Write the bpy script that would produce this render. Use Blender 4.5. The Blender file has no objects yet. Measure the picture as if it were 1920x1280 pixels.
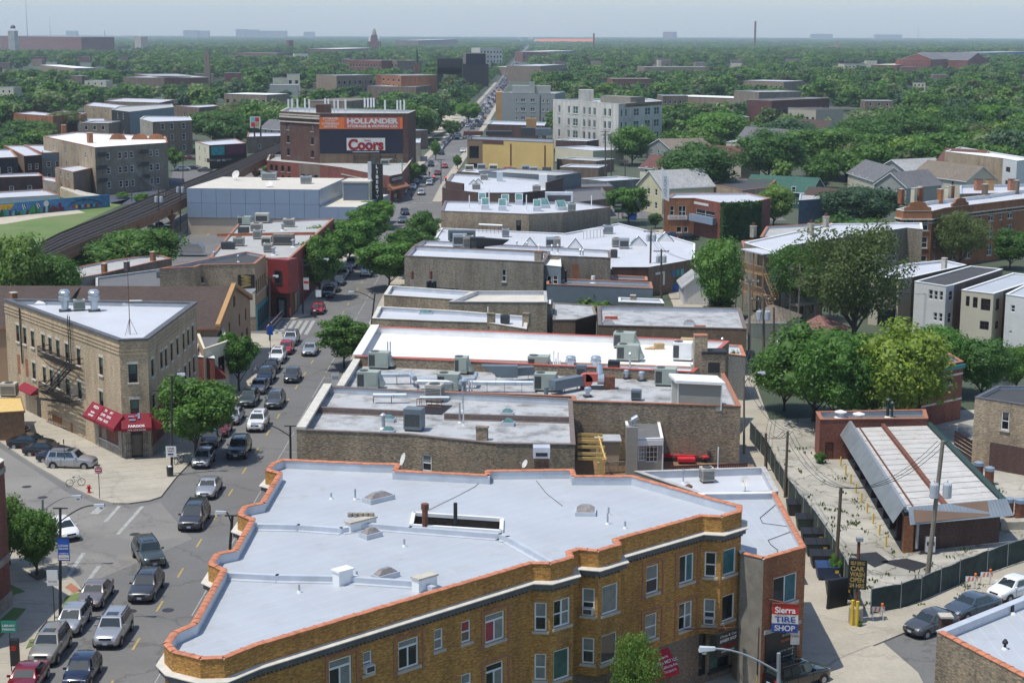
import bpy, math, random
from math import cos,sin,pi,hypot,atan2,sqrt,atan
import numpy as np
from mathutils import Vector as Ve, Matrix
R=random.Random(7)
C=bpy.context.scene.collection;OBJ=bpy.data.objects
S=bpy.context.scene
rad=math.radians
def VV(*a): return Ve(a)
def SV(s,v): s.default_value=v
def LK(nt,a,b): nt.links.new(a,b)
# ---------------------------------------------------------------- camera, sky, sun, exposure
CAMH=40.;FPX=3100.;PITCH=atan((640-63)/FPX);ROLL=rad(0.18)
cam=OBJ.new('camera',bpy.data.cameras.new('camera'));C.objects.link(cam);S.camera=cam
cam.data.sensor_width=36;cam.data.lens=FPX/1920*36;cam.data.clip_start=1;cam.data.clip_end=60000
cam.matrix_world=Matrix.Translation((0,0,CAMH))@Matrix.Rotation(pi/2-PITCH,4,'X')@Matrix.Rotation(ROLL,4,'Z')
SUNV=VV(-.91,-.41,0).normalized();SUN_EL=rad(69)
SUNV=VV(SUNV.x*cos(SUN_EL),SUNV.y*cos(SUN_EL),sin(SUN_EL))
W=bpy.data.worlds.new('World');S.world=W;W.use_nodes=True
nt=W.node_tree;nt.nodes.clear()
sky=nt.nodes.new('ShaderNodeTexSky');sky.sky_type='NISHITA';sky.sun_disc=False
sky.sun_elevation=SUN_EL;sky.sun_rotation=atan2(SUNV.x,SUNV.y);sky.air_density=1.0;sky.dust_density=.7;sky.ozone_density=2.0;sky.altitude=200
bg=nt.nodes.new('ShaderNodeBackground');SV(bg.inputs[1],.135)
wo=nt.nodes.new('ShaderNodeOutputWorld');LK(nt,sky.outputs[0],bg.inputs[0]);LK(nt,bg.outputs[0],wo.inputs[0])
sun=OBJ.new('sun',bpy.data.lights.new('sun','SUN'));C.objects.link(sun)
sun.data.energy=3.4;sun.data.angle=rad(.53);sun.data.color=(1,.955,.88)
sun.rotation_euler=(-SUNV).to_track_quat('-Z','Y').to_euler()
S.view_settings.view_transform='Standard';S.view_settings.look='None';S.view_settings.exposure=0.28;S.view_settings.gamma=1;S.view_settings.use_curve_mapping=False
cy=S.cycles;cy.use_denoising=True;cy.max_bounces=6;cy.diffuse_bounces=3;cy.glossy_bounces=2;cy.transmission_bounces=2;cy.volume_bounces=1;cy.transparent_max_bounces=8
cy.caustics_reflective=False;cy.caustics_refractive=False
# ---------------------------------------------------------------- from a sight line to a point on a level
_cr,_sr=cos(ROLL),sin(ROLL);_cp,_sp=cos(PITCH),sin(PITCH)
def ray(x,y):
 u=(x-960)/FPX;v=(640-y)/FPX
 u,v=u*_cr-v*_sr,u*_sr+v*_cr
 return VV(u,_cp+v*_sp,-_sp+v*_cp)
def P(x,y,z=0.):
 r=ray(x,y);t=(z-CAMH)/r.z
 return VV(r.x*t,r.y*t,z)
def PY(x,y,Y):          # point on the sight line at distance Y
 r=ray(x,y);t=Y/r.y
 return VV(r.x*t,Y,CAMH+r.z*t)
def proj(p):            # inverse, for planting trees clear of the buildings
 d=VV(p[0],p[1],p[2]-CAMH);zc=d.y*_cp-d.z*_sp;vy=d.y*_sp+d.z*_cp
 u=d.x/zc;v=vy/zc
 u,v=u*_cr+v*_sr,-u*_sr+v*_cr
 return (960+FPX*u,640-FPX*v)
def ow(x,y,A,t):    # where a sight line meets the upright plane through A along t -> (u, z)
 r=ray(x,y);den=r.x*t.y-r.y*t.x
 k=(A.x*t.y-A.y*t.x)/den
 X,Y=r.x*k,r.y*k
 return ((X-A.x)*t.x+(Y-A.y)*t.y, CAMH+r.z*k)
# ---------------------------------------------------------------- materials
M={}
GD='glass_dark';SRB='silver_roof_bright';WP_='white_paint';AB='apartment building';SB='shop building';TD='terracotta_dirty';CBB='common_brick_brown';CBG='common_brick_grey';CBP='common_brick_pale';FW='flashing_white';BP='black_paint';OW='off_white';BR_='brown_paint';SR_='silver_roof'
def _mat(name):
 m=bpy.data.materials.new(name);m.use_nodes=True;M[name]=m
 return m,m.node_tree,m.node_tree.nodes['Principled BSDF']
def N(nt,t,**k):
 n=nt.nodes.new(t)
 for a,b in k.items(): setattr(n,a,b)
 return n
def ramp(nt,src,stops):
 r=N(nt,'ShaderNodeValToRGB');el=r.color_ramp.elements
 while len(el)<len(stops): el.new(.5)
 for e,(p,c) in zip(el,stops): e.position=p;e.color=(*c,1) if len(c)==3 else c
 LK(nt,src,r.inputs[0]);return r.outputs[0]
def mixc(nt,f,a,b,mode='MIX'):
 m=N(nt,'ShaderNodeMix',data_type='RGBA',blend_type=mode);L=nt.links
 for s,v in ((m.inputs[0],f),(m.inputs[6],a),(m.inputs[7],b)):
  if isinstance(v,(int,float)): SV(s,v)
  elif isinstance(v,tuple): SV(s,(*v,1))
  else: L.new(v,s)
 return m.outputs[2]
def noise(nt,scale,detail=3,vec=None,rough=.6):
 n=N(nt,'ShaderNodeTexNoise');SV(n.inputs['Scale'],scale);SV(n.inputs['Detail'],detail);SV(n.inputs['Roughness'],rough)
 if vec is None:
  g=N(nt,'ShaderNodeNewGeometry');vec=g.outputs['Position']
 LK(nt,vec,n.inputs['Vector']);return n.outputs['Fac']
def dim(c,f): return tuple(min(1,x*f) for x in c)
def plain(name,c,rough=.7,var=.15,scale=.6,metal=0,fine=0,coat=0,spec=.5,bump=0):
 m,nt,b=_mat(name)
 if var:
  col=ramp(nt,noise(nt,scale,5),[(.3,dim(c,1-var)),(.7,dim(c,1+var))])
  if fine: col=mixc(nt,.5,col,ramp(nt,noise(nt,fine,2),[(.35,dim(c,.72)),(.65,dim(c,1.2))]))
  LK(nt,col,b.inputs['Base Color'])
 else: SV(b.inputs['Base Color'],(*c,1))
 SV(b.inputs['Roughness'],rough);SV(b.inputs['Metallic'],metal)
 SV(b.inputs['Coat Weight'],coat);SV(b.inputs['Specular IOR Level'],spec)
 if bump:
  bp=N(nt,'ShaderNodeBump');SV(bp.inputs['Strength'],bump);SV(bp.inputs['Distance'],.05)
  LK(nt,noise(nt,fine or 6,3),bp.inputs['Height']);LK(nt,bp.outputs[0],b.inputs['Normal'])
 return m
def uvn(nt):
 return N(nt,'ShaderNodeUVMap').outputs[0]
def brick(name,c1,c2,mortar,stain=None,bw=.215,bh=.075,bias=0,stain_lo=.5,stain_hi=.7,sscale=.25,ms=.009):
 m,nt,b=_mat(name);uv=uvn(nt)
 t=N(nt,'ShaderNodeTexBrick');LK(nt,uv,t.inputs['Vector']);i=t.inputs
 SV(i['Color1'],(*c1,1));SV(i['Color2'],(*c2,1));SV(i['Mortar'],(*mortar,1))
 SV(i['Scale'],1);SV(i['Mortar Size'],ms);SV(i['Brick Width'],bw);SV(i['Row Height'],bh);SV(i['Bias'],bias)
 mp=N(nt,'ShaderNodeMapping');SV(mp.inputs['Scale'],(4.5,11,1));LK(nt,uv,mp.inputs[0])
 v=N(nt,'ShaderNodeTexNoise');SV(v.inputs['Scale'],1);SV(v.inputs['Detail'],2);LK(nt,mp.outputs[0],v.inputs['Vector'])
 col=mixc(nt,.8,t.outputs['Color'],ramp(nt,v.outputs['Fac'],[(.3,(.5,.5,.5)),(.5,(.95,.95,.95)),(.72,(1.5,1.4,1.3))]),'MULTIPLY')
 if stain:
  col=mixc(nt,ramp(nt,noise(nt,sscale,5,rough=.7),[(stain_lo,(0,0,0)),(stain_hi,(.8,.8,.8))]),col,stain)
 col=mixc(nt,.45,col,ramp(nt,noise(nt,.12,4),[(.3,(.72,.72,.72)),(.7,(1.2,1.2,1.2))]),'MULTIPLY')
 mp=N(nt,'ShaderNodeMapping');SV(mp.inputs['Scale'],(.8,.1,1));LK(nt,uv,mp.inputs[0]);col=mixc(nt,.7,col,ramp(nt,noise(nt,1,5,mp.outputs[0],.7),[(.33,(.6,.58,.56)),(.55,(1,1,1)),(.75,(1.15,1.13,1.1))]),'MULTIPLY')
 LK(nt,col,b.inputs['Base Color']);SV(b.inputs['Roughness'],.9)
 bp=N(nt,'ShaderNodeBump');SV(bp.inputs['Strength'],.5);SV(bp.inputs['Distance'],.02);bp.invert=True
 LK(nt,t.outputs['Fac'],bp.inputs['Height']);LK(nt,bp.outputs[0],b.inputs['Normal'])
 return m
def membrane(name,c,seam,dirt,pitch=.95,amount=.5,rough=.5,dlo=.55,dhi=.75,lines=.35,metal=0,spec=.5):
 m,nt,b=_mat(name);uv=uvn(nt)
 t=N(nt,'ShaderNodeTexBrick');LK(nt,uv,t.inputs['Vector']);i=t.inputs
 SV(i['Color1'],(*dim(c,.97),1));SV(i['Color2'],(*dim(c,1.03),1));SV(i['Mortar'],(*seam,1))
 SV(i['Scale'],1);SV(i['Mortar Size'],.025);SV(i['Mortar Smooth'],.4);SV(i['Brick Width'],9.);SV(i['Row Height'],pitch)
 col=mixc(nt,lines,c,t.outputs['Color'])
 col=mixc(nt,.6,col,ramp(nt,noise(nt,.25,5),[(.3,(.86,.86,.86)),(.7,(1.08,1.08,1.08))]),'MULTIPLY')
 col=mixc(nt,ramp(nt,noise(nt,.55,7,rough=.72),[(dlo,(0,0,0)),(dhi,(amount,amount,amount))]),col,dirt)
 LK(nt,col,b.inputs['Base Color']);SV(b.inputs['Roughness'],rough);SV(b.inputs['Metallic'],metal);SV(b.inputs['Specular IOR Level'],spec)
 return m
def siding(name,c,row=.12,lines=.45,var=.08):
 m,nt,b=_mat(name);uv=uvn(nt)
 t=N(nt,'ShaderNodeTexBrick');LK(nt,uv,t.inputs['Vector']);i=t.inputs
 SV(i['Color1'],(*c,1));SV(i['Color2'],(*dim(c,.95),1));SV(i['Mortar'],(*dim(c,lines),1))
 SV(i['Scale'],1);SV(i['Mortar Size'],.012);SV(i['Brick Width'],40);SV(i['Row Height'],row)
 col=mixc(nt,.5,t.outputs['Color'],ramp(nt,noise(nt,.5,4),[(.3,(1-2*var,)*3),(.7,(1+var,)*3)]),'MULTIPLY')
 LK(nt,col,b.inputs['Base Color']);SV(b.inputs['Roughness'],.6)
 return m
def shingle(name,c,sc=1):
 m,nt,b=_mat(name);uv=uvn(nt)
 t=N(nt,'ShaderNodeTexBrick');LK(nt,uv,t.inputs['Vector']);i=t.inputs
 SV(i['Color1'],(*dim(c,.75),1));SV(i['Color2'],(*dim(c,1.25),1));SV(i['Mortar'],(*dim(c,.5),1))
 SV(i['Scale'],1);SV(i['Mortar Size'],.015);SV(i['Brick Width'],.32*sc);SV(i['Row Height'],.15*sc)
 col=mixc(nt,.5,t.outputs['Color'],ramp(nt,noise(nt,.3,5),[(.3,(.75,)*3),(.7,(1.2,)*3)]),'MULTIPLY')
 LK(nt,col,b.inputs['Base Color']);SV(b.inputs['Roughness'],.9)
 return m
def ribbed(name,c,pitch=.3,rough=.45,metal=.3,depth=.6,rust=None):
 m,nt,b=_mat(name);uv=uvn(nt)
 sp=N(nt,'ShaderNodeSeparateXYZ');LK(nt,uv,sp.inputs[0])
 mu=N(nt,'ShaderNodeMath',operation='MULTIPLY');SV(mu.inputs[1],1/pitch);LK(nt,sp.outputs[0],mu.inputs[0])
 fr=N(nt,'ShaderNodeMath',operation='PINGPONG');SV(fr.inputs[1],.5);LK(nt,mu.outputs[0],fr.inputs[0])
 bp=N(nt,'ShaderNodeBump');SV(bp.inputs['Distance'],.06);SV(bp.inputs['Strength'],depth)
 LK(nt,fr.outputs[0],bp.inputs['Height']);LK(nt,bp.outputs[0],b.inputs['Normal'])
 col=ramp(nt,noise(nt,.8,5),[(.3,dim(c,.85)),(.7,dim(c,1.12))])
 if rust: col=mixc(nt,ramp(nt,noise(nt,1.6,6,rough=.75),[(.55,(0,0,0)),(.7,(.8,.8,.8))]),col,rust)
 LK(nt,col,b.inputs['Base Color']);SV(b.inputs['Roughness'],rough);SV(b.inputs['Metallic'],metal)
 return m
def leafmat(name,c,c2,trans=.3,v=.25):
 m,nt,b=_mat(name);L=nt.links
 oi=N(nt,'ShaderNodeObjectInfo')
 a=ramp(nt,noise(nt,.9,3),[(.32,c),(.68,c2)])
 f=ramp(nt,oi.outputs['Random'],[(0,(1-v,1-v*.8,1-v)),(1,(1+v,1+v*.8,1+v*.6))])
 col=mixc(nt,1.0,a,f,'MULTIPLY')
 L.new(col,b.inputs['Base Color']);SV(b.inputs['Roughness'],.55);SV(b.inputs['Specular IOR Level'],.35)
 tr=N(nt,'ShaderNodeBsdfTranslucent');L.new(mixc(nt,1.0,col,(1.3,1.5,.6),'MULTIPLY'),tr.inputs[0])
 mx=N(nt,'ShaderNodeMixShader');SV(mx.inputs[0],trans)
 L.new(b.outputs[0],mx.inputs[1]);L.new(tr.outputs[0],mx.inputs[2]);L.new(mx.outputs[0],nt.nodes['Material Output'].inputs[0])
 return m
def emis(name,c,s):
 m,nt,b=_mat(name);SV(b.inputs['Base Color'],(*c,1));SV(b.inputs['Emission Color'],(*c,1));SV(b.inputs['Emission Strength'],s)
 return m
def groundmat(name,c,c2,crack=(.0,.0,.0),cs=.35,camt=.4,sc=.15,fine=3.,patch=None,rough=.9):
 m,nt,b=_mat(name)
 col=ramp(nt,noise(nt,sc,6),[(.3,c),(.7,c2)])
 col=mixc(nt,.35,col,ramp(nt,noise(nt,fine,3),[(.3,(.7,.7,.7)),(.7,(1.25,1.25,1.25))]),'MULTIPLY')
 if patch: col=mixc(nt,ramp(nt,noise(nt,.07,5,rough=.6),[(.52,(0,0,0)),(.58,(.6,.6,.6))]),col,patch)
 if camt:
  g=N(nt,'ShaderNodeNewGeometry');v=N(nt,'ShaderNodeTexVoronoi',feature='DISTANCE_TO_EDGE');SV(v.inputs['Scale'],cs)
  n2=N(nt,'ShaderNodeTexNoise');SV(n2.inputs['Scale'],1.2);LK(nt,g.outputs['Position'],n2.inputs['Vector'])
  av=N(nt,'ShaderNodeVectorMath',operation='ADD');LK(nt,g.outputs['Position'],av.inputs[0])
  sv=N(nt,'ShaderNodeVectorMath',operation='SCALE');SV(sv.inputs['Scale'],1.5);LK(nt,n2.outputs['Color'],sv.inputs[0]);LK(nt,sv.outputs[0],av.inputs[1])
  LK(nt,av.outputs[0],v.inputs['Vector'])
  col=mixc(nt,ramp(nt,v.outputs['Distance'],[(.0,(camt,)*3),(.02,(0,0,0))]),col,crack)
 LK(nt,col,b.inputs['Base Color']);SV(b.inputs['Roughness'],rough)
 return m
# masonry
brick('yellow_brick',(.6,.31,.065),(.38,.17,.035),(.3,.19,.09),stain=(.27,.12,.035),bias=-.1,bw=.3,stain_lo=.52,stain_hi=.8,sscale=.5)
brick('common_brick',(.37,.29,.19),(.15,.125,.09),(.3,.26,.2),stain=(.36,.26,.17),bias=.0,bw=.26,bh=.09,stain_lo=.56,stain_hi=.75)
brick(CBP,(.5,.4,.26),(.27,.21,.14),(.38,.33,.26),stain=(.2,.15,.11),bias=.0,bw=.26,bh=.09)
brick(CBG,(.33,.285,.21),(.16,.14,.11),(.26,.23,.19),stain=(.3,.27,.23),bias=0,bw=.26,bh=.09)
brick(CBB,(.25,.165,.1),(.13,.085,.055),(.19,.14,.1),stain=(.2,.13,.08),bias=0,bw=.26,bh=.09)
brick('tan_brick',(.56,.44,.28),(.42,.32,.2),(.46,.38,.28),stain=(.3,.2,.13),bias=0,bw=.3,stain_lo=.6)
brick('red_brick',(.3,.085,.05),(.2,.05,.032),(.22,.14,.11),stain=(.14,.05,.04),bw=.3)
brick('orange_brick',(.44,.17,.06),(.32,.11,.045),(.25,.16,.1),stain=(.2,.08,.04),bw=.3)
brick('dark_brick',(.13,.055,.038),(.08,.035,.025),(.1,.06,.045),stain=(.13,.1,.085),bw=.3)
brick('brown_brick',(.26,.19,.135),(.19,.135,.095),(.22,.17,.13),stain=(.2,.16,.13),bw=.3)
brick('painted_brick_brown',(.105,.06,.05),(.095,.055,.045),(.085,.05,.04),bw=.3)
brick('far_brick_tan',(.33,.26,.18),(.24,.18,.13),(.28,.23,.18),bw=.3);brick('far_brick_red',(.24,.09,.06),(.17,.06,.045),(.2,.12,.1),bw=.3)
brick('limestone',(.42,.38,.31),(.34,.3,.25),(.3,.27,.22),bw=.7,bh=.35)
brick('white_brick',(.62,.61,.55),(.56,.55,.5),(.5,.49,.45),stain=(.45,.42,.35),bw=.4,bh=.2)
brick('grey_block',(.2,.205,.19),(.185,.19,.175),(.16,.165,.155),bw=.4,bh=.2)
plain('stone',(.46,.42,.35),.85,.2,1.2);plain('pale_stone',(.55,.52,.45),.85,.15,1.5);plain('stucco_yellow',(.66,.46,.17),.9,.08,.2);plain('stucco_tan',(.34,.22,.13),.9,.1,.3)
plain('stucco_grey',(.22,.2,.165),.9,.3,.4,fine=2);plain('stucco_brown',(.2,.13,.09),.9,.12,.3);plain('beige_block',(.5,.4,.3),.85,.06,.3);plain('cream_wall',(.62,.57,.42),.8,.08,.4)
plain('stucco_gold',(.42,.24,.1),.9,.1,.3)
# coatings
membrane(SR_,(.43,.455,.48),(.66,.68,.7),(.34,.31,.26),.95,.65,.45,dlo=.56,dhi=.74,lines=.35)
membrane('silver_roof_worn',(.44,.445,.44),(.3,.3,.29),(.17,.16,.145),1.0,.95,.6,dlo=.47,dhi=.66,lines=.3)
membrane(SRB,(.55,.56,.58),(.72,.74,.78),(.4,.38,.34),1.0,.5,.45,dlo=.62,dhi=.75)
membrane('white_roof',(.8,.79,.76),(.74,.73,.7),(.66,.64,.6),2.8,.3,.6,dlo=.62,dhi=.8,lines=.2)
membrane('grey_roof',(.4,.4,.38),(.3,.3,.29),(.24,.23,.2),1.,.6,.8,dlo=.5,dhi=.7,lines=.3)
membrane('cream_roof',(.58,.54,.46),(.5,.47,.4),(.4,.33,.25),1.5,.45,.8,dlo=.5,dhi=.72,lines=.3)
membrane('black_roof',(.055,.055,.055),(.035,.035,.035),(.12,.115,.11),1.,.5,.85,dlo=.52,dhi=.75,lines=.6)
membrane('dark_grey_roof',(.13,.13,.13),(.09,.09,.09),(.22,.21,.2),1.,.5,.85,dlo=.52,dhi=.75,lines=.6)
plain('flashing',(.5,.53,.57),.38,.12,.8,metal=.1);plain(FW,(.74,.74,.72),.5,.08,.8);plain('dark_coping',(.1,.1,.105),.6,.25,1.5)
plain('terracotta',(.5,.19,.1),.75,.38,1.3,fine=4);plain(TD,(.36,.15,.085),.8,.3,2,fine=8);plain('red_metal',(.5,.1,.065),.45,.12,.8);plain('tile_coping',(.17,.13,.115),.8,.35,2.2,fine=5);plain('grey_coping',(.4,.39,.37),.8,.2,1.5)
shingle('brown_shingle',(.078,.052,.041));shingle('grey_shingle',(.15,.15,.155));shingle('tan_shingle',(.2,.165,.125));shingle('red_shingle',(.25,.115,.1));shingle('pale_shingle',(.38,.38,.37));shingle('green_shingle',(.04,.12,.09));shingle('redbrown_shingle',(.14,.06,.05))
siding('white_siding',(.74,.74,.72));siding('cream_siding',(.62,.57,.44));siding('grey_siding',(.3,.31,.29));siding('pale_grey_siding',(.45,.44,.4));siding('blue_grey_siding',(.2,.25,.28));siding('tan_siding',(.5,.44,.34));siding('stone_siding',(.36,.35,.3),row=.1)
siding('yellow_siding',(.65,.6,.38));siding('sage_siding',(.36,.36,.32))
ribbed('galvanised',(.36,.4,.41),.3,.4,.5);ribbed('red_rib',(.24,.035,.035),.35,.5,.1,.8);ribbed('steel_deck',(.55,.53,.485),.3,.6,.1,.5,rust=(.3,.2,.13));ribbed('dark_rib',(.1,.03,.03),.25,.7,0,1);ribbed('blue_rib',(.12,.17,.24),.3,.5,.2)
plain('panel_blue',(.26,.33,.42),.35,.05,.3,metal=.15);plain('panel_joint',(.12,.15,.2),.6,.05);plain('dark_metal',(.035,.035,.037),.5,.2,2);plain(BP,(.012,.012,.013),.5,.1,2);plain('duct_metal',(.5,.55,.6),.3,.12,1,metal=.6);plain('steel',(.4,.42,.44),.4,.15,1.5,metal=.5)
plain('rust',(.16,.06,.035),.85,.35,2.5);plain('rust_girder',(.23,.11,.05),.85,.3,1.);plain('hvac_green',(.33,.37,.32),.55,.06,1);plain('hvac_dark',(.05,.055,.055),.6,.4,8);plain('hvac_slate',(.13,.16,.18),.5,.08,1);plain('hvac_beige',(.45,.42,.36),.6,.1,1)
plain(WP_,(.78,.78,.76),.5,.05,2);plain(OW,(.6,.59,.55),.6,.12,2);plain(BR_,(.05,.02,.016),.6,.1,2);plain('green_paint',(.02,.22,.16),.5,.05);plain('blue_paint',(.02,.06,.3),.5,.08,1);plain('teal_paint',(.03,.2,.22),.5,.15,2);plain('yellow_paint',(.7,.48,.03),.6,.1,2)
plain('orange_paint',(.75,.16,.02),.6,.1,2);plain('red_paint',(.5,.02,.015),.5,.1,2);plain('maroon_canvas',(.22,.008,.02),.8,.1,1.5);plain('brick_canvas',(.25,.04,.03),.8,.1,1.5);plain('red_canvas',(.42,.01,.025),.8,.1,1.5);plain('lumber',(.62,.43,.15),.8,.15,3);plain('deck_wood',(.22,.13,.07),.85,.25,3);plain('grey_wood',(.22,.19,.16),.9,.3,3);plain('porch_wood',(.36,.23,.12),.85,.2,2)
plain('pole_wood',(.12,.09,.06),.9,.35,2.5,fine=8);plain('pole_wood_pale',(.22,.19,.15),.9,.3,2.5,fine=8);plain('transformer_grey',(.46,.49,.52),.4,.08,2);plain('cushion_red',(.55,.02,.03),.9,.1,2);plain('wicker',(.05,.035,.03),.9,.2,5);plain('cardboard',(.46,.32,.16),.9,.15,3);plain('rubber',(.02,.02,.02),.8,.1,3)
plain('screen_mesh',(.03,.047,.04),.95,.5,1.2);plain('tarp_black',(.02,.02,.022),.7,.3,1.);plain('rail_steel',(.15,.13,.12),.5,.2,1,metal=.4);plain('tie_wood',(.05,.042,.037),.95,.3,1.5);plain('bark',(.075,.06,.047),.95,.3,3);plain('bark_pale',(.3,.2,.12),.95,.3,3)
plain(GD,(.012,.016,.019),.06,0,spec=.8);plain('glass_blind',(.2,.215,.2),.25,.2,2.5);plain('glass_teal',(.05,.15,.17),.15,.25,2.);plain('glass_green',(.07,.13,.11),.12,.3,1.5);plain('glass_car',(.018,.028,.028),.03,0,spec=1.);plain('glass_red',(.3,.03,.05),.3,.3,2);plain('skylight_glass',(.25,.22,.2),.15,.3,3);plain('skylight_teal',(.1,.2,.19),.12,.3,2)
plain('chrome',(.6,.6,.6),.15,0,metal=.9);plain('lamp_lens',(.6,.62,.62),.1,0,spec=.8);plain('tail_red',(.3,.005,.005),.2,0);plain('alloy',(.38,.38,.4),.35,0,metal=.6);plain('plate',(.45,.5,.6),.5,0)
plain('skin',(.42,.22,.15),.6,.05);plain('hair_grey',(.25,.24,.23),.9,.1,9);plain('hair_dark',(.03,.02,.015),.9,.1,9)
plain('dumpster_black',(.025,.028,.028),.5,.25,2);plain('dumpster_blue',(.02,.045,.13),.5,.15,2);plain('dumpster_green',(.02,.05,.04),.5,.2,2);plain('bin_blue',(.01,.09,.4),.4,.1,2)
plain('signal_red',(.5,.01,.01),.5,0);emis('lit_red',(1,.04,.03),3.)
# ground
groundmat('asphalt',(.128,.126,.12),(.18,.176,.166),(.07,.07,.065),.1,.55,.14,4.,patch=(.125,.123,.118));groundmat('asphalt_old',(.19,.18,.165),(.24,.23,.205),(.1,.1,.09),.12,.4,.12,4.,patch=(.16,.155,.145));groundmat('asphalt_fresh',(.055,.065,.09),(.07,.08,.105),(0,0,0),.1,0,.2,5.)
groundmat('concrete',(.33,.3,.24),(.44,.4,.32),(.18,.16,.12),.1,.3,.2,5.);groundmat('lot_concrete',(.3,.285,.24),(.46,.435,.37),(.1,.095,.06),.22,.9,.3,1.5,patch=(.24,.225,.18));groundmat('gravel',(.42,.37,.28),(.52,.46,.36),camt=0,sc=.08,fine=1.5,patch=(.33,.29,.23));groundmat('soil',(.1,.075,.05),(.14,.1,.07),camt=0)
groundmat('grass',(.085,.15,.03),(.15,.2,.06),camt=0,sc=.12,fine=6.,patch=(.17,.19,.075));groundmat('far_ground',(.035,.062,.026),(.09,.1,.07),camt=0,sc=.012,fine=.06)
leafmat('leaf_bright',(.065,.165,.02),(.12,.25,.035));leafmat('leaf_mid',(.055,.135,.019),(.105,.21,.032));leafmat('leaf_dark',(.034,.095,.017),(.065,.15,.027));leafmat('leaf_olive',(.075,.115,.03),(.12,.155,.05));leafmat('leaf_yellow',(.13,.22,.025),(.3,.37,.05));leafmat('leaf_blue',(.04,.095,.045),(.07,.135,.065));leafmat('leaf_blossom',(.12,.19,.07),(.24,.29,.14));leafmat('leaf_fresh',(.1,.19,.03),(.16,.25,.05));leafmat('ivy',(.02,.075,.012),(.04,.11,.02))
plain('line_white',(.34,.34,.32),.8,.4,1.5,fine=5);plain('line_yellow',(.38,.28,.09),.8,.4,1.5,fine=5)
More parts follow.
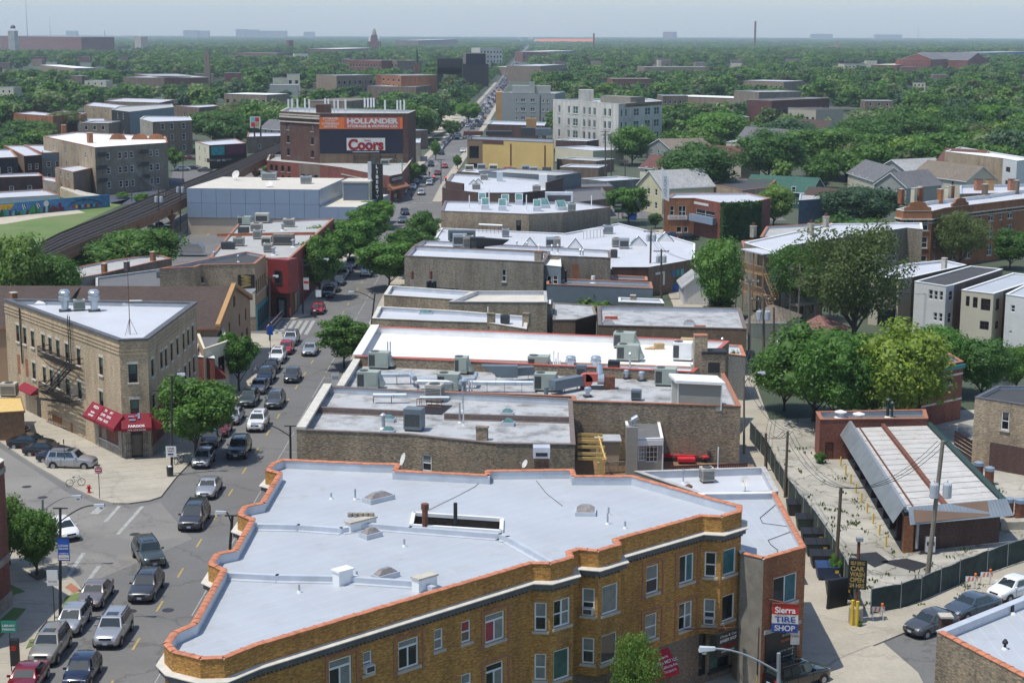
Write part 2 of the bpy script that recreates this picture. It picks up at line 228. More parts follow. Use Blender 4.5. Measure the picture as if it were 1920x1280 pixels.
# ---------------------------------------------------------------- meshes
ORG={}
class MB:
 def __init__(s,mat=None,ang=0.,smooth=False): s.v=[];s.f=[];s.m=[];s.mats=[];s.mi=0;s.ang=ang;s.smooth=smooth;s.use(mat) if mat else None
 def use(s,mat):
  if mat not in s.mats: s.mats.append(mat)
  s.mi=s.mats.index(mat);return s
 def face(s,*p):
  n=len(s.v);s.v.extend(tuple(q) for q in p);s.f.append(tuple(range(n,n+len(p))));s.m.append(s.mi);return s
 def add(s,vs,fs):
  n=len(s.v);s.v.extend(tuple(q) for q in vs)
  for f in fs: s.f.append(tuple(n+i for i in f));s.m.append(s.mi)
  return s
 def pb(s,o,a,b,c):      # parallelepiped
  o,a,b,c=Ve(o),Ve(a),Ve(b),Ve(c)
  if a.cross(b).dot(c)<0: a,b=b,a
  return s.add([o,o+a,o+a+b,o+b,o+c,o+a+c,o+a+b+c,o+b+c],[(3,2,1,0),(4,5,6,7),(0,1,5,4),(1,2,6,5),(2,3,7,6),(3,0,4,7)])
 def box(s,c,d,rz=0):
  ca,sa=cos(rz),sin(rz);x=VV(ca,sa,0)*d[0];y=VV(-sa,ca,0)*d[1];z=VV(0,0,d[2])
  return s.pb(Ve(c)-x/2-y/2,x,y,z)     # c = centre of the base
 def prism(s,poly,z0,z1,bottom=False):
  n=len(poly);p0=[(p[0],p[1],z0) for p in poly];p1=[(p[0],p[1],z1) for p in poly]
  s.add(p0+p1,[(i,(i+1)%n,n+(i+1)%n,n+i) for i in range(n)]+[tuple(range(n,2*n))]+([tuple(range(n-1,-1,-1))] if bottom else []))
  return s
 def tube(s,a,b,r,r2=None,n=8,caps=True):
  a,b=Ve(a),Ve(b);d=b-a;L=d.length
  if L<1e-6: return s
  d/=L;u=d.orthogonal().normalized();w=d.cross(u);r2=r if r2 is None else r2
  vs=[a+(u*cos(t)+w*sin(t))*r for t in [2*pi*i/n for i in range(n)]]+[b+(u*cos(t)+w*sin(t))*r2 for t in [2*pi*i/n for i in range(n)]]
  fs=[(i,(i+1)%n,n+(i+1)%n,n+i) for i in range(n)]
  if caps: fs+=[tuple(range(n-1,-1,-1)),tuple(range(n,2*n))]
  return s.add(vs,fs)
 def path(s,pts,r,n=6):
  for a,b in zip(pts[:-1],pts[1:]): s.tube(a,b,r,n=n)
  return s
 def lathe(s,c,prof,n=12):
  c=Ve(c);vs=[];fs=[]
  for r,z in prof:
   for i in range(n): t=2*pi*i/n;vs.append(c+VV(r*cos(t),r*sin(t),z))
  for k in range(len(prof)-1):
   for i in range(n): j=(i+1)%n;fs.append((k*n+i,k*n+j,(k+1)*n+j,(k+1)*n+i))
  fs.append(tuple(range(n-1,-1,-1)));fs.append(tuple((len(prof)-1)*n+i for i in range(n)))
  return s.add(vs,fs)
 def B(s,name,parent=None,uv=True,label=None,kind=None,loc=None):
  if not s.f: return None
  me=bpy.data.meshes.new(name)
  o0=ORG.get(parent.name,VV(0,0,0)) if parent else (loc or VV(0,0,0))
  V=np.array(s.v,dtype=np.float64)-np.array(o0)
  me.from_pydata(V.tolist(),[],s.f)
  for m in s.mats: me.materials.append(M[m])
  me.polygons.foreach_set('material_index',s.m)
  if s.smooth: me.polygons.foreach_set('use_smooth',[True]*len(s.f))
  if uv:
   ul=me.uv_layers.new(name='UVMap');nn=np.empty(len(s.f)*3);me.polygons.foreach_get('normal',nn);nn=nn.reshape(-1,3)
   ca,sa=cos(s.ang),sin(s.ang);out=[]
   for f,n in zip(s.f,nn):
    if abs(n[2])<.75:
     h=hypot(n[0],n[1]);tx,ty=-n[1]/h,n[0]/h;q=1/max(h,.3)
     for i in f: p=s.v[i];out.extend((p[0]*tx+p[1]*ty,p[2]*q))
    else:
     for i in f: p=s.v[i];out.extend((p[0]*ca+p[1]*sa,-p[0]*sa+p[1]*ca))
   ul.data.foreach_set('uv',out)
  ob=OBJ.new(name,me);C.objects.link(ob)
  if parent: ob.parent=parent
  else: ob.location=o0
  ORG[ob.name]=Ve(o0)
  if label: ob['label']=label
  if kind: ob['kind']=kind
  return ob
def thing(name,label,cat,loc=(0,0,0),group=None,rz=0):
 o=OBJ.new(name,None);C.objects.link(o);o.location=loc;o.rotation_euler=(0,0,rz);o.empty_display_size=.3
 o['label']=label;o['category']=cat
 if group: o['group']=group
 ORG[o.name]=Ve(loc) if rz==0 else VV(0,0,0)
 return o
def tag(o,label,cat,group=None):
 o['label']=label;o['category']=cat
 if group: o['group']=group
 return o
def struct(name,mb): o=mb.B(name);o['kind']='structure';return o
def dup(root,loc,rz=None,label=None,mats=None,scale=None,group=None):
 r=root.copy();C.objects.link(r);r.location=loc
 if rz is not None: r.rotation_euler=(0,0,rz)
 if scale: r.scale=scale if hasattr(scale,'__len__') else (scale,)*3
 if label: r['label']=label
 if group: r['group']=group
 def sub(a,pa):
  for ch in a.children:
   c=ch.copy();C.objects.link(c);c.parent=pa
   if mats:
    for sl in c.material_slots:
     if sl.material and sl.material.name in mats: sl.link='OBJECT';sl.material=M[mats[sl.material.name]]
   sub(ch,c)
 sub(root,r)
 return r
_tc={}
def text(parent,s,o,xd,yd,h,mat,w=None,name='lettering',extr=.02,label=None,bold=0):
 key=s
 if key not in _tc:
  cu=bpy.data.curves.new('txt','FONT');cu.body=s;cu.size=1;cu.align_x='CENTER';cu.offset=.012+bold
  ob=OBJ.new('txt',cu);me=ob.to_mesh()
  n=len(me.vertices);a=np.empty(n*3);me.vertices.foreach_get('co',a);a=a.reshape(-1,3)
  _tc[key]=(a,[tuple(p.vertices) for p in me.polygons])
 a,fs=_tc[key]
 mn,mx=a.min(0),a.max(0);sc=h/(mx[1]-mn[1]) ;sx=sc if w is None else w/(mx[0]-mn[0])
 xd=Ve(xd).normalized();yd=Ve(yd).normalized();nd=xd.cross(yd).normalized();o=Ve(o)
 mb=MB(mat);cx=(mn[0]+mx[0])/2;cyy=(mn[1]+mx[1])/2
 mb.add([o+xd*((p[0]-cx)*sx)+yd*((p[1]-cyy)*sc)+nd*extr for p in a],fs)
 return mb.B(name,parent,label=label)
# ---------------------------------------------------------------- buildings
V3=lambda p,z: VV(p[0],p[1],z)
Z=VV(0,0,1)
def window(root,A,t,n,u0,u1,z0,z1,style='dh',frame=WP_,pane=GD,d=.13,sill='stone',lintel=None,near=False,ac=None):
 Q=lambda u,z,w: VV(A.x+t.x*u+n.x*w,A.y+t.y*u+n.y*w,z)
 T=VV(t.x,t.y,0);Nn=VV(n.x,n.y,0)
 if u1<u0: u0,u1=u1,u0
 w=u1-u0;h=z1-z0;fw=min(.085,w*.12) if near else max(.08,min(.13,w*.12));fr=MB(frame)
 bar=lambda a,b,c,e,dd=.06: fr.pb(Q(a,c,-d),T*(b-a),Nn*dd,Z*(e-c))
 bar(u0,u1,z0,z0+fw);bar(u0,u1,z1-fw,z1);bar(u0,u0+fw,z0+fw,z1-fw);bar(u1-fw,u1,z0+fw,z1-fw)
 zm=z0+h*.48;um=(u0+u1)/2;cells=[(u0,u1,z0,z1)]
 if style=='dh': bar(u0+fw,u1-fw,zm-.03,zm+.04,.05);cells=[(u0,u1,z0,zm),(u0,u1,zm,z1)]
 elif style=='dh2':
  bar(um-.05,um+.05,z0+fw,z1-fw);bar(u0+fw,um-.05,zm-.03,zm+.04,.05);bar(um+.05,u1-fw,zm-.03,zm+.04,.05)
  cells=[(u0,um,z0,zm),(u0,um,zm,z1),(um,u1,z0,zm),(um,u1,zm,z1)]
 elif style=='tri':
  zt=z0+h*.74;bar(u0+fw,u1-fw,zt-.05,zt+.05);bar(um-.04,um+.04,z0+fw,zt-.05);cells=[(u0,um,z0,zt),(um,u1,z0,zt),(u0,u1,zt,z1)]
 elif style=='grid':
  for k in (1,2): bar(u0+w*k/3-.02,u0+w*k/3+.02,z0+fw,z1-fw,.04)
  for k in (1,2,3): bar(u0+fw,u1-fw,z0+h*k/4-.02,z0+h*k/4+.02,.04)
 elif style=='two': bar(um-.04,um+.04,z0+fw,z1-fw);cells=[(u0,um,z0,z1),(um,u1,z0,z1)]
 o=fr.B('window',root)
 k=0
 if near:
  for (a,b,c,e) in cells:
   pm=pane[k%len(pane)] if isinstance(pane,(list,tuple)) else pane;k+=1
   MB(pm).face(Q(a,c,-d+.012),Q(b,c,-d+.012),Q(b,e,-d+.012),Q(a,e,-d+.012)).B('pane',o)
 else:
  p=MB()
  for (a,b,c,e) in cells:
   p.use(pane[k%len(pane)] if isinstance(pane,(list,tuple)) else pane);k+=1
   p.face(Q(a,c,-d+.012),Q(b,c,-d+.012),Q(b,e,-d+.012),Q(a,e,-d+.012))
  p.B('pane',o)
 if sill: MB(sill).pb(Q(u0-.12,z0-.16,-.05),T*(w+.24),Nn*.17,Z*.155).B('sill',o)
 if lintel: MB(lintel).pb(Q(u0-.12,z1+.003,-.02),T*(w+.24),Nn*.05,Z*.24).B('lintel',o)
 if ac: a=MB(OW).pb(Q(um-.3,z0+fw,-d+.02),T*.6,Nn*.36,Z*.4);a.use('hvac_dark').pb(Q(um-.24,z0+fw+.06,-d+.382),T*.48,Nn*.005,Z*.28);a.B('air_conditioner',o)
 return o
def wf(mb,A,B,z0,z1,holes,n,depth=.2):
 T=(B-A);L=T.length;t=T/L
 Q=lambda u,z,w=0: (A.x+t.x*u-n.x*w,A.y+t.y*u-n.y*w,z)
 H=[(max(.02,min(a,b)),min(L-.02,max(a,b)),max(z0+.02,c),min(z1-.02,e)) for a,b,c,e in holes];H=[h for h in H if h[1]-h[0]>.05 and h[3]-h[2]>.05]
 if not H: mb.face(Q(0,z0),Q(L,z0),Q(L,z1),Q(0,z1));return
 us=sorted({0,L}|{h[0] for h in H}|{h[1] for h in H})
 for a,b in zip(us[:-1],us[1:]):
  if b-a<1e-5: continue
  m=(a+b)/2;hs=sorted([h for h in H if h[0]<m<h[1]],key=lambda h:h[2]);z=z0
  for h in hs:
   if h[2]>z: mb.face(Q(a,z),Q(b,z),Q(b,h[2]),Q(a,h[2]))
   z=max(z,h[3])
  if z<z1: mb.face(Q(a,z),Q(b,z),Q(b,z1),Q(a,z1))
 for a,b,c,e in H:
  mb.face(Q(a,c),Q(b,c),Q(b,c,depth),Q(a,c,depth));mb.face(Q(a,e,depth),Q(b,e,depth),Q(b,e),Q(a,e))
  mb.face(Q(a,c,depth),Q(a,e,depth),Q(a,e),Q(a,c));mb.face(Q(b,c),Q(b,e),Q(b,e,depth),Q(b,c,depth))
  mb.face(Q(a,c,depth),Q(b,c,depth),Q(b,e,depth),Q(a,e,depth))
def inset(pts,d,ccw):
 n=len(pts);out=[]
 for i in range(n):
  a,b,c=pts[i-1],pts[i],pts[(i+1)%n]
  e1=(b-a).normalized();e2=(c-b).normalized();s=1 if ccw else -1
  n1=VV(-e1.y,e1.x)*s;n2=VV(-e2.y,e2.x)*s
  k=1+n1.dot(n2)
  out.append(b+(n1+n2)*(d/max(k,.35)))
 return out
_tile={}
def coping_tiles(root,pts,z,edges,mat,width,tl=.62,base=None):
 for i in edges:
  A,B=pts[i],pts[(i+1)%len(pts)];L=(B-A).length;n=max(1,round(L/tl));key=(mat,round(width,2))
  if key not in _tile:
   w=width/2;mb=MB(mat);sec=[(-w,0),(-w,.04),(-w*.45,.09),(w*.45,.09),(w,.04),(w,0)]
   vs=[(-.5,y,zz) for y,zz in sec]+[(.5,y,zz) for y,zz in sec];m=len(sec)
   mb.add(vs,[(k,(k+1)%m,m+(k+1)%m,m+k) for k in range(m)]+[tuple(range(m-1,-1,-1)),tuple(range(m,2*m))])
   sec2=[(y*1.05,zz*1.2) for y,zz in sec];vs=[(.42,y,zz) for y,zz in sec2]+[(.5,y,zz) for y,zz in sec2]
   mb.add(vs,[(k,(k+1)%m,m+(k+1)%m,m+k) for k in range(m)]+[tuple(range(m-1,-1,-1)),tuple(range(m,2*m))])
   o=mb.B('coping_tile',None);_tile[key]=o.data;OBJ.remove(o)
  ang=atan2(B.y-A.y,B.x-A.x)
  for k in range(n):
   o=OBJ.new('coping_tile',_tile[key]);C.objects.link(o);o.parent=root
   p=A+(B-A)*((k+.5)/n);o.location=V3(p,z+R.uniform(-.012,.012))-ORG[root.name];o.rotation_euler=(0,0,ang+R.uniform(-.03,.03));o.scale=(L/n*.985,1,1)
class bld:
 def __init__(s,name,label,cat,px,h,wall='common_brick',roof=SR_,par=.5,cap='flashing',thick=.28,wins=(),base=0.,group=None,world=False,capov=.05,caph=.07,near=False,inner='flashing',tiles=None,tmat='terracotta',heights=None,ang=None,rooflabel=None):
  s.pts=[Ve(p[:2]) for p in px] if world else [P(x,y,h).to_2d() for x,y in px]
  s.h=h;s.par=par;pts=s.pts;n=len(pts)
  area=sum(pts[i].x*pts[(i+1)%n].y-pts[(i+1)%n].x*pts[i].y for i in range(n));s.ccw=area>0
  c=sum(pts,VV(0,0))/n;s.root=thing(name,label,cat,(c.x,c.y,base),group)
  e=max(range(n),key=lambda i:(pts[(i+1)%n]-pts[i]).length);d=pts[(e+1)%n]-pts[e];s.ang=atan2(d.y,d.x) if ang is None else ang
  walls=wall if isinstance(wall,(list,tuple)) else [wall]*n
  wl=[];bym={}
  for w in wins:
   if w[0]=='g':
    _,e,us,zs,ww,hh,*st=w;A,t,nn,L=s.edge(e)
    for u in us:
     for z in zs: wl.append((e,u*L-ww/2,u*L+ww/2,z,z+hh,*st))
   else:
    e,x0,x1,yt,yb,*st=w;A,t,nn,L=s.edge(e);ym=(yt+yb)/2;xm=(x0+x1)/2
    wl.append((e,ow(x0,ym,A,t)[0],ow(x1,ym,A,t)[0],ow(xm,yb,A,t)[1],ow(xm,yt,A,t)[1],*st))
  for i in range(n):
   A,t,nn,L=s.edge(i);m=walls[i%len(walls)]
   if m is None: continue
   mb=bym.setdefault(m,MB(m));wf(mb,A,pts[(i+1)%n],base,h,[w[1:5] for w in wl if w[0]==i],nn)
  for mb in bym.values(): mb.B('wall',s.root)
  for w in wl:
   A,t,nn,L=s.edge(w[0]);st=dict(style='dh');
   if len(w)>5 and isinstance(w[5],dict): st.update(w[5])
   elif len(w)>5: st['style']=w[5]
   st.setdefault('near',near);window(s.root,A,t,nn,*w[1:5],**st)
  s.zr=h-par
  rp=inset(pts,thick*.5,s.ccw) if par>0 else pts
  MB(roof,ang=s.ang).face(*[V3(p,s.zr) for p in rp]).B('roof',s.root,label=rooflabel)
  if par>0:
   ip=inset(pts,thick,s.ccw);mb=MB(inner)
   for i in range(n): mb.face(V3(ip[i],s.zr),V3(ip[(i+1)%n],s.zr),V3(ip[(i+1)%n],h),V3(ip[i],h))
   mb.B('parapet',s.root)
   tl=set(tiles or ())
   op=inset(pts,-capov,s.ccw);ip2=inset(pts,thick+capov,s.ccw);mb=MB(cap)
   for i in range(n):
    j=(i+1)%n
    if i in tl: mb.face(V3(pts[i],h),V3(pts[j],h),V3(ip[j],h),V3(ip[i],h));continue
    a,b,c2,d2=op[i],op[j],ip2[j],ip2[i];z0,z1=h+.002,h+caph
    mb.add([V3(a,z0),V3(b,z0),V3(c2,z0),V3(d2,z0),V3(a,z1),V3(b,z1),V3(c2,z1),V3(d2,z1)],[(0,1,5,4),(2,3,7,6),(4,5,6,7),(3,0,4,7),(1,2,6,5),(3,2,1,0)])
   mb.B('coping',s.root)
   if tl: coping_tiles(s.root,inset(pts,thick/2,s.ccw),h+.004,sorted(tl),tmat,thick+.08)
  elif cap:
   op=inset(pts,-.12,s.ccw);mb=MB(cap)
   for i in range(n):
    j=(i+1)%n;a,b,c2,d2=op[i],op[j],pts[j],pts[i];z0,z1=h-.16,h+.03
    mb.add([V3(a,z0),V3(b,z0),V3(c2,z0),V3(d2,z0),V3(a,z1),V3(b,z1),V3(c2,z1),V3(d2,z1)],[(0,1,5,4),(2,3,7,6),(4,5,6,7),(3,2,1,0)])
   mb.B('roof_edge',s.root)
 def edge(s,i):
  A=s.pts[i];B=s.pts[(i+1)%len(s.pts)];d=B-A;L=d.length;t=d/L
  return A,t,(VV(t.y,-t.x) if s.ccw else VV(-t.y,t.x)),L
 def rp(s,x,y,dz=0): return P(x,y,s.zr+dz)
 def chimney(s,x,y,w=.7,d=.5,h=1.2,mat='common_brick',cap='stone',pots=0,rz=None):
  p=s.rp(x,y);rz=s.ang if rz is None else rz
  o=MB(mat).box(p,(w,d,h),rz).B('chimney',s.root);MB(cap).box(p+Z*(h+.002),(w+.12,d+.12,.1),rz).B('cap',o)
  for k in range(pots):
   q=p+VV(cos(rz),sin(rz),0)*(w*((k+.5)/pots-.5));MB('rust').lathe(q+Z*(h+.1),[(.13,0),(.11,.4),(.14,.42),(.14,.5)],8).B('chimney_pot',o)
 def pipe(s,x,y,h=.8,r=.07,mat='steel',hood=False,name='vent_pipe'):
  p=s.rp(x,y);mb=MB(mat).tube(p,p+Z*h,r)
  if hood: mb.lathe(p+Z*(h-.04),[(r*2,0),(r*2,.1),(r*.6,.25)],8)
  mb.use(FW).lathe(p,[(r*2.2,0),(r*1.2,.12)],8);mb.B(name,s.root)
 def skylight(s,x,y,w,d,h=.45,glass='skylight_glass',frame='flashing',rz=None,slope=0,slo=0):
  p=s.rp(x,y);rz=s.ang if rz is None else rz;ca,sa=cos(rz),sin(rz);X=VV(ca,sa,0);Y=VV(-sa,ca,0)
  o=MB(frame).box(p,(w,d,h),rz).B('skylight',s.root);t=p+Z*(h+.003);g=MB(glass)
  if slope:
   a,b,c,e=t-X*w/2-Y*d/2,t+X*w/2-Y*d/2,t+X*w/2+Y*d/2+Z*slope,t-X*w/2+Y*d/2+Z*slope
   MB(frame).face(b,t+X*w/2+Y*d/2,c).face(a,e,t-X*w/2+Y*d/2).face(c,t+X*w/2+Y*d/2,t-X*w/2+Y*d/2,e).face(a,b,c,e).B('cheek',o)
   k=.1;g.face(a+X*k+Y*k+Z*(.02+slope*k/d),b-X*k+Y*k+Z*(.02+slope*k/d),c-X*k-Y*k+Z*.02-Z*slope*k/d,e+X*k-Y*k+Z*.02-Z*slope*k/d)
  else:
   k=.08;q=[t+X*(w/2-k)*i+Y*(d/2-k)*j for i,j in ((-1,-1),(1,-1),(1,1),(-1,1))];m=t+Z*.28
   for i in range(4): g.face(q[i],q[(i+1)%4],m+(q[(i+1)%4]-t)*.45,m+(q[i]-t)*.45)
   g.face(*[m+(v-t)*.45 for v in q])
  g.B('glazing',o)
def bf(x0,y0,x1,y1,h,depth,skew=0.):     # roof outline from its front edge seen between two points and its depth
 a,b=P(x0,y0,h).to_2d(),P(x1,y1,h).to_2d();t=(b-a).normalized();q=VV(-t.y,t.x)
 if q.y<0: q=-q
 q=(q+t*skew)*depth
 return [a,b,b+q,a+q]
class house:
 def __init__(s,name,label,cat,c,h,rise,wall,roof,group=None,wins=(),over=.35,hip=0.,near=False,base=0.,fascia=WP_,clip=None):
  """c: four eave corners (world xy) ordered so that the gables stand on the sides 1-2 and 3-0"""
  p=[Ve(q[:2]) for q in c];n=4;s.pts=p;s.h=h
  area=sum(p[i].x*p[(i+1)%n].y-p[(i+1)%n].x*p[i].y for i in range(n));s.ccw=area>0
  m=sum(p,VV(0,0))/4;s.root=thing(name,label,cat,(m.x,m.y,base),group);s.zr=h
  r1,r0=(p[1]+p[2])/2,(p[3]+p[0])/2;ax=(r1-r0).normalized();s.ang=atan2(ax.y,ax.x)
  L=(r1-r0).length;r1h,r0h=r1-ax*hip*L,r0+ax*hip*L
  mb=MB(wall);wl=[]
  for w in wins:
   if w[0]=='g':
    _,e,us,zs,ww,hh,*st=w;A,t,nn,LL=bld.edge(s,e)
    for u in us:
     for z in zs: wl.append((e,u*LL-ww/2,u*LL+ww/2,z,z+hh,*st))
  for i in range(4):
   A,t,nn,LL=bld.edge(s,i);wf(mb,A,p[(i+1)%4],base,h,[w[1:5] for w in wl if w[0]==i and w[4]<h],nn)
  if hip==0:
   mb.face(V3(p[1],h),V3(p[2],h),V3(r1,h+rise));mb.face(V3(p[3],h),V3(p[0],h),V3(r0,h+rise))
  mb.B('wall',s.root)
  for w in wl:
   A,t,nn,LL=bld.edge(s,w[0]);st=dict(style='dh',sill=None);
   if len(w)>5 and isinstance(w[5],dict): st.update(w[5])
   dd={} if w[4]<h else dict(d=-.02)
   st.update(dd);window(s.root,A,t,nn,*w[1:5],near=near,**st)
  o=over;q=[]
  sl=rise/((p[2]-p[1]).length/2)
  up=VV(-ax.y,ax.x);
  if (p[2]-p[1]).dot(up)<0: up=-up
  e0,e1=(o if hip==0 else o),(o)
  a=p[0]-ax*o-up*o;b=p[1]+ax*o-up*o;c2=p[2]+ax*o+up*o;d=p[3]-ax*o+up*o;ze=h-sl*o
  q1,q0=(r1+ax*o,r0-ax*o) if hip==0 else (r1h,r0h);zt=h+rise;th=.12
  rf=MB(roof)
  for dz in (0,):
   rf.face(V3(a,ze),V3(b,ze),V3(q1,zt),V3(q0,zt));rf.face(V3(c2,ze),V3(d,ze),V3(q0,zt),V3(q1,zt))
   if hip: rf.face(V3(b,ze),V3(c2,ze),V3(q1,zt));rf.face(V3(d,ze),V3(a,ze),V3(q0,zt))
  rf.B('roof',s.root)
  fa=MB(fascia)
  for u,v,zu,zv in ((a,b,ze,ze),(c2,d,ze,ze)): fa.face(V3(u,zu-.003),V3(v,zv-.003),V3(v,zv-.2),V3(u,zu-.2))
  if hip==0:
   for u,v,zu,zv in ((b,q1,ze,zt),(c2,q1,ze,zt),(a,q0,ze,zt),(d,q0,ze,zt)): fa.face(V3(u,zu-.003),V3(v,zv-.003),V3(v,zv-.2),V3(u,zu-.2))
  fa.B('fascia',s.root)
 rp=bld.rp;chimney=bld.chimney
# ---------------------------------------------------------------- roof machinery
def ax_(rz): return VV(cos(rz),sin(rz),0),VV(-sin(rz),cos(rz),0)
def RU(p,d,rz,label,mat='hvac_green',kind='pack',group=None,cat='rooftop unit',name='rooftop_unit'):
 w,l,h=d;t=thing(name,label,cat,p,group,0);X,Y=ax_(rz);p=Ve(p)
 MB('dark_metal').box(p,(w*.9,l*.9,.18),rz).B('curb',t)
 c=p+Z*.18;MB(mat).box(c,(w,l,h),rz).B('cabinet',t)
 if kind=='pack':
  MB('hvac_dark').pb(c-X*(w*.46)-Y*(l/2+.012)+Z*h*.1,X*w*.3,Y*.01,Z*h*.75).B('coil_grille',t)
  MB('hvac_dark').pb(c-X*(w/2+.012)-Y*(l*.4)+Z*h*.1,X*.01,Y*l*.8,Z*h*.75).B('coil_grille',t)
  MB('hvac_dark').lathe(c-X*w*.24+Z*(h+.002),[(l*.3,0),(l*.3,.05)],14).B('fan',t)
  MB(mat).pb(c+X*w*.05-Y*(l/2+.02)+Z*h*.2,X*w*.4,Y*.02,Z*h*.65).B('access_panel',t)
  o=MB(mat);a=c+X*(w/2);o.add([a-Y*l*.4+Z*h*.1,a+Y*l*.4+Z*h*.1,a+Y*l*.4+Z*h*.8,a-Y*l*.4+Z*h*.8,a-Y*l*.4+X*.5+Z*h*.1,a+Y*l*.4+X*.5+Z*h*.1],[(0,4,3),(1,2,5),(3,4,5,2),(0,1,5,4)]);o.B('intake_hood',t)
 elif kind=='cond':
  g=MB('hvac_dark')
  for k in range(7):
   z=h*(.12+.1*k);g.pb(c-X*(w*.45)-Y*(l/2+.01)+Z*z,X*w*.9,Y*.01,Z*h*.05);g.pb(c-X*(w/2+.01)-Y*l*.45+Z*z,X*.01,Y*l*.9,Z*h*.05);g.pb(c+X*(w/2)-Y*l*.45+Z*z,X*.01,Y*l*.9,Z*h*.05)
  g.B('louvre',t);MB('hvac_dark').lathe(c+Z*(h+.002),[(min(w,l)*.38,0),(min(w,l)*.38,.05)],14).B('fan',t)
 elif kind=='box':
  MB('hvac_dark').pb(c-X*(w*.42)-Y*(l/2+.01)+Z*h*.15,X*w*.84,Y*.008,Z*h*.6).B('grille',t)
 return t
def MF(p,label,r=.55,h=1.1,group=None):
 t=thing('exhaust_fan',label,'exhaust fan',p,group);p=Ve(p)
 MB('dark_metal').box(p,(r*2.0,r*2.0,.15),.3).B('curb',t);MB('duct_metal').lathe(p+Z*.15,[(r*.62,0),(r*.62,h*.42)],12).B('base',t)
 MB('duct_metal').lathe(p+Z*(.15+h*.42),[(r*.8,0),(r,h*.03),(r,h*.2),(r*.84,h*.22),(r*.84,h*.3),(r*.96,h*.31),(r*.96,h*.4),(r*.8,h*.44),(r*.7,h*.5),(r*.2,h*.52)],14).B('cowl',t)
 return t
def dish(p,label,aim=(-.4,-.8,.45),r=.35,h=.7,group=None,mat=OW):
 t=thing('satellite_dish',label,'satellite dish',p,group);p=Ve(p);a=Ve(aim).normalized();q=p+Z*h
 MB('steel').tube(p,q,.03).B('mast',t);u=a.orthogonal().normalized();w=a.cross(u);mb=MB(mat,smooth=True);rings=[(0,-.0),(.5,.03),(1,.12)];vs=[q];n=14
 for f,k in rings[1:]: vs+=[q+a*(k*r*1.6)+(u*cos(2*pi*i/n)+w*sin(2*pi*i/n))*r*f for i in range(n)]
 mb.add(vs,[(0,1+i,1+(i+1)%n) for i in range(n)]+[(1+i,1+n+i,1+n+(i+1)%n,1+(i+1)%n) for i in range(n)]);mb.B('reflector',t)
 MB('steel').tube(q-Z*r*.8,q+a*r*1.5-Z*.1,.015,n=5).lathe(q+a*r*1.5-Z*.14,[(.04,0),(.04,.1)],6).B('feed_arm',t)
 return t
# ---------------------------------------------------------------- trees
def crown_mesh(name,seed,blobs,leaves,leaf,core=True,spread=1.,flat=.8,shape='round'):
 """unit crown: radius about 1 in x,y, height 0..2*flat;leaf-sized faces on clumps"""
 rn=np.random.RandomState(seed);vs=[];fs=[];nv=0
 cl=[]
 for i in range(blobs):
  while True:
   p=rn.uniform(-1,1,3)
   if p.dot(p)<1: break
  if shape=='cone': k=(1-(p[2]+1)/2)*.85+.1;c=np.array([p[0]*k*.8,p[1]*k*.8,p[2]]);r=.3*(k+.25)
  elif shape=='vase': k=.62+.3*(p[2]+1)/2;c=np.array([p[0]*k,p[1]*k,p[2]*.75]);r=rn.uniform(.17,.32)
  elif shape=='open': c=p*np.array([.86,.86,.7]);r=rn.uniform(.13,.26)
  else: c=p*.68;r=rn.uniform(.26,.44)
  cl.append((c,r))
 tot=sum(r*r for c,r in cl)
 for c,r in cl:
  n=max(4,int(leaves*r*r/tot));d=rn.normal(size=(n,3));d/=np.linalg.norm(d,axis=1)[:,None]
  rr=r*rn.uniform(.72,1.12,n)[:,None];ctr=c+d*rr*np.array([1,1,.8])
  nrm=d+rn.normal(scale=.55,size=(n,3))+np.array([0,0,.5]);nrm/=np.linalg.norm(nrm,axis=1)[:,None]
  a=np.cross(nrm,rn.normal(size=(n,3)));a/=np.linalg.norm(a,axis=1)[:,None];b=np.cross(nrm,a)
  sz=leaf*rn.uniform(.6,1.35,n)[:,None]
  q=np.stack([ctr-a*sz*.62,ctr-b*sz*.33+a*sz*.05,ctr+a*sz*.62,ctr+b*sz*.33+a*sz*.05],1).reshape(-1,3)
  vs.append(q);fs.append(np.arange(nv,nv+4*n).reshape(-1,4));nv+=4*n
  if core:
   k=.62*r;ring=[];m=6
   for j,(zz,rr2) in enumerate(((-.8,.5),(0,1),(.8,.55))):
    for i in range(m): t=2*pi*(i+.5*j)/m;ring.append(c+np.array([cos(t)*rr2,sin(t)*rr2,zz])*k)
   vs.append(np.array(ring));f=[]
   for j in range(2):
    for i in range(m): f.append([nv+j*m+i,nv+j*m+(i+1)%m,nv+(j+1)*m+(i+1)%m,nv+(j+1)*m+i])
   f.append([nv+2*m,nv+2*m+1,nv+2*m+2,nv+2*m+3]);f.append([nv+2*m+3,nv+2*m+4,nv+2*m+5,nv+2*m])
   fs.append(np.array(f));nv+=3*m
 V=np.concatenate(vs);F=np.concatenate(fs);V[:,2]=(V[:,2]+1)*flat;V[:,:2]*=spread
 me=bpy.data.meshes.new(name);me.vertices.add(len(V));me.vertices.foreach_set('co',V.ravel())
 me.loops.add(F.size);me.loops.foreach_set('vertex_index',F.ravel().astype(np.int32));me.polygons.add(len(F));me.polygons.foreach_set('loop_start',np.arange(0,F.size,4,dtype=np.int32))
 me.update(calc_edges=True);me.validate();me.materials.append(M['leaf_mid'])
 return me
CR={}
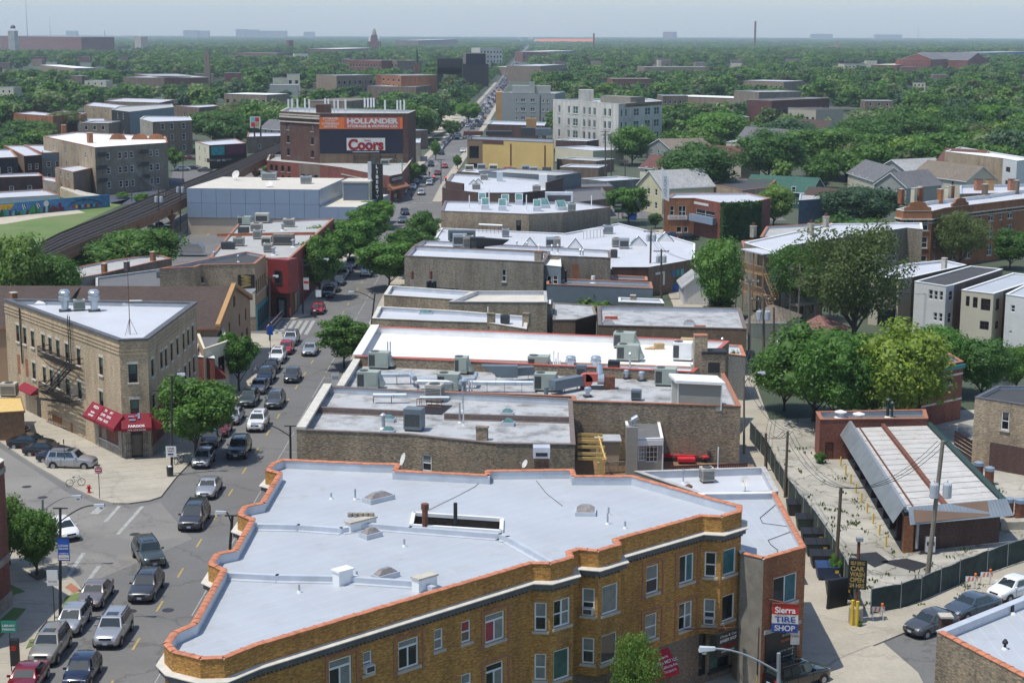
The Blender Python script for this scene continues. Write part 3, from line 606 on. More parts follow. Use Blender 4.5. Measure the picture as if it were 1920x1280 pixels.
def crown(kind):
 if kind not in CR:
  k,i=kind.rsplit('_',1);sd=hash_(kind)
  CR[kind]={'near':lambda:crown_mesh('crown',sd,60,13000,.066,flat=.82),'street':lambda:crown_mesh('crown',sd,54,9500,.075,flat=.8,shape='vase'),
   'open':lambda:crown_mesh('crown',sd,110,15000,.045,core=False,flat=.85,shape='open'),'mid':lambda:crown_mesh('crown',sd,34,2600,.12,flat=.78),'cone':lambda:crown_mesh('crown',sd,40,3000,.12,flat=1.9,shape='cone'),
   'far':lambda:crown_mesh('crown',sd,18,520,.24,flat=.75)}[k]()
 return CR[kind]
def hash_(s):
 h=0
 for ch in s: h=(h*31+ord(ch))%100003
 return h
def tree(x,y,ht,rad_,kind,mat,label,group=None,cat='tree',name='tree',z0=0.,trunk=True,tr=None,lift=None,pale=False):
 """ht full height, rad_ crown radius"""
 t=thing(name,label,cat,(x,y,z0),group);cm=crown(kind);fl={'near':.82,'street':.8,'open':.85,'mid':.78,'cone':1.9,'far':.75}[kind.rsplit('_',1)[0]]
 lift=ht*(.2 if kind[:6]=='street' else .13) if lift is None else lift;rad_*=1.2;cz=(ht-lift)/(2*fl)
 o=OBJ.new('crown',cm);C.objects.link(o);o.parent=t;o.location=(0,0,lift);o.rotation_euler=(0,0,(x*7.3+y*3.1)%6.28);o.scale=(rad_,rad_*(.9+((x*13)%1)*.2),cz)
 o.material_slots[0].link='OBJECT';o.material_slots[0].material=M[mat]
 if trunk:
  r=tr or max(.12,ht*.022);mb=MB('bark_pale' if pale else 'bark');top=VV(x+.2*rad_*.3,y,z0+lift+(ht-lift)*.45);mb.tube((x,y,z0-.1),(x,y,z0+lift*.8),r,r*.75,7);mb.tube((x,y,z0+lift*.8),top,r*.75,r*.3,6)
  if kind[:3]!='far' and kind[:4]!='cone':
   for k in range(6):
    a=k*1.05+x;zz=z0+lift*(.7+.12*k);e=VV(x+cos(a)*rad_*.65,y+sin(a)*rad_*.65,zz+(ht-lift)*.4);mb.tube((x,y,zz),e,r*.42,r*.1,5)
  mb.B('trunk',t)
 return t
def treepx(xc,yb,yt,wpx,kind,mat,label,group=None,z0=0.,**k):
 """base seen at (xc,yb), top at yt, crown wpx wide in the photograph"""
 b=P(xc,yb,z0);q=PY(xc,yt,b.y);zc=b.y*_cp+(CAMH-z0)*_sp
 return tree(b.x,b.y,(q.z-z0)*1.03,wpx/FPX*zc/2,kind,mat,label,group,z0=z0,**k)
# ---------------------------------------------------------------- cars
for nm,c,mt,rg in (('silver',(.42,.43,.44),.55,.3),('white',(.75,.75,.74),.0,.3),('black',(.008,.009,.011),.2,.2),('navy',(.015,.025,.055),.3,.22),('maroon',(.2,.01,.02),.3,.25),('red',(.42,.015,.02),.2,.25),('grey',(.1,.105,.11),.5,.28),('gunmetal',(.06,.063,.07),.45,.28),('champagne',(.32,.3,.25),.5,.3),('taupe',(.25,.22,.21),.5,.3),('greengrey',(.075,.095,.09),.45,.28),('blue',(.03,.07,.17),.4,.25),('slate',(.09,.12,.15),.45,.28),('beige',(.42,.39,.32),.4,.3)):
 m_=plain('paint_'+nm,c,rg,0,metal=mt,coat=.9)
 SV(m_.node_tree.nodes['Principled BSDF'].inputs['Coat Roughness'],.06)
CT={ # L W H  hood belt  x: nose, wsbase, wstop, rwtop, rwbase, tail ;trunk height ;ncuts of side glass
 'sedan':(4.6,1.8,1.44,.92,1.0,(.95,.35,-.85,-1.55),1.02,2),'compact':(4.2,1.72,1.5,.95,1.02,(.95,.3,-1.1,-1.75),1.0,2),'hatch':(4.1,1.72,1.5,.95,1.0,(1.0,.3,-1.3,-1.9),1.0,3),
 'suv':(4.65,1.86,1.72,1.08,1.16,(.95,.42,-1.85,-2.15),1.14,3),'wagon':(4.75,1.85,1.55,.98,1.05,(.95,.3,-1.75,-2.25),1.05,3),'van':(5.0,1.95,1.75,1.05,1.12,(1.3,.5,-2.1,-2.35),1.1,3),'pickup':(5.3,1.95,1.8,1.1,1.18,(.9,.4,-.6,-.9),1.1,2)}
_cars={}
def car_proto(kind,paint):
 L,Wd,H,hood,belt,(x1,x2,x3,x4),trunk,ncut=CT[kind];w=Wd/2;zb=.26
 t=thing('parked_car','car','car',(0,0,0));ORG[t.name]=VV(0,0,0);pm='paint_'+paint
 st=[(-L/2,.80,.62,.42),(-L/2+.1,.9,trunk-.1,.3),(-L/2+.35,.97,trunk,zb)]
 if x4>-L/2+.5: st+=[(x4-.1,1,trunk+.01,zb)]
 st+=[(x4+.15,1,belt+.0,zb),(0,1,belt,zb),(x1-.05,1,belt-.02,zb),(x1+.35,.985,hood,zb),(L/2-.5,.95,hood-.08,zb),(L/2-.18,.87,hood-.17,.28),(L/2-.04,.78,hood-.3,.36),(L/2,.68,.6,.42)]
 st.sort(key=lambda q:q[0]);secs=[]
 for x,k,zt,z0 in st:
  ww=w*k;h=zt-z0;half=[(0,z0),(.86*ww,z0),(.97*ww,z0+.12*h),(ww,z0+.38*h),(.995*ww,z0+.68*h),(.965*ww,z0+.88*h),(.89*ww,zt-.01),(.5*ww,zt+.018),(0,zt+.028)]
  secs.append([(x,y,z) for y,z in half]+[(x,-y,z) for y,z in half[-2:0:-1]])
 mb=MB(pm);m=len(secs[0]);vs=[p for s_ in secs for p in s_];fs=[]
 for a in range(len(secs)-1):
  for i in range(m): fs.append((a*m+i,a*m+(i+1)%m,(a+1)*m+(i+1)%m,(a+1)*m+i))
 fs.append(tuple(range(m-1,-1,-1)));fs.append(tuple((len(secs)-1)*m+i for i in range(m)));mb.add(vs,fs)
 # cabin
 wb,wr=w*.93,w*.74;B=belt-.03
 def ring(x,yy,z): return [(x,-yy,z),(x,yy,z)]
 bl=[(x4,wb*.93,B),(x4+.35,wb,B),(x1-.6,wb,B),(x1,wb*.93,hood if hood<B else B)];tl=[(x3-.05,wr*.93,H-.06),(x3+.3,wr,H-.005),(x2-.3,wr,H-.005),(x2+.05,wr*.93,H-.06)]
 vs=[];n4=4
 for pl in (bl,tl):
  for sgn in (1,-1):
   for x,y,z in pl: vs.append((x,y*sgn,z))
 # idx bl+:0-3 bl-:4-7 tl+:8-11 tl-:12-15 roof centre 16,17
 vs+=[(x3+.3,0,H+.03),(x2-.3,0,H+.03),(x3-.05,0,H-.03),(x2+.05,0,H-.03)]
 fs=[(i,i+1,9+i,8+i) for i in range(3)]+[(4+i,12+i,13+i,5+i) for i in range(3)]+[(3,7,15,19,11),(4,0,8,18,12),(8,9,16,18),(9,10,17,16),(10,11,19,17),(12,18,16,13),(13,16,17,14),(14,17,19,15)]
 mb.add(vs,fs);b=mb.B('body',t);b.data.polygons.foreach_set('use_smooth',[True]*len(b.data.polygons));b.data.set_sharp_from_angle(angle=rad(38))
 def lerp(p,q,k): return Ve(p)*(1-k)+Ve(q)*k
 def pane(q,u0,u1,v0,v1,name,off): # q: 4 corners bl br tr tl
  f=lambda u,v: lerp(lerp(q[0],q[1],u),lerp(q[3],q[2],u),v)
  o=Ve(off);MB('glass_car').face(f(u0,v0)+o,f(u1,v0)+o,f(u1,v1)+o,f(u0,v1)+o).B(name,t)
 V=vs;pane([V[7],V[3],V[11],V[15]],.06,.94,.04,.92,'windscreen',(.012,0,.012));pane([V[0],V[4],V[12],V[8]],.08,.92,.1,.88,'rear_window',(-.012,0,.012))
 for sgn,o in ((1,0),(-1,4)):
  q=[V[o],V[o+3],V[8+o+3],V[8+o]];q=[(bl[0][0],sgn*wb,B),(bl[3][0],sgn*wb,B),(tl[3][0],sgn*wr,H-.01),(tl[0][0],sgn*wr,H-.01)]
  cuts=[(.09,.5),(.535,.88)] if ncut==2 else [(.07,.3),(.335,.6),(.635,.88)]
  for u0,u1 in cuts: pane(q,u0,u1,.1,.86,'side_window',(0,sgn*.014,.004))
 wr_=.34 if kind in('suv','van','pickup') else .31
 for fx in (L/2-.82,-L/2+.85):
  for sg in (1,-1):
   o=MB('rubber').tube((fx,sg*(w-.2),wr_),(fx,sg*(w+.012),wr_),wr_,n=14).B('wheel',t)
   MB('alloy').tube((fx,sg*(w+.005),wr_),(fx,sg*(w+.025),wr_),wr_*.6,n=10).B('rim',o)
  a=MB(BP)
  for sg in (1,-1): a.tube((fx,sg*(w-.1),wr_+.03),(fx,sg*(w+.006),wr_+.03),wr_*1.17,n=16)
  a.B('wheel_arch',t)
 for sg in (1,-1):
  MB('lamp_lens').add([(L/2-.08,sg*w*.5,hood-.36),(L/2-.28,sg*w*.9,hood-.33),(L/2-.3,sg*w*.885,hood-.2),(L/2-.13,sg*w*.55,hood-.23)],[(0,1,2,3) if sg>0 else (3,2,1,0)]).B('headlight',t)
  mb2=MB('lamp_lens').pb((L/2-.34,sg*w*.62-.16,hood-.36),(.24,0,0),(0,.32,0),(0,0,.15));o=mb2.B('headlight',t)
  MB('tail_red').pb((-L/2-.0,sg*w*.72-.14,trunk-.32),(.15,0,0),(0,.28,0),(0,0,.2)).B('tail_light',t)
  MB(pm).pb((x1-.28,sg*(w+.02)-.1,B+.0),(.12,0,0),(0,.2,0),(0,0,.13)).B('wing_mirror',t)
 MB(BP).pb((L/2-.1,-w*.42,hood-.36),(.1,0,0),(0,w*.84,0),(0,0,.13)).B('grille',t)
 MB(BP).pb((L/2-.12,-w*.6,.32),(.135,0,0),(0,w*1.2,0),(0,0,.14)).B('bumper',t)
 MB('plate').pb((L/2+.016,-.16,.42),(.012,0,0),(0,.32,0),(0,0,.15)).B('number_plate',t);MB('plate').pb((-L/2-.015,-.16,.6),(.012,0,0),(0,.32,0),(0,0,.15)).B('number_plate',t)
 if kind in('suv','wagon','van'):
  for sg in (1,-1): MB('dark_metal').pb((x3+.1,sg*wr*.92-.02,H+.01),(x2-x3-.3,0,0),(0,.04,0),(0,0,.05)).B('roof_rail',t)
 MB('glass_car').face((x2-.75,-.38,H+.033),(x2-.2,-.38,H+.03),(x2-.2,.38,H+.03),(x2-.75,.38,H+.033)).B('sunroof',t) if kind in('suv','van','wagon') else None
 if kind=='pickup': MB(BP).pb((-L/2+.15,-w*.82,trunk-.0),(x4+L/2-.35,0,0),(0,w*1.64,0),(0,0,.045)).B('load_bed',t)
 s_=MB(BP)
 for sg in (1,-1):
  for xx in (x1-.35,(x1+x4)/2-.1,x4+.55): s_.pb((xx,sg*(w*.999)-.004,.42),(.018,0,0),(0,.009,0),(0,0,B-.52))
 s_.B('door_seam',t)
 return t
def flat(t):
 mb=MB();
 for c in [t]+list(t.children_recursive):
  if c.type=='MESH':
   ms=[m.name for m in c.data.materials];
   for p in c.data.polygons: mb.use(ms[p.material_index] if ms else 'rubber').face(*[c.data.vertices[i].co for i in p.vertices])
 o=mb.B('parked_car');return o
def car(px,py,ang,kind,paint,label,group=None,cat='car',z=0.,name='parked_car',world=None):
 """ang: heading in degrees, 0 = +x, 90 = away from the camera"""
 p=Ve(world) if world else P(px,py,z);far=p.y>330;k=(kind,paint,far);first=k not in _cars
 if first:
  t=car_proto(kind,paint);_cars[k]=flat(t) if far else t
  if far:
   for c in list(t.children_recursive)+[t]: OBJ.remove(c)
 if first: r=_cars[k];r.location=p;r.rotation_euler=(0,0,rad(ang));r['label']=label
 else: r=dup(_cars[k],p,rad(ang),label)
 r.name=name;r['category']=cat
 if group: r['group']=group
 elif 'group' in r.keys(): del r['group']
 return r
# ---------------------------------------------------------------- ground, roads, pavements
def xy(l,z=0.): return [P(a,b,z).to_2d() for a,b in l]
def sheet(name,pts,z,mat,ang=0): mb=MB(mat,ang=ang);mb.face(*[V3(p,z) for p in pts]);return struct(name,mb)
struct('ground',MB('far_ground').face((-14000,-60,-.03),(14000,-60,-.03),(14000,15500,-.03),(-14000,15500,-.03)))
def cx(Y):  # centre line of the avenue
 k=[(50,-25.1),(250,-24.6),(450,-24.),(728,-18.3),(1386,-7.8),(2243,3.),(5200,47.)]
 for (a,x0),(b,x1) in zip(k[:-1],k[1:]):
  if Y<=b: return x0+(x1-x0)*(Y-a)/(b-a)
 return 47.
def wl(Y): return 6.2 if Y<160 else (4.6 if Y<330 else 4.9)
YS=[50,90,130,160,200,250,310,360,400,450,520,600,728,1000,1386,1800,2243,3200,5200]
sheet('road',[VV(-95,50),VV(-14,50),VV(-14,450),VV(-60,450),VV(-95,250)],.0,'asphalt')
sheet('avenue',[VV(cx(y)-5.2,y) for y in YS[9:]]+[VV(cx(y)+5.2,y) for y in reversed(YS[9:])],.001,'asphalt')
sheet('cross_street',[Ve(p) for p in ((-60,372),(60,360),(60,385),(-60,405))],.004,'asphalt')
sheet('side_street',xy([(-260,960),(-260,790),(0,840),(69,884),(130,925),(186,946),(245,953),(300,941),(360,1010),(150,1100),(118,1060),(60,1045),(0,1010)]),.004,'asphalt_old')
def pip(p,poly):
 c=False;n=len(poly)
 for i in range(n):
  a,b=poly[i],poly[i-1]
  if (a.y>p.y)!=(b.y>p.y) and p.x<(b.x-a.x)*(p.y-a.y)/(b.y-a.y)+a.x: c=not c
 return c
def pavement(name,pts,mat='concrete',top=.12,slabs=None,kerb=True,ang=0,size=1.55,kw=.18,kedges=None):
 mb=MB(mat,ang=ang).prism(pts,-.02,top);o=struct(name,mb)
 if slabs:
  x0=min(p.x for p in slabs);x1=max(p.x for p in slabs);y0=min(p.y for p in slabs);y1=max(p.y for p in slabs);X,Y=ax_(ang);c=VV((x0+x1)/2,(y0+y1)/2);n=int(max(x1-x0,y1-y0)/size)
  me=None
  for i in range(-n,n):
   for j in range(-n,n):
    q=[c+X.to_2d()*(i+a)*size+Y.to_2d()*(j+b)*size for a,b in ((0,0),(1,0),(1,1),(0,1))]
    m=(q[0]+q[2])/2
    if pip(m,slabs) and all(pip(r_,pts) for r_ in q):
     if me is None: s=size-.06;k=MB(mat).box((0,0,0),(s,s,.012)).B('slab',None);me=k.data;OBJ.remove(k)
     k=OBJ.new('slab',me);C.objects.link(k);k.parent=o;k.location=V3(m,top+R.uniform(-.004,.003));k.rotation_euler=(R.uniform(-.003,.003),R.uniform(-.003,.003),ang)
 if kerb:
  kb=MB('concrete')
  for i in (kedges if kedges is not None else range(len(pts)-1)):
   a,b=pts[i],pts[i+1];d=(b-a).normalized();nn=VV(-d.y,d.x);L=(b-a).length
   kb.pb(V3(a-nn*kw*.5,-.02),V3(b-a,0),V3(nn*kw,0),Z*(top+.035))
  kb.B('kerb',o)
 return o
cor=xy([(-160,760),(0,826),(69,872),(98,888),(141,914),(184,934),(213,942),(243,942),(279,937),(300,930),(329,893),(359,862)],.12)+[VV(-29.7,170),VV(-29.3,215),VV(-30.2,219),VV(-60,223),VV(-70,190)]
pavement('pavement_corner',cor,slabs=xy([(30,838),(300,960),(352,860),(330,800),(60,800)],.12),ang=.35,kedges=range(0,13),size=1.7)
pavement('pavement_west',[Ve(p) for p in ((-31,231),(-28.8,236),(-28.4,262),(-27.8,300),(-28.2,350),(-29,366),(-31,369),(-34,371),(-34,231))],kedges=range(0,6),slabs=[Ve(p) for p in ((-38,232),(-28,232),(-28,262),(-38,262))],ang=.03)
low=xy([(20,1300),(60,1252),(112,1160),(152,1106),(138,1088),(124,1076),(125,1060),(121,1051),(46,1038),(0,1012),(-200,960)],.12)+[VV(-60,100),VV(-45,80)]
lo=pavement('pavement_near',low,slabs=xy([(0,1300),(30,1300),(60,1250),(108,1160),(150,1104),(120,1060),(60,1050),(30,1120),(0,1200)],.12),ang=-.04,kedges=range(0,10),size=1.6)
MB(TD).face(*[V3(p,.14) for p in xy([(122,1100),(138,1112),(150,1104),(133,1092)],.14)]).B('tactile_paving',lo)
sheet('lawn_strip',xy([(116,1140),(150,1126),(157,1107),(122,1118)],.15),.15,'grass');sheet('lawn_patch',xy([(-20,1180),(0,1195),(50,1140),(25,1138)],.15),.15,'grass');sheet('lawn_bed',xy([(48,1215),(75,1203),(60,1195),(72,1197),(56,1202)],.15)[:2]+xy([(72,1196),(56,1198)],.15),.15,'grass');sheet('planting_bed',xy([(52,1076),(70,1088),(96,1078),(80,1066)],.15),.15,'soil');sheet('lawn_corner',xy([(0,1135),(30,1112),(48,1108),(20,1095),(0,1100)],.15),.15,'grass')
pavement('pavement_east',[Ve(p) for p in ((-20.3,70),(-20.1,170),(-19.9,250),(-19.7,352),(-12,352),(-12,70))],kedges=range(0,3));pavement('pavement_east_far',[VV(cx(y)+4.8,y) for y in (398,450,520,600,728,1000)]+[VV(cx(y)+7,y) for y in (1000,728,600,520,450,398)],kerb=False)
pavement('pavement_west_far',[VV(cx(y)-5.,y) for y in (410,450,520,600,728,1000,1386)]+[VV(cx(y)-7.4,y) for y in (1386,1000,728,600,520,450,410)],kerb=False)
# markings
def stripes(name,mat,rects,z=.009):
 mb=MB(mat)
 for q in rects: mb.face(*[V3(p,z) for p in q])
 return struct(name,mb)
def seg(a,b,w): d=(b-a).normalized();n=VV(-d.y,d.x)*w/2;return [a-n,b-n,b+n,a+n]
stripes('centre_line','line_yellow',[seg(VV(cx(y)+.0,y),VV(cx(y),y+2.2),.16) for y in np.arange(96,360,7.4)])
stripes('lane_line','line_white',[seg(VV(-22.3,y),VV(-22.2,y+12),.08) for y in range(96,320,14)]+[seg(VV(-22.3,y),VV(-20.9,y-.2),.12) for y in range(100,320,7)]+[seg(VV(cx(y)-1,y),VV(cx(y)-1,y+20),.15) for y in (405,430,455,480,505)])
stripes('crosswalk','line_white',[seg(*xy(l),.32) for l in ([(224,948),(197,978)],[(267,949),(221,1001)],[(157,1036),(128,1078)],[(186,1060),(157,1100)])]+[seg(*xy([(191,950),(176,963)]),.7)]+[[VV(-32.6+i*.9,219.5),VV(-32.1+i*.9,219.5),VV(-32.3+i*.9,230.5),VV(-32.8+i*.9,230.5)] for i in range(0,6)]+[seg(P(500+j*1,a,0).to_2d(),P(546-j*2,a+1,0).to_2d(),.45) for j,a in enumerate(range(590,634,6))]+[seg(VV(x,372),VV(x+1.2,372),.4) for x in np.arange(-27,-19,1.9)]+[seg(VV(x,396),VV(x+1.2,395.5),.5) for x in np.arange(-28,-19,1.9)]+[seg(VV(-29,y),VV(-24,y),.35) for y in range(376,394,3)]+[seg(VV(cx(y)-4,y),VV(cx(y)+4,y),.5) for y in (518,524,556,562)])
for i,(x,y,lb) in enumerate(((315,1143,'round'),(306,901,'x'),(454,772,'x'),(253,1001,'x'),(245,1145,'x'),(80,932,'x'),(50,912,'x'))):
 p=P(x,y,.012);MB('dark_metal').lathe(p,[(.42,0),(.42,.006)],16).B('manhole_cover',None)['kind']='structure'
# alley, lots
al=xy([(1392,640),(1405,760),(1420,850),(1440,900),(1500,1000),(1540,1100),(1590,1180),(1562,1240),(1440,1330),(1380,1330),(1500,1200),(1560,1230),(1500,1030),(1455,925),(1395,850),(1380,640)])
sheet('alley',[Ve(p) for p in ((19.5,60),(19.2,100),(19.6,130),(21,160),(24,240),(27,340),(34,345),(32,240),(27.5,175),(26.5,155),(25.2,135),(24.0,110),(26,100),(24,60))],.006,'concrete')
sheet('lot',[Ve(p) for p in ((24.0,108),(25.4,146),(26.8,170),(62,178),(64,128),(48,118),(30,109))],.01,'lot_concrete')
sheet('yard',[Ve(p) for p in ((38,124),(66,120),(75,170),(45,170))],.014,'lot_concrete')
pavement('pavement_street',xy([(1440,1330),(1568,1236),(1704,1180),(1861,1120),(1960,1082),(1960,1040),(1800,1094),(1690,1140),(1610,1165),(1520,1200),(1380,1250),(1200,1330)],.1),mat='concrete',top=.1,kedges=range(0,4),slabs=xy([(1500,1280),(1568,1240),(1704,1186),(1920,1100),(1920,1060),(1690,1144),(1610,1170),(1400,1280)],.1),ang=.42)
sheet('street',xy([(1400,1380),(1568,1238),(1704,1182),(1861,1122),(2000,1070),(2000,1380)]),.003,'asphalt')
sheet('alley_apron',[Ve(p) for p in ((14,60),(24,60),(24.5,104),(19,108))],.115,'concrete')
wd=MB('leaf_olive');rw=np.random.RandomState(5)
for k in range(150):
 q=VV(25+rw.rand()*12 if k%3 else 60-rw.rand()*18,112+rw.rand()*50,.02);
 for j in range(7): a_=q+VV(rw.normal()*.22,rw.normal()*.3,0);n_=Ve(rw.normal(size=3)).normalized()*.12;wd.face(a_,a_+n_+Z*.1,a_+Z*.25,a_-n_+Z*.1)
wd=wd.B('weeds');wd['kind']='stuff';wd['label']='sparse weeds growing through the cracked lot'
# ================================================================ the yellow-brick corner building
HB=11.
px=[(529,861),(510,868),(497,882),(521,888),(488,943),(456,949),(445,965),(469,974),(437,1031),(403,1038),(390,1058),(415,1069),(359,1169),(322,1186),(307,1208),(322,1223),(375,1236),(420,1235),(480,1211),(996,1057),(1032,1058),(1076,1046),(1071,1035),(1085,1031),(1122,1034),(1166,1021),(1158,1012),(1316,968),(1354,970),(1391,959),(1391,948),(1365,942),(1187,892),(1080,892),(1076,880),(910,882),(910,890),(745,882),(751,870),(680,868)]
wp=(GD,'glass_blind');wq=(GD,GD,'glass_blind','glass_blind');D=lambda **k:dict(near=True,**k)
wins=[(18,617,660,1233,1296,D(style='tri',pane=(GD,'glass_blind','glass_blind'))),(18,681,698,1220,1261,D(style='dh',pane=wp,ac=1)),(18,747,785,1197,1251,D(style='tri',pane=(GD,GD,'glass_blind'))),(18,814,831,1178,1217,D(pane='glass_blind')),(18,865,883,1163,1203,D(pane=(GD,'glass_red'))),(18,910,946,1148,1201,D(style='tri',pane=('glass_red','glass_blind','glass_blind'))),(18,911,944,1242,1298,D(style='tri',pane=(GD,'glass_blind',GD))),(18,865,884,1262,1300,D(pane=wp)),
(19,1002,1025,1129,1182,D(pane=wp)),(19,1002,1024,1225,1274,D(pane='glass_blind')),(20,1038,1069,1122,1173,D(style='dh2',pane=wq)),(20,1038,1068,1216,1272,D(style='pic',pane='glass_green')),(23,1091,1115,1102,1153,D(pane=wp,ac=1)),(23,1091,1114,1195,1243,D(pane=wp)),(24,1129,1159,1095,1148,D(style='pic',pane='glass_blind')),(24,1127,1157,1187,1240,D(style='pic',pane=GD)),
(26,1212,1235,1059,1111,D(style='dh',pane=wp)),(26,1210,1232,1150,1197,D(pane='glass_blind')),(26,1274,1301,1039,1091,D(style='two',pane=(GD,'glass_teal'))),(26,1273,1298,1128,1179,D(style='dh2',pane=wq)),(27,1321,1343,1034,1081,D(pane=GD)),(27,1319,1341,1122,1170,D(pane=wp,ac=1)),(28,1356,1380,1028,1076,D(style='pic',pane='glass_teal')),(28,1354,1377,1114,1162,D(style='pic',pane=GD))]
seen=[0,1,2,3,4,5,6,7,8,9,10,11,12,13,14,15,16,17,18,19,20,21,22,23,24,25,26,27,28,29,30,31,32,33,34,35,36,37,38,39]
B1=bld('corner_building','long three-storey yellow brick apartment building with a silver roof, orange tile coping and bay windows',AB,px,HB,'yellow_brick',SR_,.55,'pale_stone',.3,wins,base=3.5,near=True,tiles=range(40),tmat='terracotta')
rt=B1.root;pts=B1.pts
for o in list(rt.children):
 if o.name.startswith('roof'): OBJ.remove(o)
hole=[P(a,b,B1.zr).to_2d() for a,b in ((776,965),(941,976),(940,999),(771,988))]
from mathutils.geometry import tessellate_polygon
outer=inset(pts,.15,B1.ccw);allp=[V3(p,B1.zr) for p in outer+hole]
mb=MB(SR_,ang=B1.ang);tr=tessellate_polygon([[V3(p,0) for p in outer],[V3(p,0) for p in hole]])
mb.add(allp,[tuple(f) for f in tr]);mb.B('roof',rt)
mb=MB(CBB)
for i in range(4): wf(mb,hole[i],hole[(i+1)%4],2.,B1.zr,[],VV(0,0))
mb.B('light_well',rt);m2=MB(FW)
for i in range(4):
 a,b=hole[i],hole[(i+1)%4];d=(b-a).normalized();n_=VV(-d.y,d.x);m2.pb(V3(a-n_*.12,B1.zr-.02),V3(b-a,0),V3(n_*.24,0),Z*.22)
m2.B('well_kerb',rt)
def ridge(b,pl,w=.3,h=.36,mat='flashing',name='fire_wall'):
 mb=MB(mat,ang=b.ang)
 for a,c in zip(pl[:-1],pl[1:]):
  a,c=b.rp(*a).to_2d(),b.rp(*c).to_2d();d=(c-a).normalized();n=VV(-d.y,d.x);mb.pb(V3(a-n*w/2-d*w*.3,b.zr-.02),V3(c-a+d*w*.6,0),V3(n*w,0),Z*h)
  mb.pb(V3(a-n*w*1.4,b.zr-.02),V3(c-a,0),V3(n*w*2.8,0),Z*.07)
 mb.B(name,b.root)
ridge(B1,[(470,991),(560,993),(640,999)]);ridge(B1,[(640,999),(690,990),(770,997),(938,1010),(952,1015),(1035,1062)]);ridge(B1,[(417,1083),(520,1088),(640,1090),(785,1100),(812,1110)])
B1.chimney(677,991,2.0,.5,.55,FW,'stone');o=MB('limestone')
for k in range(5): q=B1.rp(657+k*10,986)+Z*.6;o.lathe(q,[(.17,0),(.17,.25)],6)
o.B('chimney_pots',rt);B1.chimney(643,1093,.95,.6,.75,WP_,WP_);B1.chimney(796,1104,1.3,.6,.7,WP_,'stone')
B1.skylight(710,938,2.0,.9,.3,'skylight_glass',rz=B1.ang);B1.skylight(695,1006,1.2,.8,.3);B1.skylight(723,1083,1.5,.7,.3);B1.skylight(1098,962,1.4,1.3,.25,'skylight_glass',rz=B1.ang+.75)
for x,y,h in ((666,936,.7),(621,935,.4),(758,1024,.45),(561,1110,.45),(1141,965,.5),(1139,982,.7),(1172,990,.45),(669,1080,.3)): B1.pipe(x,y,h,.06)
q=B1.rp(797,990);MB('rust').tube(q-Z*4,q+Z*1.4,.18).lathe(q+Z*1.2,[(.24,0),(.24,.35)],8).B('flue',rt);q=B1.rp(854,990);MB(BP).tube(q-Z*4,q+Z*1.6,.12).B('flue',rt)
# cornice: pale ledge, dark soffit, dentils;follows the street fronts
op=inset(pts,-.4,B1.ccw);ip=inset(pts,.02,B1.ccw);cz=HB-1.05
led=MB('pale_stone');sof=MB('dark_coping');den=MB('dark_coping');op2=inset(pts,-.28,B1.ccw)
for i in list(range(0,31)):
 j=i+1;a,b,c_,d_=op[i],op[j],ip[j],ip[i]
 led.add([V3(a,cz),V3(b,cz),V3(c_,cz),V3(d_,cz),V3(a,cz+.05),V3(b,cz+.05),V3(c_,cz+.11),V3(d_,cz+.11)],[(0,1,5,4),(4,5,6,7),(3,0,4,7),(1,2,6,5),(3,2,1,0)])
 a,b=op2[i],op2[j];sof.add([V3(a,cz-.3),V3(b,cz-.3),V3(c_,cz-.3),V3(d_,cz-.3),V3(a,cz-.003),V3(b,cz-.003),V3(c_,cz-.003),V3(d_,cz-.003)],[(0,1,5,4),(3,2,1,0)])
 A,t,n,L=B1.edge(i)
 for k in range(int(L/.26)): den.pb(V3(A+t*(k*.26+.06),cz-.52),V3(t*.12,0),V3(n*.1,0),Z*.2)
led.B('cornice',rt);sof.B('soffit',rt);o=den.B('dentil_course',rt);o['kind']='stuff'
# soldier-course frames round the wide openings
fr=MB(TD)
for (e,x0,x1,yt,yb) in ((18,610,672,1222,1300),(18,738,795,1186,1262),(18,902,955,1138,1212),(18,902,955,1232,1306),(26,1204,1244,1050,1120),(26,1202,1242,1140,1204),(26,1266,1310,1030,1100),(26,1265,1308,1120,1188)):
 A,t,n,L=B1.edge(e);u0=ow(x0,(yt+yb)/2,A,t)[0];u1=ow(x1,(yt+yb)/2,A,t)[0];z1=ow((x0+x1)/2,yt,A,t)[1];z0=ow((x0+x1)/2,yb,A,t)[1]
 for a,b,c_,d_ in ((u0,u1,z1-.14,z1),(u0,u0+.14,z0,z1-.14),(u1-.14,u1,z0,z1-.14)): fr.pb(V3(A+t*a,c_),V3(t*(b-a),0),V3(n*.035,0),Z*(d_-c_))
fr.B('brick_surround',rt)
# ground floor
L1=[pts[i] for i in (0,4,8,12,18)];
A,t,n,L=B1.edge(26);e0=pts[19];e1=A+t*0;e2=P(1385,1000,HB).to_2d()
low_=[pts[0],pts[4],pts[8],pts[12],pts[15]+(pts[31]-pts[15]).normalized()*.8,pts[17]+VV(.2,.4),pts[18],pts[19],pts[22],pts[26],pts[27],A+t*(L+4.3),pts[31]+VV(-.3,-.1),pts[32],pts[33],pts[35],pts[37],pts[39]]
ccw=True;gf=MB('brown_brick')
area=sum(low_[i].x*low_[(i+1)%18].y-low_[(i+1)%18].x*low_[i].y for i in range(18))
sh=[(1208,1246,1214,1296,D(style='two',frame=BP,pane='glass_green',sill=None)),(1252,1290,1207,1282,D(style='two',frame=BP,pane='glass_green',sill=None)),(1296,1324,1190,1268,D(style='dh',frame=BP,pane=GD,sill=None)),(1330,1368,1186,1252,D(style='two',frame=BP,pane=('glass_green',GD),sill='dark_metal'))]
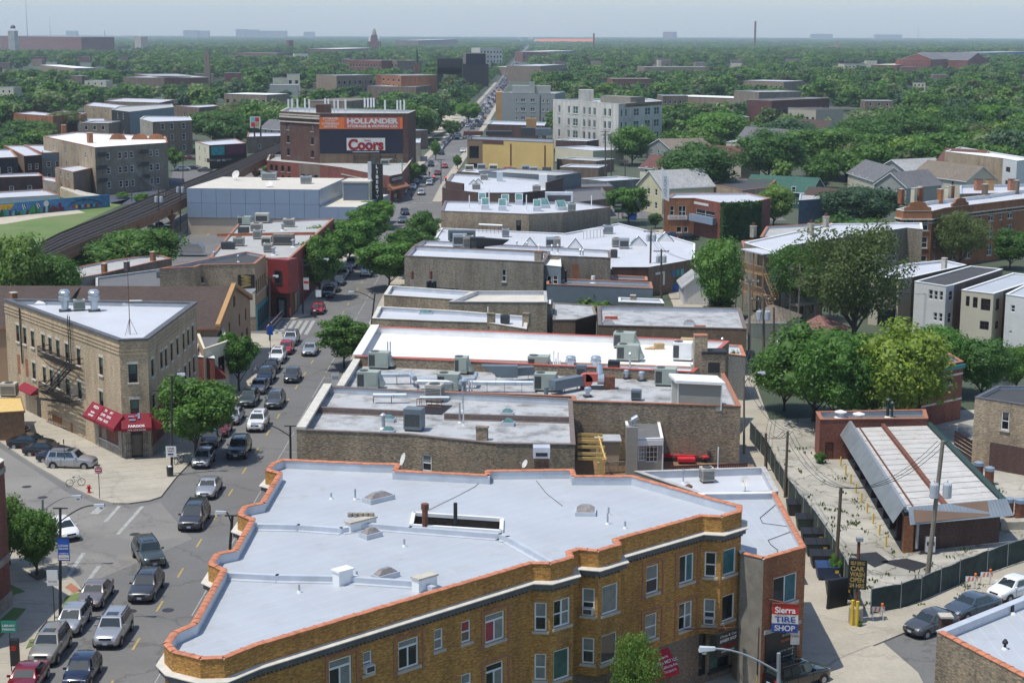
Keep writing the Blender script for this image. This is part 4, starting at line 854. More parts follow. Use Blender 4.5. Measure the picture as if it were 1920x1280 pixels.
for i in range(18):
 a,b=low_[i],low_[(i+1)%18];d=(b-a).normalized();n_=VV(d.y,-d.x)*(1 if area>0 else -1);hs=[]
 if i==10:
  for (x0,x1,yt,yb,st) in sh:
   ym=(yt+yb)/2;h_=(ow(x0,ym,a,d)[0],ow(x1,ym,a,d)[0],ow((x0+x1)/2,yb,a,d)[1],ow((x0+x1)/2,yt,a,d)[1]);hs.append(h_);window(rt,a,d,n_,*h_,**st)
 wf(gf,a,b,0,3.5,hs,n_)
gf.B('shop_front',rt);MB('dark_coping').face(*[V3(p,3.49) for p in pts]).B('bay_underside',rt)
a,d=low_[10],(low_[11]-low_[10]).normalized();q=low_[11]-d*.75;MB(CBP).pb(V3(q,0),V3(d*.8,0),V3(VV(d.y,-d.x)*.12,0),Z*3.7).B('pier',rt)
# awning and hanging sign on it
def lerp(a,b,k): return a+(b-a)*k
def awning(root,A,t,n,u0,u1,zt,zb,out,mat,val=.3,name='awning'):
 Q=lambda u,z,w: VV(A.x+t.x*u+n.x*w,A.y+t.y*u+n.y*w,z);mb=MB(mat)
 mb.face(Q(u0,zt,.02),Q(u1,zt,.02),Q(u1,zb,out),Q(u0,zb,out));mb.face(Q(u0,zb,out),Q(u1,zb,out),Q(u1,zb-val,out),Q(u0,zb-val,out));mb.face(Q(u0,zt,.02),Q(u0,zb,out),Q(u0,zb-val,out),Q(u0,zb-val,.02));mb.face(Q(u1,zt,.02),Q(u1,zb,out),Q(u1,zb-val,out),Q(u1,zb-val,.02))
 o=mb.B(name,root);return o,Q
A,t,n,L=B1.edge(26)
o,Q=awning(rt,A,t,n,ow(1203,1220,A,t)[0],ow(1252,1215,A,t)[0],3.3,2.2,1.0,'red_canvas')
u=ow(1236,1220,A,t)[0];T3=V3(t,0);N3=V3(n,0);dn=(N3*1.0-Z*1.1).normalized();up=-dn
for k,(s,h) in enumerate((('Managed By',.16),('SIERRA MGT LLC',.2),('N. California Ave.',.17),('773-220-0170',.13))): text(rt,s,Q(u-.1,2.95-.22*k,.42+.2*k)+(N3+Z).normalized()*.03,T3,up,h,WP_,name='lettering')
sg=thing('hanging_sign','black hanging shop sign with script and red lettering above the dark storefront','sign',(Q(ow(1345,1160,A,t)[0],4,0)[:]))
u=ow(1343,1180,A,t)[0];c=Q(u-.9,2.45,1.5);MB(BP).pb(c-T3*1.0-N3*.0,T3*2.0,N3*.25,Z*1.5).B('board',sg);MB('rust').tube(Q(u-3,4.1,.0),Q(u-.3,4.0,1.6),.04,n=5).tube(Q(u-.4,4.3,.6),Q(u-.9,4.0,1.6),.03,n=5).B('bracket',sg)
ctr=c+N3*.26+Z*.75
for s,dz,h,m in (('Chop & Cut',.52,.2,OW),('BARBER SHOP',.25,.2,WP_),('Salon',-.12,.3,'tail_red'),('HAIR STYLING',-.45,.12,OW)): text(sg,s,ctr+Z*dz,T3,Z,h,m,w=1.5 if h>.15 else 1.2)
# ================================================================ tyre-shop building and roofs behind it
win2=[(1,1450,1494,1078,1130,D(style='two',pane=(GD,'glass_teal'),sill='pale_stone'))]
T1=bld('tyre_shop_building','two-storey brown brick tyre shop building with grey roof and orange tile coping beside the alley',SB,[(1389,1037),(1432,1048),(1511,1026),(1454,923),(1310,925)],8.5,['stucco_grey','orange_brick','brown_brick','common_brick','common_brick'],SR_,.4,FW,.28,win2,base=0,tiles=[0,1,2],near=True)
A,t,n,L=T1.edge(1);a0,t0,n0,L0=T1.edge(0)
Q=lambda u,z,w: VV(A.x+t.x*u+n.x*w,A.y+t.y*u+n.y*w,z);T3=V3(t,0);N3=V3(n,0)
u0=ow(1440,1200,A,t)[0];MB(BP).pb(Q(.35,.7,.0),T3*(L-.9),N3*.05,Z*2.9).B('shop_window',T1.root);MB('grey_coping').pb(Q(.2,3.62,0),T3*(L-.5),N3*.12,Z*.25).B('lintel',T1.root)
for s,uu,z,h,m in (('24 HOUR',.3,3.2,.14,OW),('TIRE REPAIR',.3,2.85,.14,'orange_paint'),('FLAT FIX · BRAKES',.35,2.2,.12,OW),('OIL CHANGE',.25,1.75,.16,WP_),('OPEN LATE',.0,1.4,.16,'orange_paint')): text(T1.root,s,Q(L*.5+uu,z,.07),T3,Z,h,m,name='window_lettering')
mb=MB(WP_)
for k in range(9): mb.pb(Q(.8+k*.32,.8,.06),T3*.16,N3*.01,Z*.09)
for k in range(12): mb.pb(Q(L-1.0,.95+k*.2,.06),T3*.06,N3*.01,Z*.1)
mb.B('window_trim',T1.root)
sg=thing('tyre_shop_sign','red, white and blue hanging sign reading Sierra Tire Shop on the brown brick front','sign',Q(0,3.5,1)[:])
c=Q(.9,3.1,.9);xs=(T3*.9+N3*.45).normalized();
cs=P(1459,1163,4.3);X3=VV(1,-.12,0).normalized();base=Q(1.05,0,0);cs=VV(Q(1.05,0,.95).x,Q(1.05,0,.95).y,0)
nn3=X3.cross(Z)
for z,h,m in ((5.0-.0,.62,'red_paint'),(4.42,.575,OW),(3.85,.565,'blue_paint')): MB(m).pb(cs-X3*.8+Z*z,X3*1.6,-nn3*.22,Z*h).B('board',sg)
for s,z,h,m in (('Sierra',5.3,.4,WP_),('TIRE',4.7,.36,'blue_paint'),('SHOP',4.14,.36,OW)): text(sg,s,cs+Z*z+nn3*.02,X3,Z,h,m,w=1.25,bold=.01)
MB('rust').tube(Q(.4,5.9,0),cs+Z*5.75,.05,n=5).tube(cs-X3*.8+Z*5.7,cs+X3*.8+Z*5.7,.05,n=5).tube(cs-X3*.6+Z*5.7,cs-X3*.6+Z*5.5,.03).tube(cs+X3*.6+Z*5.7,cs+X3*.6+Z*5.5,.03).B('bracket',sg)
# painted banner between the two buildings
bn=thing('banner','black and yellow Sierra tyre banner across the passage between the brick buildings','banner',V3((pts[30]+T1.pts[1])/2,0)[:])
a=low_[11];b=A+VV(0,0);Tb=V3((b-a).normalized(),0);Lb=(b-a).length;Nb=VV(Tb.y,-Tb.x,0);
o0=V3(a,0)+Nb*.1+Tb*.1;MB('dark_rib').pb(o0+Z*1.5,Tb*(Lb-.2),Nb*.04,Z*2.6).B('fence_board',bn);MB(BP).pb(o0+Z*1.0,Tb*(Lb-.2),Nb*.06,Z*1.1).B('panel',bn);MB('line_yellow').pb(o0+Z*.35,Tb*(Lb-.2),Nb*.06,Z*.65).B('panel',bn);MB('red_paint').pb(o0+Z*.1,Tb*(Lb-.2),Nb*.06,Z*.25).B('panel',bn)
cb=o0+Tb*(Lb/2-.1)+Nb*.08;MB('chrome').tube(cb+Z*1.7-Nb*.01,cb+Z*1.7+Nb*.01,.55,n=20).B('emblem',bn);MB(BP).tube(cb+Z*1.7,cb+Z*1.7+Nb*.02,.46,n=20).B('emblem',bn);text(bn,'Sierra',cb+Z*1.65+Nb*.02,Tb,Z,.42,WP_,w=1.5,bold=.02);text(bn,'Sierra',cb+Z*1.65+Nb*.03,Tb,Z,.36,'red_paint',w=1.4)
text(bn,'FLAT FIX 24 HRS',cb+Z*.85,Tb,Z,.12,'red_paint',w=1.6);text(bn,'773-276-6092',cb+Z*.62,Tb,Z,.18,'red_paint',w=1.8)
T2=bld('rear_annex','low white-parapet roof annex behind the tyre shop with one grey condenser on it','annex',[(1191,884),(1434,876),(1459,922),(1325,930)],7.4,'stucco_grey',SRB,.5,'grey_coping',.3,base=0)
T2.skylight(1303,889,1.6,.8,.15,'skylight_teal',rz=0);T2.pipe(1281,905,.9,.06,hood=True);T2.pipe(1291,922,.4,.15,'rust',hood=True);T2.pipe(1346,878,1.7,.05,WP_)
RU(T2.rp(1325,903),(.95,.95,.95),.2,'round beige condenser on the small roof behind the tyre shop',mat='hvac_beige',kind='cond');dish(T2.rp(1397,922),'grey satellite dish on the small roof behind the tyre shop',r=.4,h=.8)
o=thing('black_cable','thin black cable looping over the tyre shop roof','cable',T1.rp(1445,980)[:])
mb=MB(BP);mb.path([T1.rp(*p,.04) for p in ((1455,945),(1425,970),(1430,980),(1484,987),(1480,997),(1440,1012),(1445,1020),(1458,1030),(1458,1036))],.02,5);mb.B('cable',o)
o=thing('thin_cable','thin dark cable lying across the silver roof','cable',B1.rp(850,930)[:]);mb=MB('dark_metal');mb.path([B1.rp(*p,.03) for p in ((910,895),(890,912),(860,928),(790,962))],.015,4);mb.path([B1.rp(*p,.03) for p in ((1005,900),(1025,925),(1055,948))],.015,4);mb.B('cable',o)
dish(B1.rp(757,874,.5),'grey satellite dish on the orange coping at the back of the silver roof',aim=(-.9,-.3,.35),r=.45,h=.5)
for x,y,s in ((985,868,'upper'),(985,888,'lower')): dish(PY(x,y,108.9)-Z*.4,s+' pale dish bracketed beside the brick chimney behind the silver roof',aim=(-.8,-.4,.5),r=.3,h=.35)
# ================================================================ middle block: party-wall shops
def row(*a,**k): return bld(*a,**k)
B2=row('flat_roofed_shop','long shop building with two worn grey roof strips and a bare common-brick side wall',SB,[(556,806),(607,724),(1072,748),(1078,834),(930,832),(828,822),(766,815)],8.3,['orange_brick','common_brick','common_brick','common_brick','common_brick','common_brick','common_brick'],'silver_roof_worn',.55,'tile_coping',.3,[(5,791,809,852,883,D(style='dh',pane=(GD,'glass_blind'),sill=None))],near=True)
B2b=B2
ridge(B2,[(590,772),(760,780)],.3,.5,'tile_coping','party_wall');ridge(B2,[(835,785),(1074,792)],.3,.5,'tile_coping','party_wall')
mb=MB('pale_stone');a,b=B2.pts[0],B2.pts[1];d=(b-a).normalized();n_=VV(d.y,-d.x);n_=n_ if n_.x>0 else -n_;mb.pb(V3(a,8.35),V3(b-a,0),V3(n_*.75,0),Z*.22);mb.B('stone_coping',B2.root)
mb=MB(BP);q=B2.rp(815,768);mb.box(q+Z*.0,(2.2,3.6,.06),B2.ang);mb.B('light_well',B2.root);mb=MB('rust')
for k in range(6): X,Y=ax_(B2.ang);c=q-Y*1.8-X*1.1+X*.44*k;mb.tube(c,c+Z*1.3,.03,n=4)
mb.tube(q-Y*1.8-X*1.1+Z*1.3,q-Y*1.8+X*1.1+Z*1.3,.04);mb.tube(q-Y*1.8-X*1.1+Z*.7,q-Y*1.8+X*1.1+Z*.7,.04);mb.B('ladder_guard',B2.root)
B2.chimney(904,824,.9,.5,1.0,'common_brick','common_brick');B2.pipe(719,803,1.1,.16,'steel',hood=True);B2.pipe(862,792,1.7,.08,'steel');B2.pipe(869,797,1.8,.06,OW);B2.pipe(868,770,2.2,.06,'steel')
for x,y in ((729,790),(751,743),(953,797),(951,778),(728,812)): B2.skylight(x,y,1.1,.8,.3,'skylight_teal')
RU(B2.rp(777,806),(1.5,1.3,1.7),B2.ang,'tall slate-grey unit beside the light well on the worn shop roof','hvac_slate','box');RU(B2.rp(815,752),(1.5,1.3,1.4),B2.ang,'beige rusting unit behind the light well guard rail','hvac_beige','cond')
c_=thing('brick_chimney','square brick chimney with a grey metal hood behind the silver roof','chimney',PY(1015,893,109.5)[:]);q=PY(1015,893,109.5);MB(CBB).box(q-Z*4,(1.0,.8,5.4),0).B('stack',c_);MB('flashing').box(q+Z*1.4,(1.15,1.0,.75),0).B('hood',c_);MB(BP).box(q+Z*1.55-VV(0,.51,0),(.8,.02,.25),0).B('vent',c_)
B3=row('restaurant_building','deep shop building whose grey roof is crowded with ducts and rooftop units',SB,[(636,728),(674,667),(1352,690),(1389,762),(1075,752),(1072,744)],8.,['common_brick','common_brick','common_brick','common_brick','common_brick','common_brick'],'silver_roof_worn',.45,TD,.3,[],near=True)
mb=MB('pale_stone');a,b=B3.pts[0],B3.pts[1];d=(b-a).normalized();mb.pb(V3(a-VV(.25,0),8.08),V3(b-a,0),VV(.7,0,0),Z*.2);mb.B('stone_coping',B3.root)
B4=row('white_roofed_building','long shop building with a bright white membrane roof edged in red metal',SB,[(665,668),(699,612),(1367,640),(1300,698)],8.5,'common_brick','white_roof',.7,'red_metal',.3,inner=FW)
mb=MB(WP_);a,b=B4.pts[0],B4.pts[1];mb.pb(V3(a-VV(.2,0),8.58),V3(b-a,0),VV(.9,0,0),Z*.14);mb.B('stone_coping',B4.root)
u3=['rooftop units on the grey shop roof']*1
for x,y,s in ((712,690,'nearest the street end, by the white roof'),(866,700,'fourth from the street, with a dark coil facing the camera'),(1010,698,'large, beside the round fans with a red tag'),(692,728,'at the street corner, with a duct running right'),(842,732,'by the galvanised stack above the party wall'),(1023,732,'large, in mid roof with a red tag'),(1248,722,'half hidden behind the white-capped penthouse')):
 RU(B3.rp(x,y),(2.0 if x!=866 else 1.2,1.4,1.5),B3.ang,'sage green rooftop unit '+s,group=u3[0])
RU(B3.rp(1151,706),(1.1,1.0,1.4),B3.ang,'black boxy exhaust unit on the grey shop roof',BP,'box');RU(B3.rp(1090,712),(.9,.9,1.3),B3.ang,'slate box at the end of the square duct','hvac_slate','box');RU(B3.rp(1193,750),(.9,.8,.8),B3.ang,'small slate vent box by the front coping','hvac_slate','box')
def duct(pl,r,label,b=B3,z=.9,mat='duct_metal',sq=False,legs=True):
 p=[b.rp(x,y,z) for x,y in pl];t=thing('roof_duct',label,'duct',p[0][:]);mb=MB(mat)
 if sq:
  for a,c in zip(p[:-1],p[1:]): d=(c-a);n=VV(-d.y,d.x,0).normalized();mb.pb(a-n*r-Z*r,d,n*2*r,Z*2*r)
  mb.B('duct',t)
 else:
  mb.path(p,r,10);mb.B('duct',t)
  j=MB('steel')
  for a,c in zip(p[:-1],p[1:]):
   L=(c-a).length
   for k in range(1,int(L/1.8)+1): q=a+(c-a)*(k*1.8/L if k*1.8<L else .98);e=(c-a).normalized()*.03;j.tube(q-e,q+e,r*1.12,n=10)
  j.B('joint',t) if j.f else None
 if legs:
  l=MB('rust')
  for a,c in zip(p[:-1],p[1:]):
   L=(c-a).length
   for k in range(0,int(L/1.6)+1):
    q=a+(c-a)*min(1,k*1.6/max(L,.1));
    for s_ in (-r,r): l.tube(q+VV(0,s_,0),VV(q.x,q.y+s_,b.zr),.025,n=4)
  l.B('support',t)
duct([(712,703),(770,702),(778,710)],.22,'short round duct leaving the street-end green unit');duct([(785,712),(890,710),(893,700)],.2,'upper of two long round ducts across the grey roof');duct([(783,716),(1000,718)],.24,'long lower round duct crossing the grey roof');duct([(700,741),(762,741)],.22,'round duct from the street-corner green unit');duct([(787,746),(842,746)],.2,'short duct by the galvanised stack');duct([(930,698),(1000,694)],.4,'wide square duct beside the white roof',sq=True,mat='hvac_slate');duct([(1035,722),(1088,712)],.45,'long slanting square duct on legs',sq=True,mat='hvac_slate')
t_=thing('intake_hood','angled slate sheet-metal hood beside the round ducts','hood',B3.rp(930,704)[:]);q=B3.rp(935,706,.6);MB('hvac_slate').add([q+Ve(v) for v in ((-1.4,-.4,.9),(.2,-.5,0),(1.8,-.5,0),(1.8,-.5,1.1),(-1.6,-.4,1.1),(-1.4,.5,.9),(.2,.5,0),(1.8,.5,0),(1.8,.5,1.1),(-1.6,.5,1.1))],[(0,1,2,3,4),(9,8,7,6,5),(0,5,6,1),(1,6,7,2),(2,7,8,3),(3,8,9,4),(4,9,5,0)]).B('hood',t_)
for x,y,r,h,s in ((1070,692,.55,1.3,'left of the pair of large round fans beside the white roof'),(1117,694,.55,1.4,'right of the pair of large round fans beside the white roof')): MF(B3.rp(x,y),'galvanised round exhaust fan, '+s,r,h)
for x,y,s in ((1175,710,'first of four small round vents from the black box'),(1191,707,'second of four small round vents from the black box'),(1203,714,'third of four small round vents from the black box'),(1225,708,'last of four small round vents from the black box'),(1102,744,'lone small round vent near the front coping')): MF(B3.rp(x,y),'small galvanised '+s,.34,.85)
for x,y,h in ((1031,688,1.4),(1038,689,1.7),(1046,690,1.6),(1042,694,1.2),(1050,695,1.1),(880,742,1.5),(885,743,1.5),(873,738,.9)): B3.pipe(x,y,h,.07,WP_)
B3.pipe(1181,694,1.6,.1,'steel',hood=True);B3.pipe(1298,702,1.0,.14,'steel',hood=True);B3.pipe(1024,742,.8,.2,'hvac_slate');B3.pipe(870,744,1.5,.22,'duct_metal',hood=True)
fl=thing('blower','rusty red scroll blower with a grey drum on the grey roof','blower',B3.rp(1110,728)[:]);q=B3.rp(1108,728);MB('red_metal',smooth=False).tube(q+VV(-.5,-.4,.8),q+VV(-.5,.4,.8),.65,n=14).pb(q+VV(-.5,-.4,.7),(1.1,0,0),(0,.8,0),(0,0,.75)).B('scroll',fl);MB('duct_metal').tube(q+VV(.6,0,.9),q+VV(1.2,0,.9),.5,n=12).B('drum',fl);MB('rust').pb(q+VV(1.2,-.5,0),(1.0,0,0),(0,1,0),(0,0,1.2)).B('motor_box',fl);MB('dark_metal').pb(q+VV(-1,-.6,0),(2.6,0,0),(0,1.2,0),(0,0,.15)).B('base',fl);MB('duct_metal').tube(q+VV(.8,0,1.2),q+VV(.8,.3,2.2),.3,n=10).B('duct',fl)
ph=thing('penthouse','grey clapboard roof penthouse with a white flat lid','penthouse',B3.rp(1310,750)[:]);pp=[P(1271,757,8.0).to_2d(),P(1352,761,8.0).to_2d(),P(1352,761,8.0).to_2d()+VV(-.3,2.6),P(1271,757,8.0).to_2d()+VV(-.3,2.6)];MB('stone_siding').prism(pp,7.5,9.9).B('wall',ph);MB(WP_).prism(inset(pp,-.25,True),9.9,10.15,True).B('lid',ph)
mb=MB(WP_)
for p in pp: mb.tube(V3(p,7.6),V3(p,9.88),.07,n=4)
mb.B('corner_trim',ph)
for x,y,s in ((1171,648,'upper'),(1178,672,'lower')): RU(B4.rp(x,y+4),(2.2,1.4,1.5),B4.ang,s+' of the two pale green units on the white roof',mat='hvac_green')
RU(B4.rp(1280,675),(1.9,1.6,1.7),B4.ang,'large white boxy unit at the chimney end of the white roof',mat=WP_,kind='pack');RU(B4.rp(1288,655),(1.3,1.,1.),B4.ang,'brown box behind the white unit',mat='cardboard',kind='box')
cb_=thing('cardboard_box','flattened brown cardboard box lying open on the white roof','box',B4.rp(1235,652)[:]);q=B4.rp(1236,654);MB('cardboard').box(q,(.9,.7,.6),.3).face(q+VV(-1.6,-.3,.05),q+VV(-.5,-.5,.1),q+VV(-.4,.4,.3),q+VV(-1.4,.4,.05)).B('carton',cb_)
B4.pipe(727,662,1.2,.07,'steel');B4.pipe(732,662,1.2,.07,'steel')
ch=thing('tall_chimney','tall square common-brick chimney at the end of the white roof','chimney',V3(P(1312,698,8.2).to_2d(),8)[:]);q=P(1312,698,8.0);MB(CBP).box(q-Z*3,(1.25,1.1,6.6),0).B('stack',ch);MB(TD).box(q+Z*3.6,(1.3,1.15,.12),0).B('cap',ch)
c2=thing('stair_bulkhead','brick stair bulkhead with charred black top beside the tall chimney','bulkhead',V3(P(1336,698,8).to_2d(),5)[:]);q=P(1336,697,8.0);MB('common_brick').box(q-Z*3,(2.2,1.8,4.9),0).B('wall',c2);MB('tarp_black').box(q+Z*1.9,(2.4,2.0,.25),0).B('cap',c2);MB(BP).box(q-VV(0,.92,-.1),(1.1,.04,1.0),0).B('opening',c2)
# the small clapboard addition, its deck and furniture
dk=MB('deck_wood').prism([Ve(p) for p in ((4.9,124.2),(21,123.8),(21.2,140.6),(5.2,142.6))],0,2.95);dko=dk.B('roof_deck');tag(dko,'timber roof deck below the long brick wall','deck');
AD=bld('clapboard_addition','small grey clapboard addition with a dark flat roof and a narrow clapboard chimney','addition',[(1172,786),(1235,785),(1243,822),(1180,824)],6.3,'stone_siding','dark_grey_roof',.1,WP_,.15,[(2,1197,1213,832,864,D(style='grid',pane='glass_blind',sill=None)),(2,1211,1234,829,866,D(style='grid',pane=GD,sill=None))],base=2.95,near=True,world=False)
q=P(1184,822,6.3);MB('stone_siding').box(V3(q.to_2d()-VV(0,.5),0)+Z*2.9,(.95,.8,4.6),0).B('chimney',AD.root);MB('duct_metal').tube(q+VV(0,-.5,1.2),q+VV(0,-.5,1.7),.25,n=10).tube(q+VV(0,-.5,1.7),q+VV(.5,-.5,2.0),.27,n=10).B('flue',AD.root)
mb=MB(WP_);
for p in AD.pts: mb.tube(V3(p,2.95),V3(p,6.25),.08,n=4)
A,t,n,L=AD.edge(2);mb.pb(V3(AD.pts[3]+n*.02,5.75),V3(AD.pts[2]-AD.pts[3],0),V3(n*.12,0),Z*.5);mb.B('corner_trim',AD.root)
# pergola
pg=thing('pergola','unfinished yellow lumber pergola beside the clapboard addition','pergola',(8,130,2.95))
pa=[(1082,y,1144-(0 if k else 5)) for k,y in enumerate((815,823,838,858,867))]
for k,(y,x1,Y) in enumerate(((815,1130,138.),(823,1131,136.4),(828,1128,135.2),(838,1134,133.2),(851,1136,130.4),(860,1138,128.6))):
 a=PY(1083,y,Y);b=PY(x1,y+1,Y);MB('lumber').pb(a-Z*.1,b-a,(0,.1,0),(0,0,.24)).B('beam',pg)
for x,y,Y in ((1122,822,137),(1127,838,133),(1131,860,128.6),(1122,866,128)): a=PY(x,y,Y);MB('lumber').box((a.x,a.y,2.95),(.16,.16,a.z-2.95)).B('post',pg)
a,b=PY(1121,818,137.5),PY(1134,862,128.4);MB('lumber').pb(a-Z*.15,b-a,(.12,0,0),(0,0,.22)).B('beam',pg)
fe=thing('deck_railing','weathered grey timber railing between the pergola and the addition','railing',(9,131,2.95));a,b=P(1136,868,3.9),P(1172,866,3.9);mb=MB('grey_wood')
for k in range(16): q=a+(b-a)*k/15;MB('grey_wood').box(q-Z*.95,(.07,.05,.95)).B('baluster',fe)
MB('grey_wood').pb(a,b-a,(0,.12,0),(0,0,.08)).B('rail',fe);MB('grey_wood').pb(a-Z*.9,b-a,(0,.12,0),(0,0,.08)).B('rail',fe)
rf_=thing('brown_railing','dark reddish-brown board railing along the roof deck','railing',(17,125,2.95));a,b=P(1256,874,3.95),P(1402,868,3.95)
for k in range(34): q=a+(b-a)*(k+.5)/34;MB('dark_rib').box(q-Z*1.0,(.17,.03,1.0)).B('board',rf_)
MB(BR_).pb(a-Z*.1,b-a,(0,.1,0),(0,0,.12)).B('rail',rf_)
sf=thing('patio_sofa','brown wicker corner sofa with red cushions on the roof deck','sofa',P(1270,856,2.95)[:]);q=P(1280,862,2.95);MB('wicker').box(q+VV(0,.9,0),(4.2,.25,.95)).box(q,(4.2,1.,.35)).B('frame',sf)
for dx,dy,w,l,h,z in ((-1.5,-.0,1.1,.9,.25,.35),(-.2,0,1.2,.9,.2,.35),(1.0,0,1.3,.9,.2,.35),(-1.6,.45,.8,.25,.6,.5),(-.9,.3,.6,.25,.5,.55),(.2,-1.1,1.5,.9,.3,.2)): MB('cushion_red',smooth=False).box(q+VV(dx,dy,z),(w,l,h),dx*.15).B('cushion',sf)
for i,(x,y,s) in enumerate(((1337,862,'right-hand'),(1322,866,'left-hand'))):
 c=thing('patio_chair',s+' patio chair with red cushions on the roof deck','chair',P(x,y,2.95)[:]);q=P(x,y,2.95);MB('wicker').box(q+Z*.3,(.6,.6,.08),.4).box(q+VV(.25,.25,.35),(.6,.08,.6),.4-i).B('frame',c);MB('cushion_red').box(q+Z*.4,(.55,.55,.13),.4).B('cushion',c)
 for a_,b_ in ((.25,.25),(-.25,.25),(.25,-.25),(-.25,-.25)): MB('dark_metal').tube(q+VV(a_,b_,0),q+VV(a_,b_,.32),.025,n=4).B('leg',c)
pt=thing('patio_heater','thin dark post standing on the roof deck by the red chairs','post',P(1307,862,2.95)[:]);q=P(1308,862,2.95);MB('dark_metal').tube(q,q+Z*2.1,.04,n=6).lathe(q,[(.25,0),(.25,.06)],10).B('pole',pt);MB(WP_).lathe(q+Z*1.1,[(.08,0),(.08,.25)],8).B('knob',pt)
sh_=thing('deck_shed','small grey lean-to with a pale roof behind the pergola','shed',P(1138,815,5)[:]);q=P(1140,824,5.2);MB('tan_siding').box((q.x,q.y+.6,2.95),(1.9,2,2.2)).B('wall',sh_);MB('flashing').box((q.x,q.y+.6,5.15),(2.3,2.4,.1)).B('roof',sh_)
# ================================================================ left side of the avenue
def s5(*q): return q
DK=dict(style='dh',frame=BR_,pane=(GD,'glass_green'),sill='pale_stone',lintel='pale_stone')
def zz(l,e,ox,oy,s,st): return [(e,ox+a/s,ox+b/s,oy+c/s,oy+d/s,st) for a,b,c,d in l]
wa=zz([(103,122,302,405),(147,166,318,420),(196,217,340,440),(263,285,362,468),(307,328,382,485),(355,377,397,505),(412,433,420,528),(486,508,450,555),(626,650,505,615),(205,226,540,640),(271,292,567,668),(315,336,585,688),(362,384,610,700),(415,440,640,740),(492,515,662,765),(628,653,720,830)],0,0,520,3.369,DK)
wa+=zz([(812,868,548,665),(824,878,770,887)],1,0,520,3.369,DK)
wa+=zz([(955,972,515,625),(1012,1028,468,575),(1042,1056,448,560),(1078,1092,412,525),(1115,1128,382,490),(1155,1167,352,455),(1183,1196,328,430),(1212,1224,302,403),(963,980,735,850),(1022,1036,680,790),(1050,1062,660,760),(1086,1098,625,730),(1124,1137,592,700),(1165,1178,555,660),(1193,1205,528,640),(1220,1232,500,600)],2,0,520,3.369,DK)
AG=bld('flatiron_building','three-storey tan brick wedge-shaped corner building with maroon awnings and a silver roof',AB,[(8,563),(223,640),(276,638),(368,569)],11.4,'tan_brick',SRB,.35,'dark_coping',.35,wa,near=True,capov=.12,caph=.2)
for st_ in (0,1,2):
 A,t,n,L=AG.edge(st_);mb=MB('tan_brick')
 for z,h in ((10.1,.12),(10.45,.12),(10.8,.12)): mb.pb(V3(A,z),V3(t*L,0),V3(n*.07,0),Z*h)
 o=mb.B('string_course',AG.root)
MF(AG.rp(122,583),'left of two tall galvanised fans on the wedge-shaped roof',.62,2.3);MF(AG.rp(177,583),'right of two tall galvanised fans on the wedge-shaped roof',.62,2.3)
RU(AG.rp(149,582),(1.2,1.0,1.0),.3,'green louvred condenser on the wedge-shaped roof',kind='cond');AG.skylight(76,571,1.3,.8,.15,FW,rz=.1);AG.skylight(254,573,2.8,.8,.3,FW,rz=.1);AG.chimney(26,563,.8,.6,.8,'orange_brick')
an=thing('antenna_mast','tall thin guyed antenna mast on the wedge-shaped roof','antenna',AG.rp(244,631)[:]);q=AG.rp(244,627);mb=MB('rust').tube(q,q+Z*9.5,.045,.02,5)
for k in range(3): a=k*2.1;mb.tube(q+Z*1.6,q+VV(cos(a)*.7,sin(a)*.7,0),.025,n=4)
mb.B('mast',an)
# ground floor of the corner, awnings, door
A,t,n,L=AG.edge(0);Q=lambda u,z,w: VV(A.x+t.x*u+n.x*w,A.y+t.y*u+n.y*w,z);T3=V3(t,0);N3=V3(n,0)
ua=ow(183,800,A,t)[0];ub=L;
MB('limestone').pb(Q(ua,0,0),T3*.6,N3*.15,Z*3.6).pb(Q(L-.75,0,0),T3*.75,N3*.15,Z*3.6).pb(Q(ua+.6,0,0),T3*(L-ua-1.35),N3*.1,Z*1.0).B('stone_base',AG.root);MB('red_brick').pb(Q(ua+.6,1.0,0),T3*(L-ua-1.35),N3*.04,Z*2.6).B('brick_panel',AG.root);MB(GD).pb(Q(ua+1.2,1.0,.04),T3*1.1,N3*.03,Z*2.1).B('window',AG.root);MB('pale_stone').pb(Q(ua+.6,1.0,0),T3*(L-ua-1.35),N3*.16,Z*.12).B('sill',AG.root)
o1,_=awning(AG.root,A,t,n,ua-.9,ua+1.95,4.4,3.2,1.1,'maroon_canvas');o2,_=awning(AG.root,A,t,n,ua+2.05,L+.45,4.4,3.2,1.1,'maroon_canvas')
dn=(N3*1.1-Z*1.2).normalized();nn=(N3*1.2+Z*1.1).normalized()
def aw(root,Qf,T,u,lines,mat=WP_,zt=4.4,zb=3.2,out=1.1):
 for k,h,s,w in lines: p=Qf(u,zt+(zb-zt)*k,.02+(out-.02)*k)+nn_*.03;text(root,s,p,T,-dn_,h,mat,w=w,name='lettering',bold=.01)
dn_=dn;nn_=nn
aw(AG.root,Q,T3,ua+.7,[(.25,.26,'PIZZA',1.2),(.6,.2,'Italian',.9),(.82,.2,'BURGERS',1.1)]);aw(AG.root,Q,T3,ua+2.9,[(.2,.24,'TEA',.6),(.5,.24,'COFFEE',1.),(.8,.24,'TOSTADA',1.1)]);aw(AG.root,Q,T3,ua+4.2,[(.2,.24,'EAT',.6),(.5,.24,'TORTAS',1.),(.8,.24,'TACOS',1.)])
A1,t1,n1,Lc=AG.edge(1);Q1=lambda u,z,w: VV(A1.x+t1.x*u+n1.x*w,A1.y+t1.y*u+n1.y*w,z);T1_=V3(t1,0);N1=V3(n1,0)
awning(AG.root,A1,t1,n1,-.1,Lc+.1,4.4,3.2,1.1,'maroon_canvas');dn_=(N1*1.1-Z*1.2).normalized();nn_=(N1*1.2+Z*1.1).normalized()
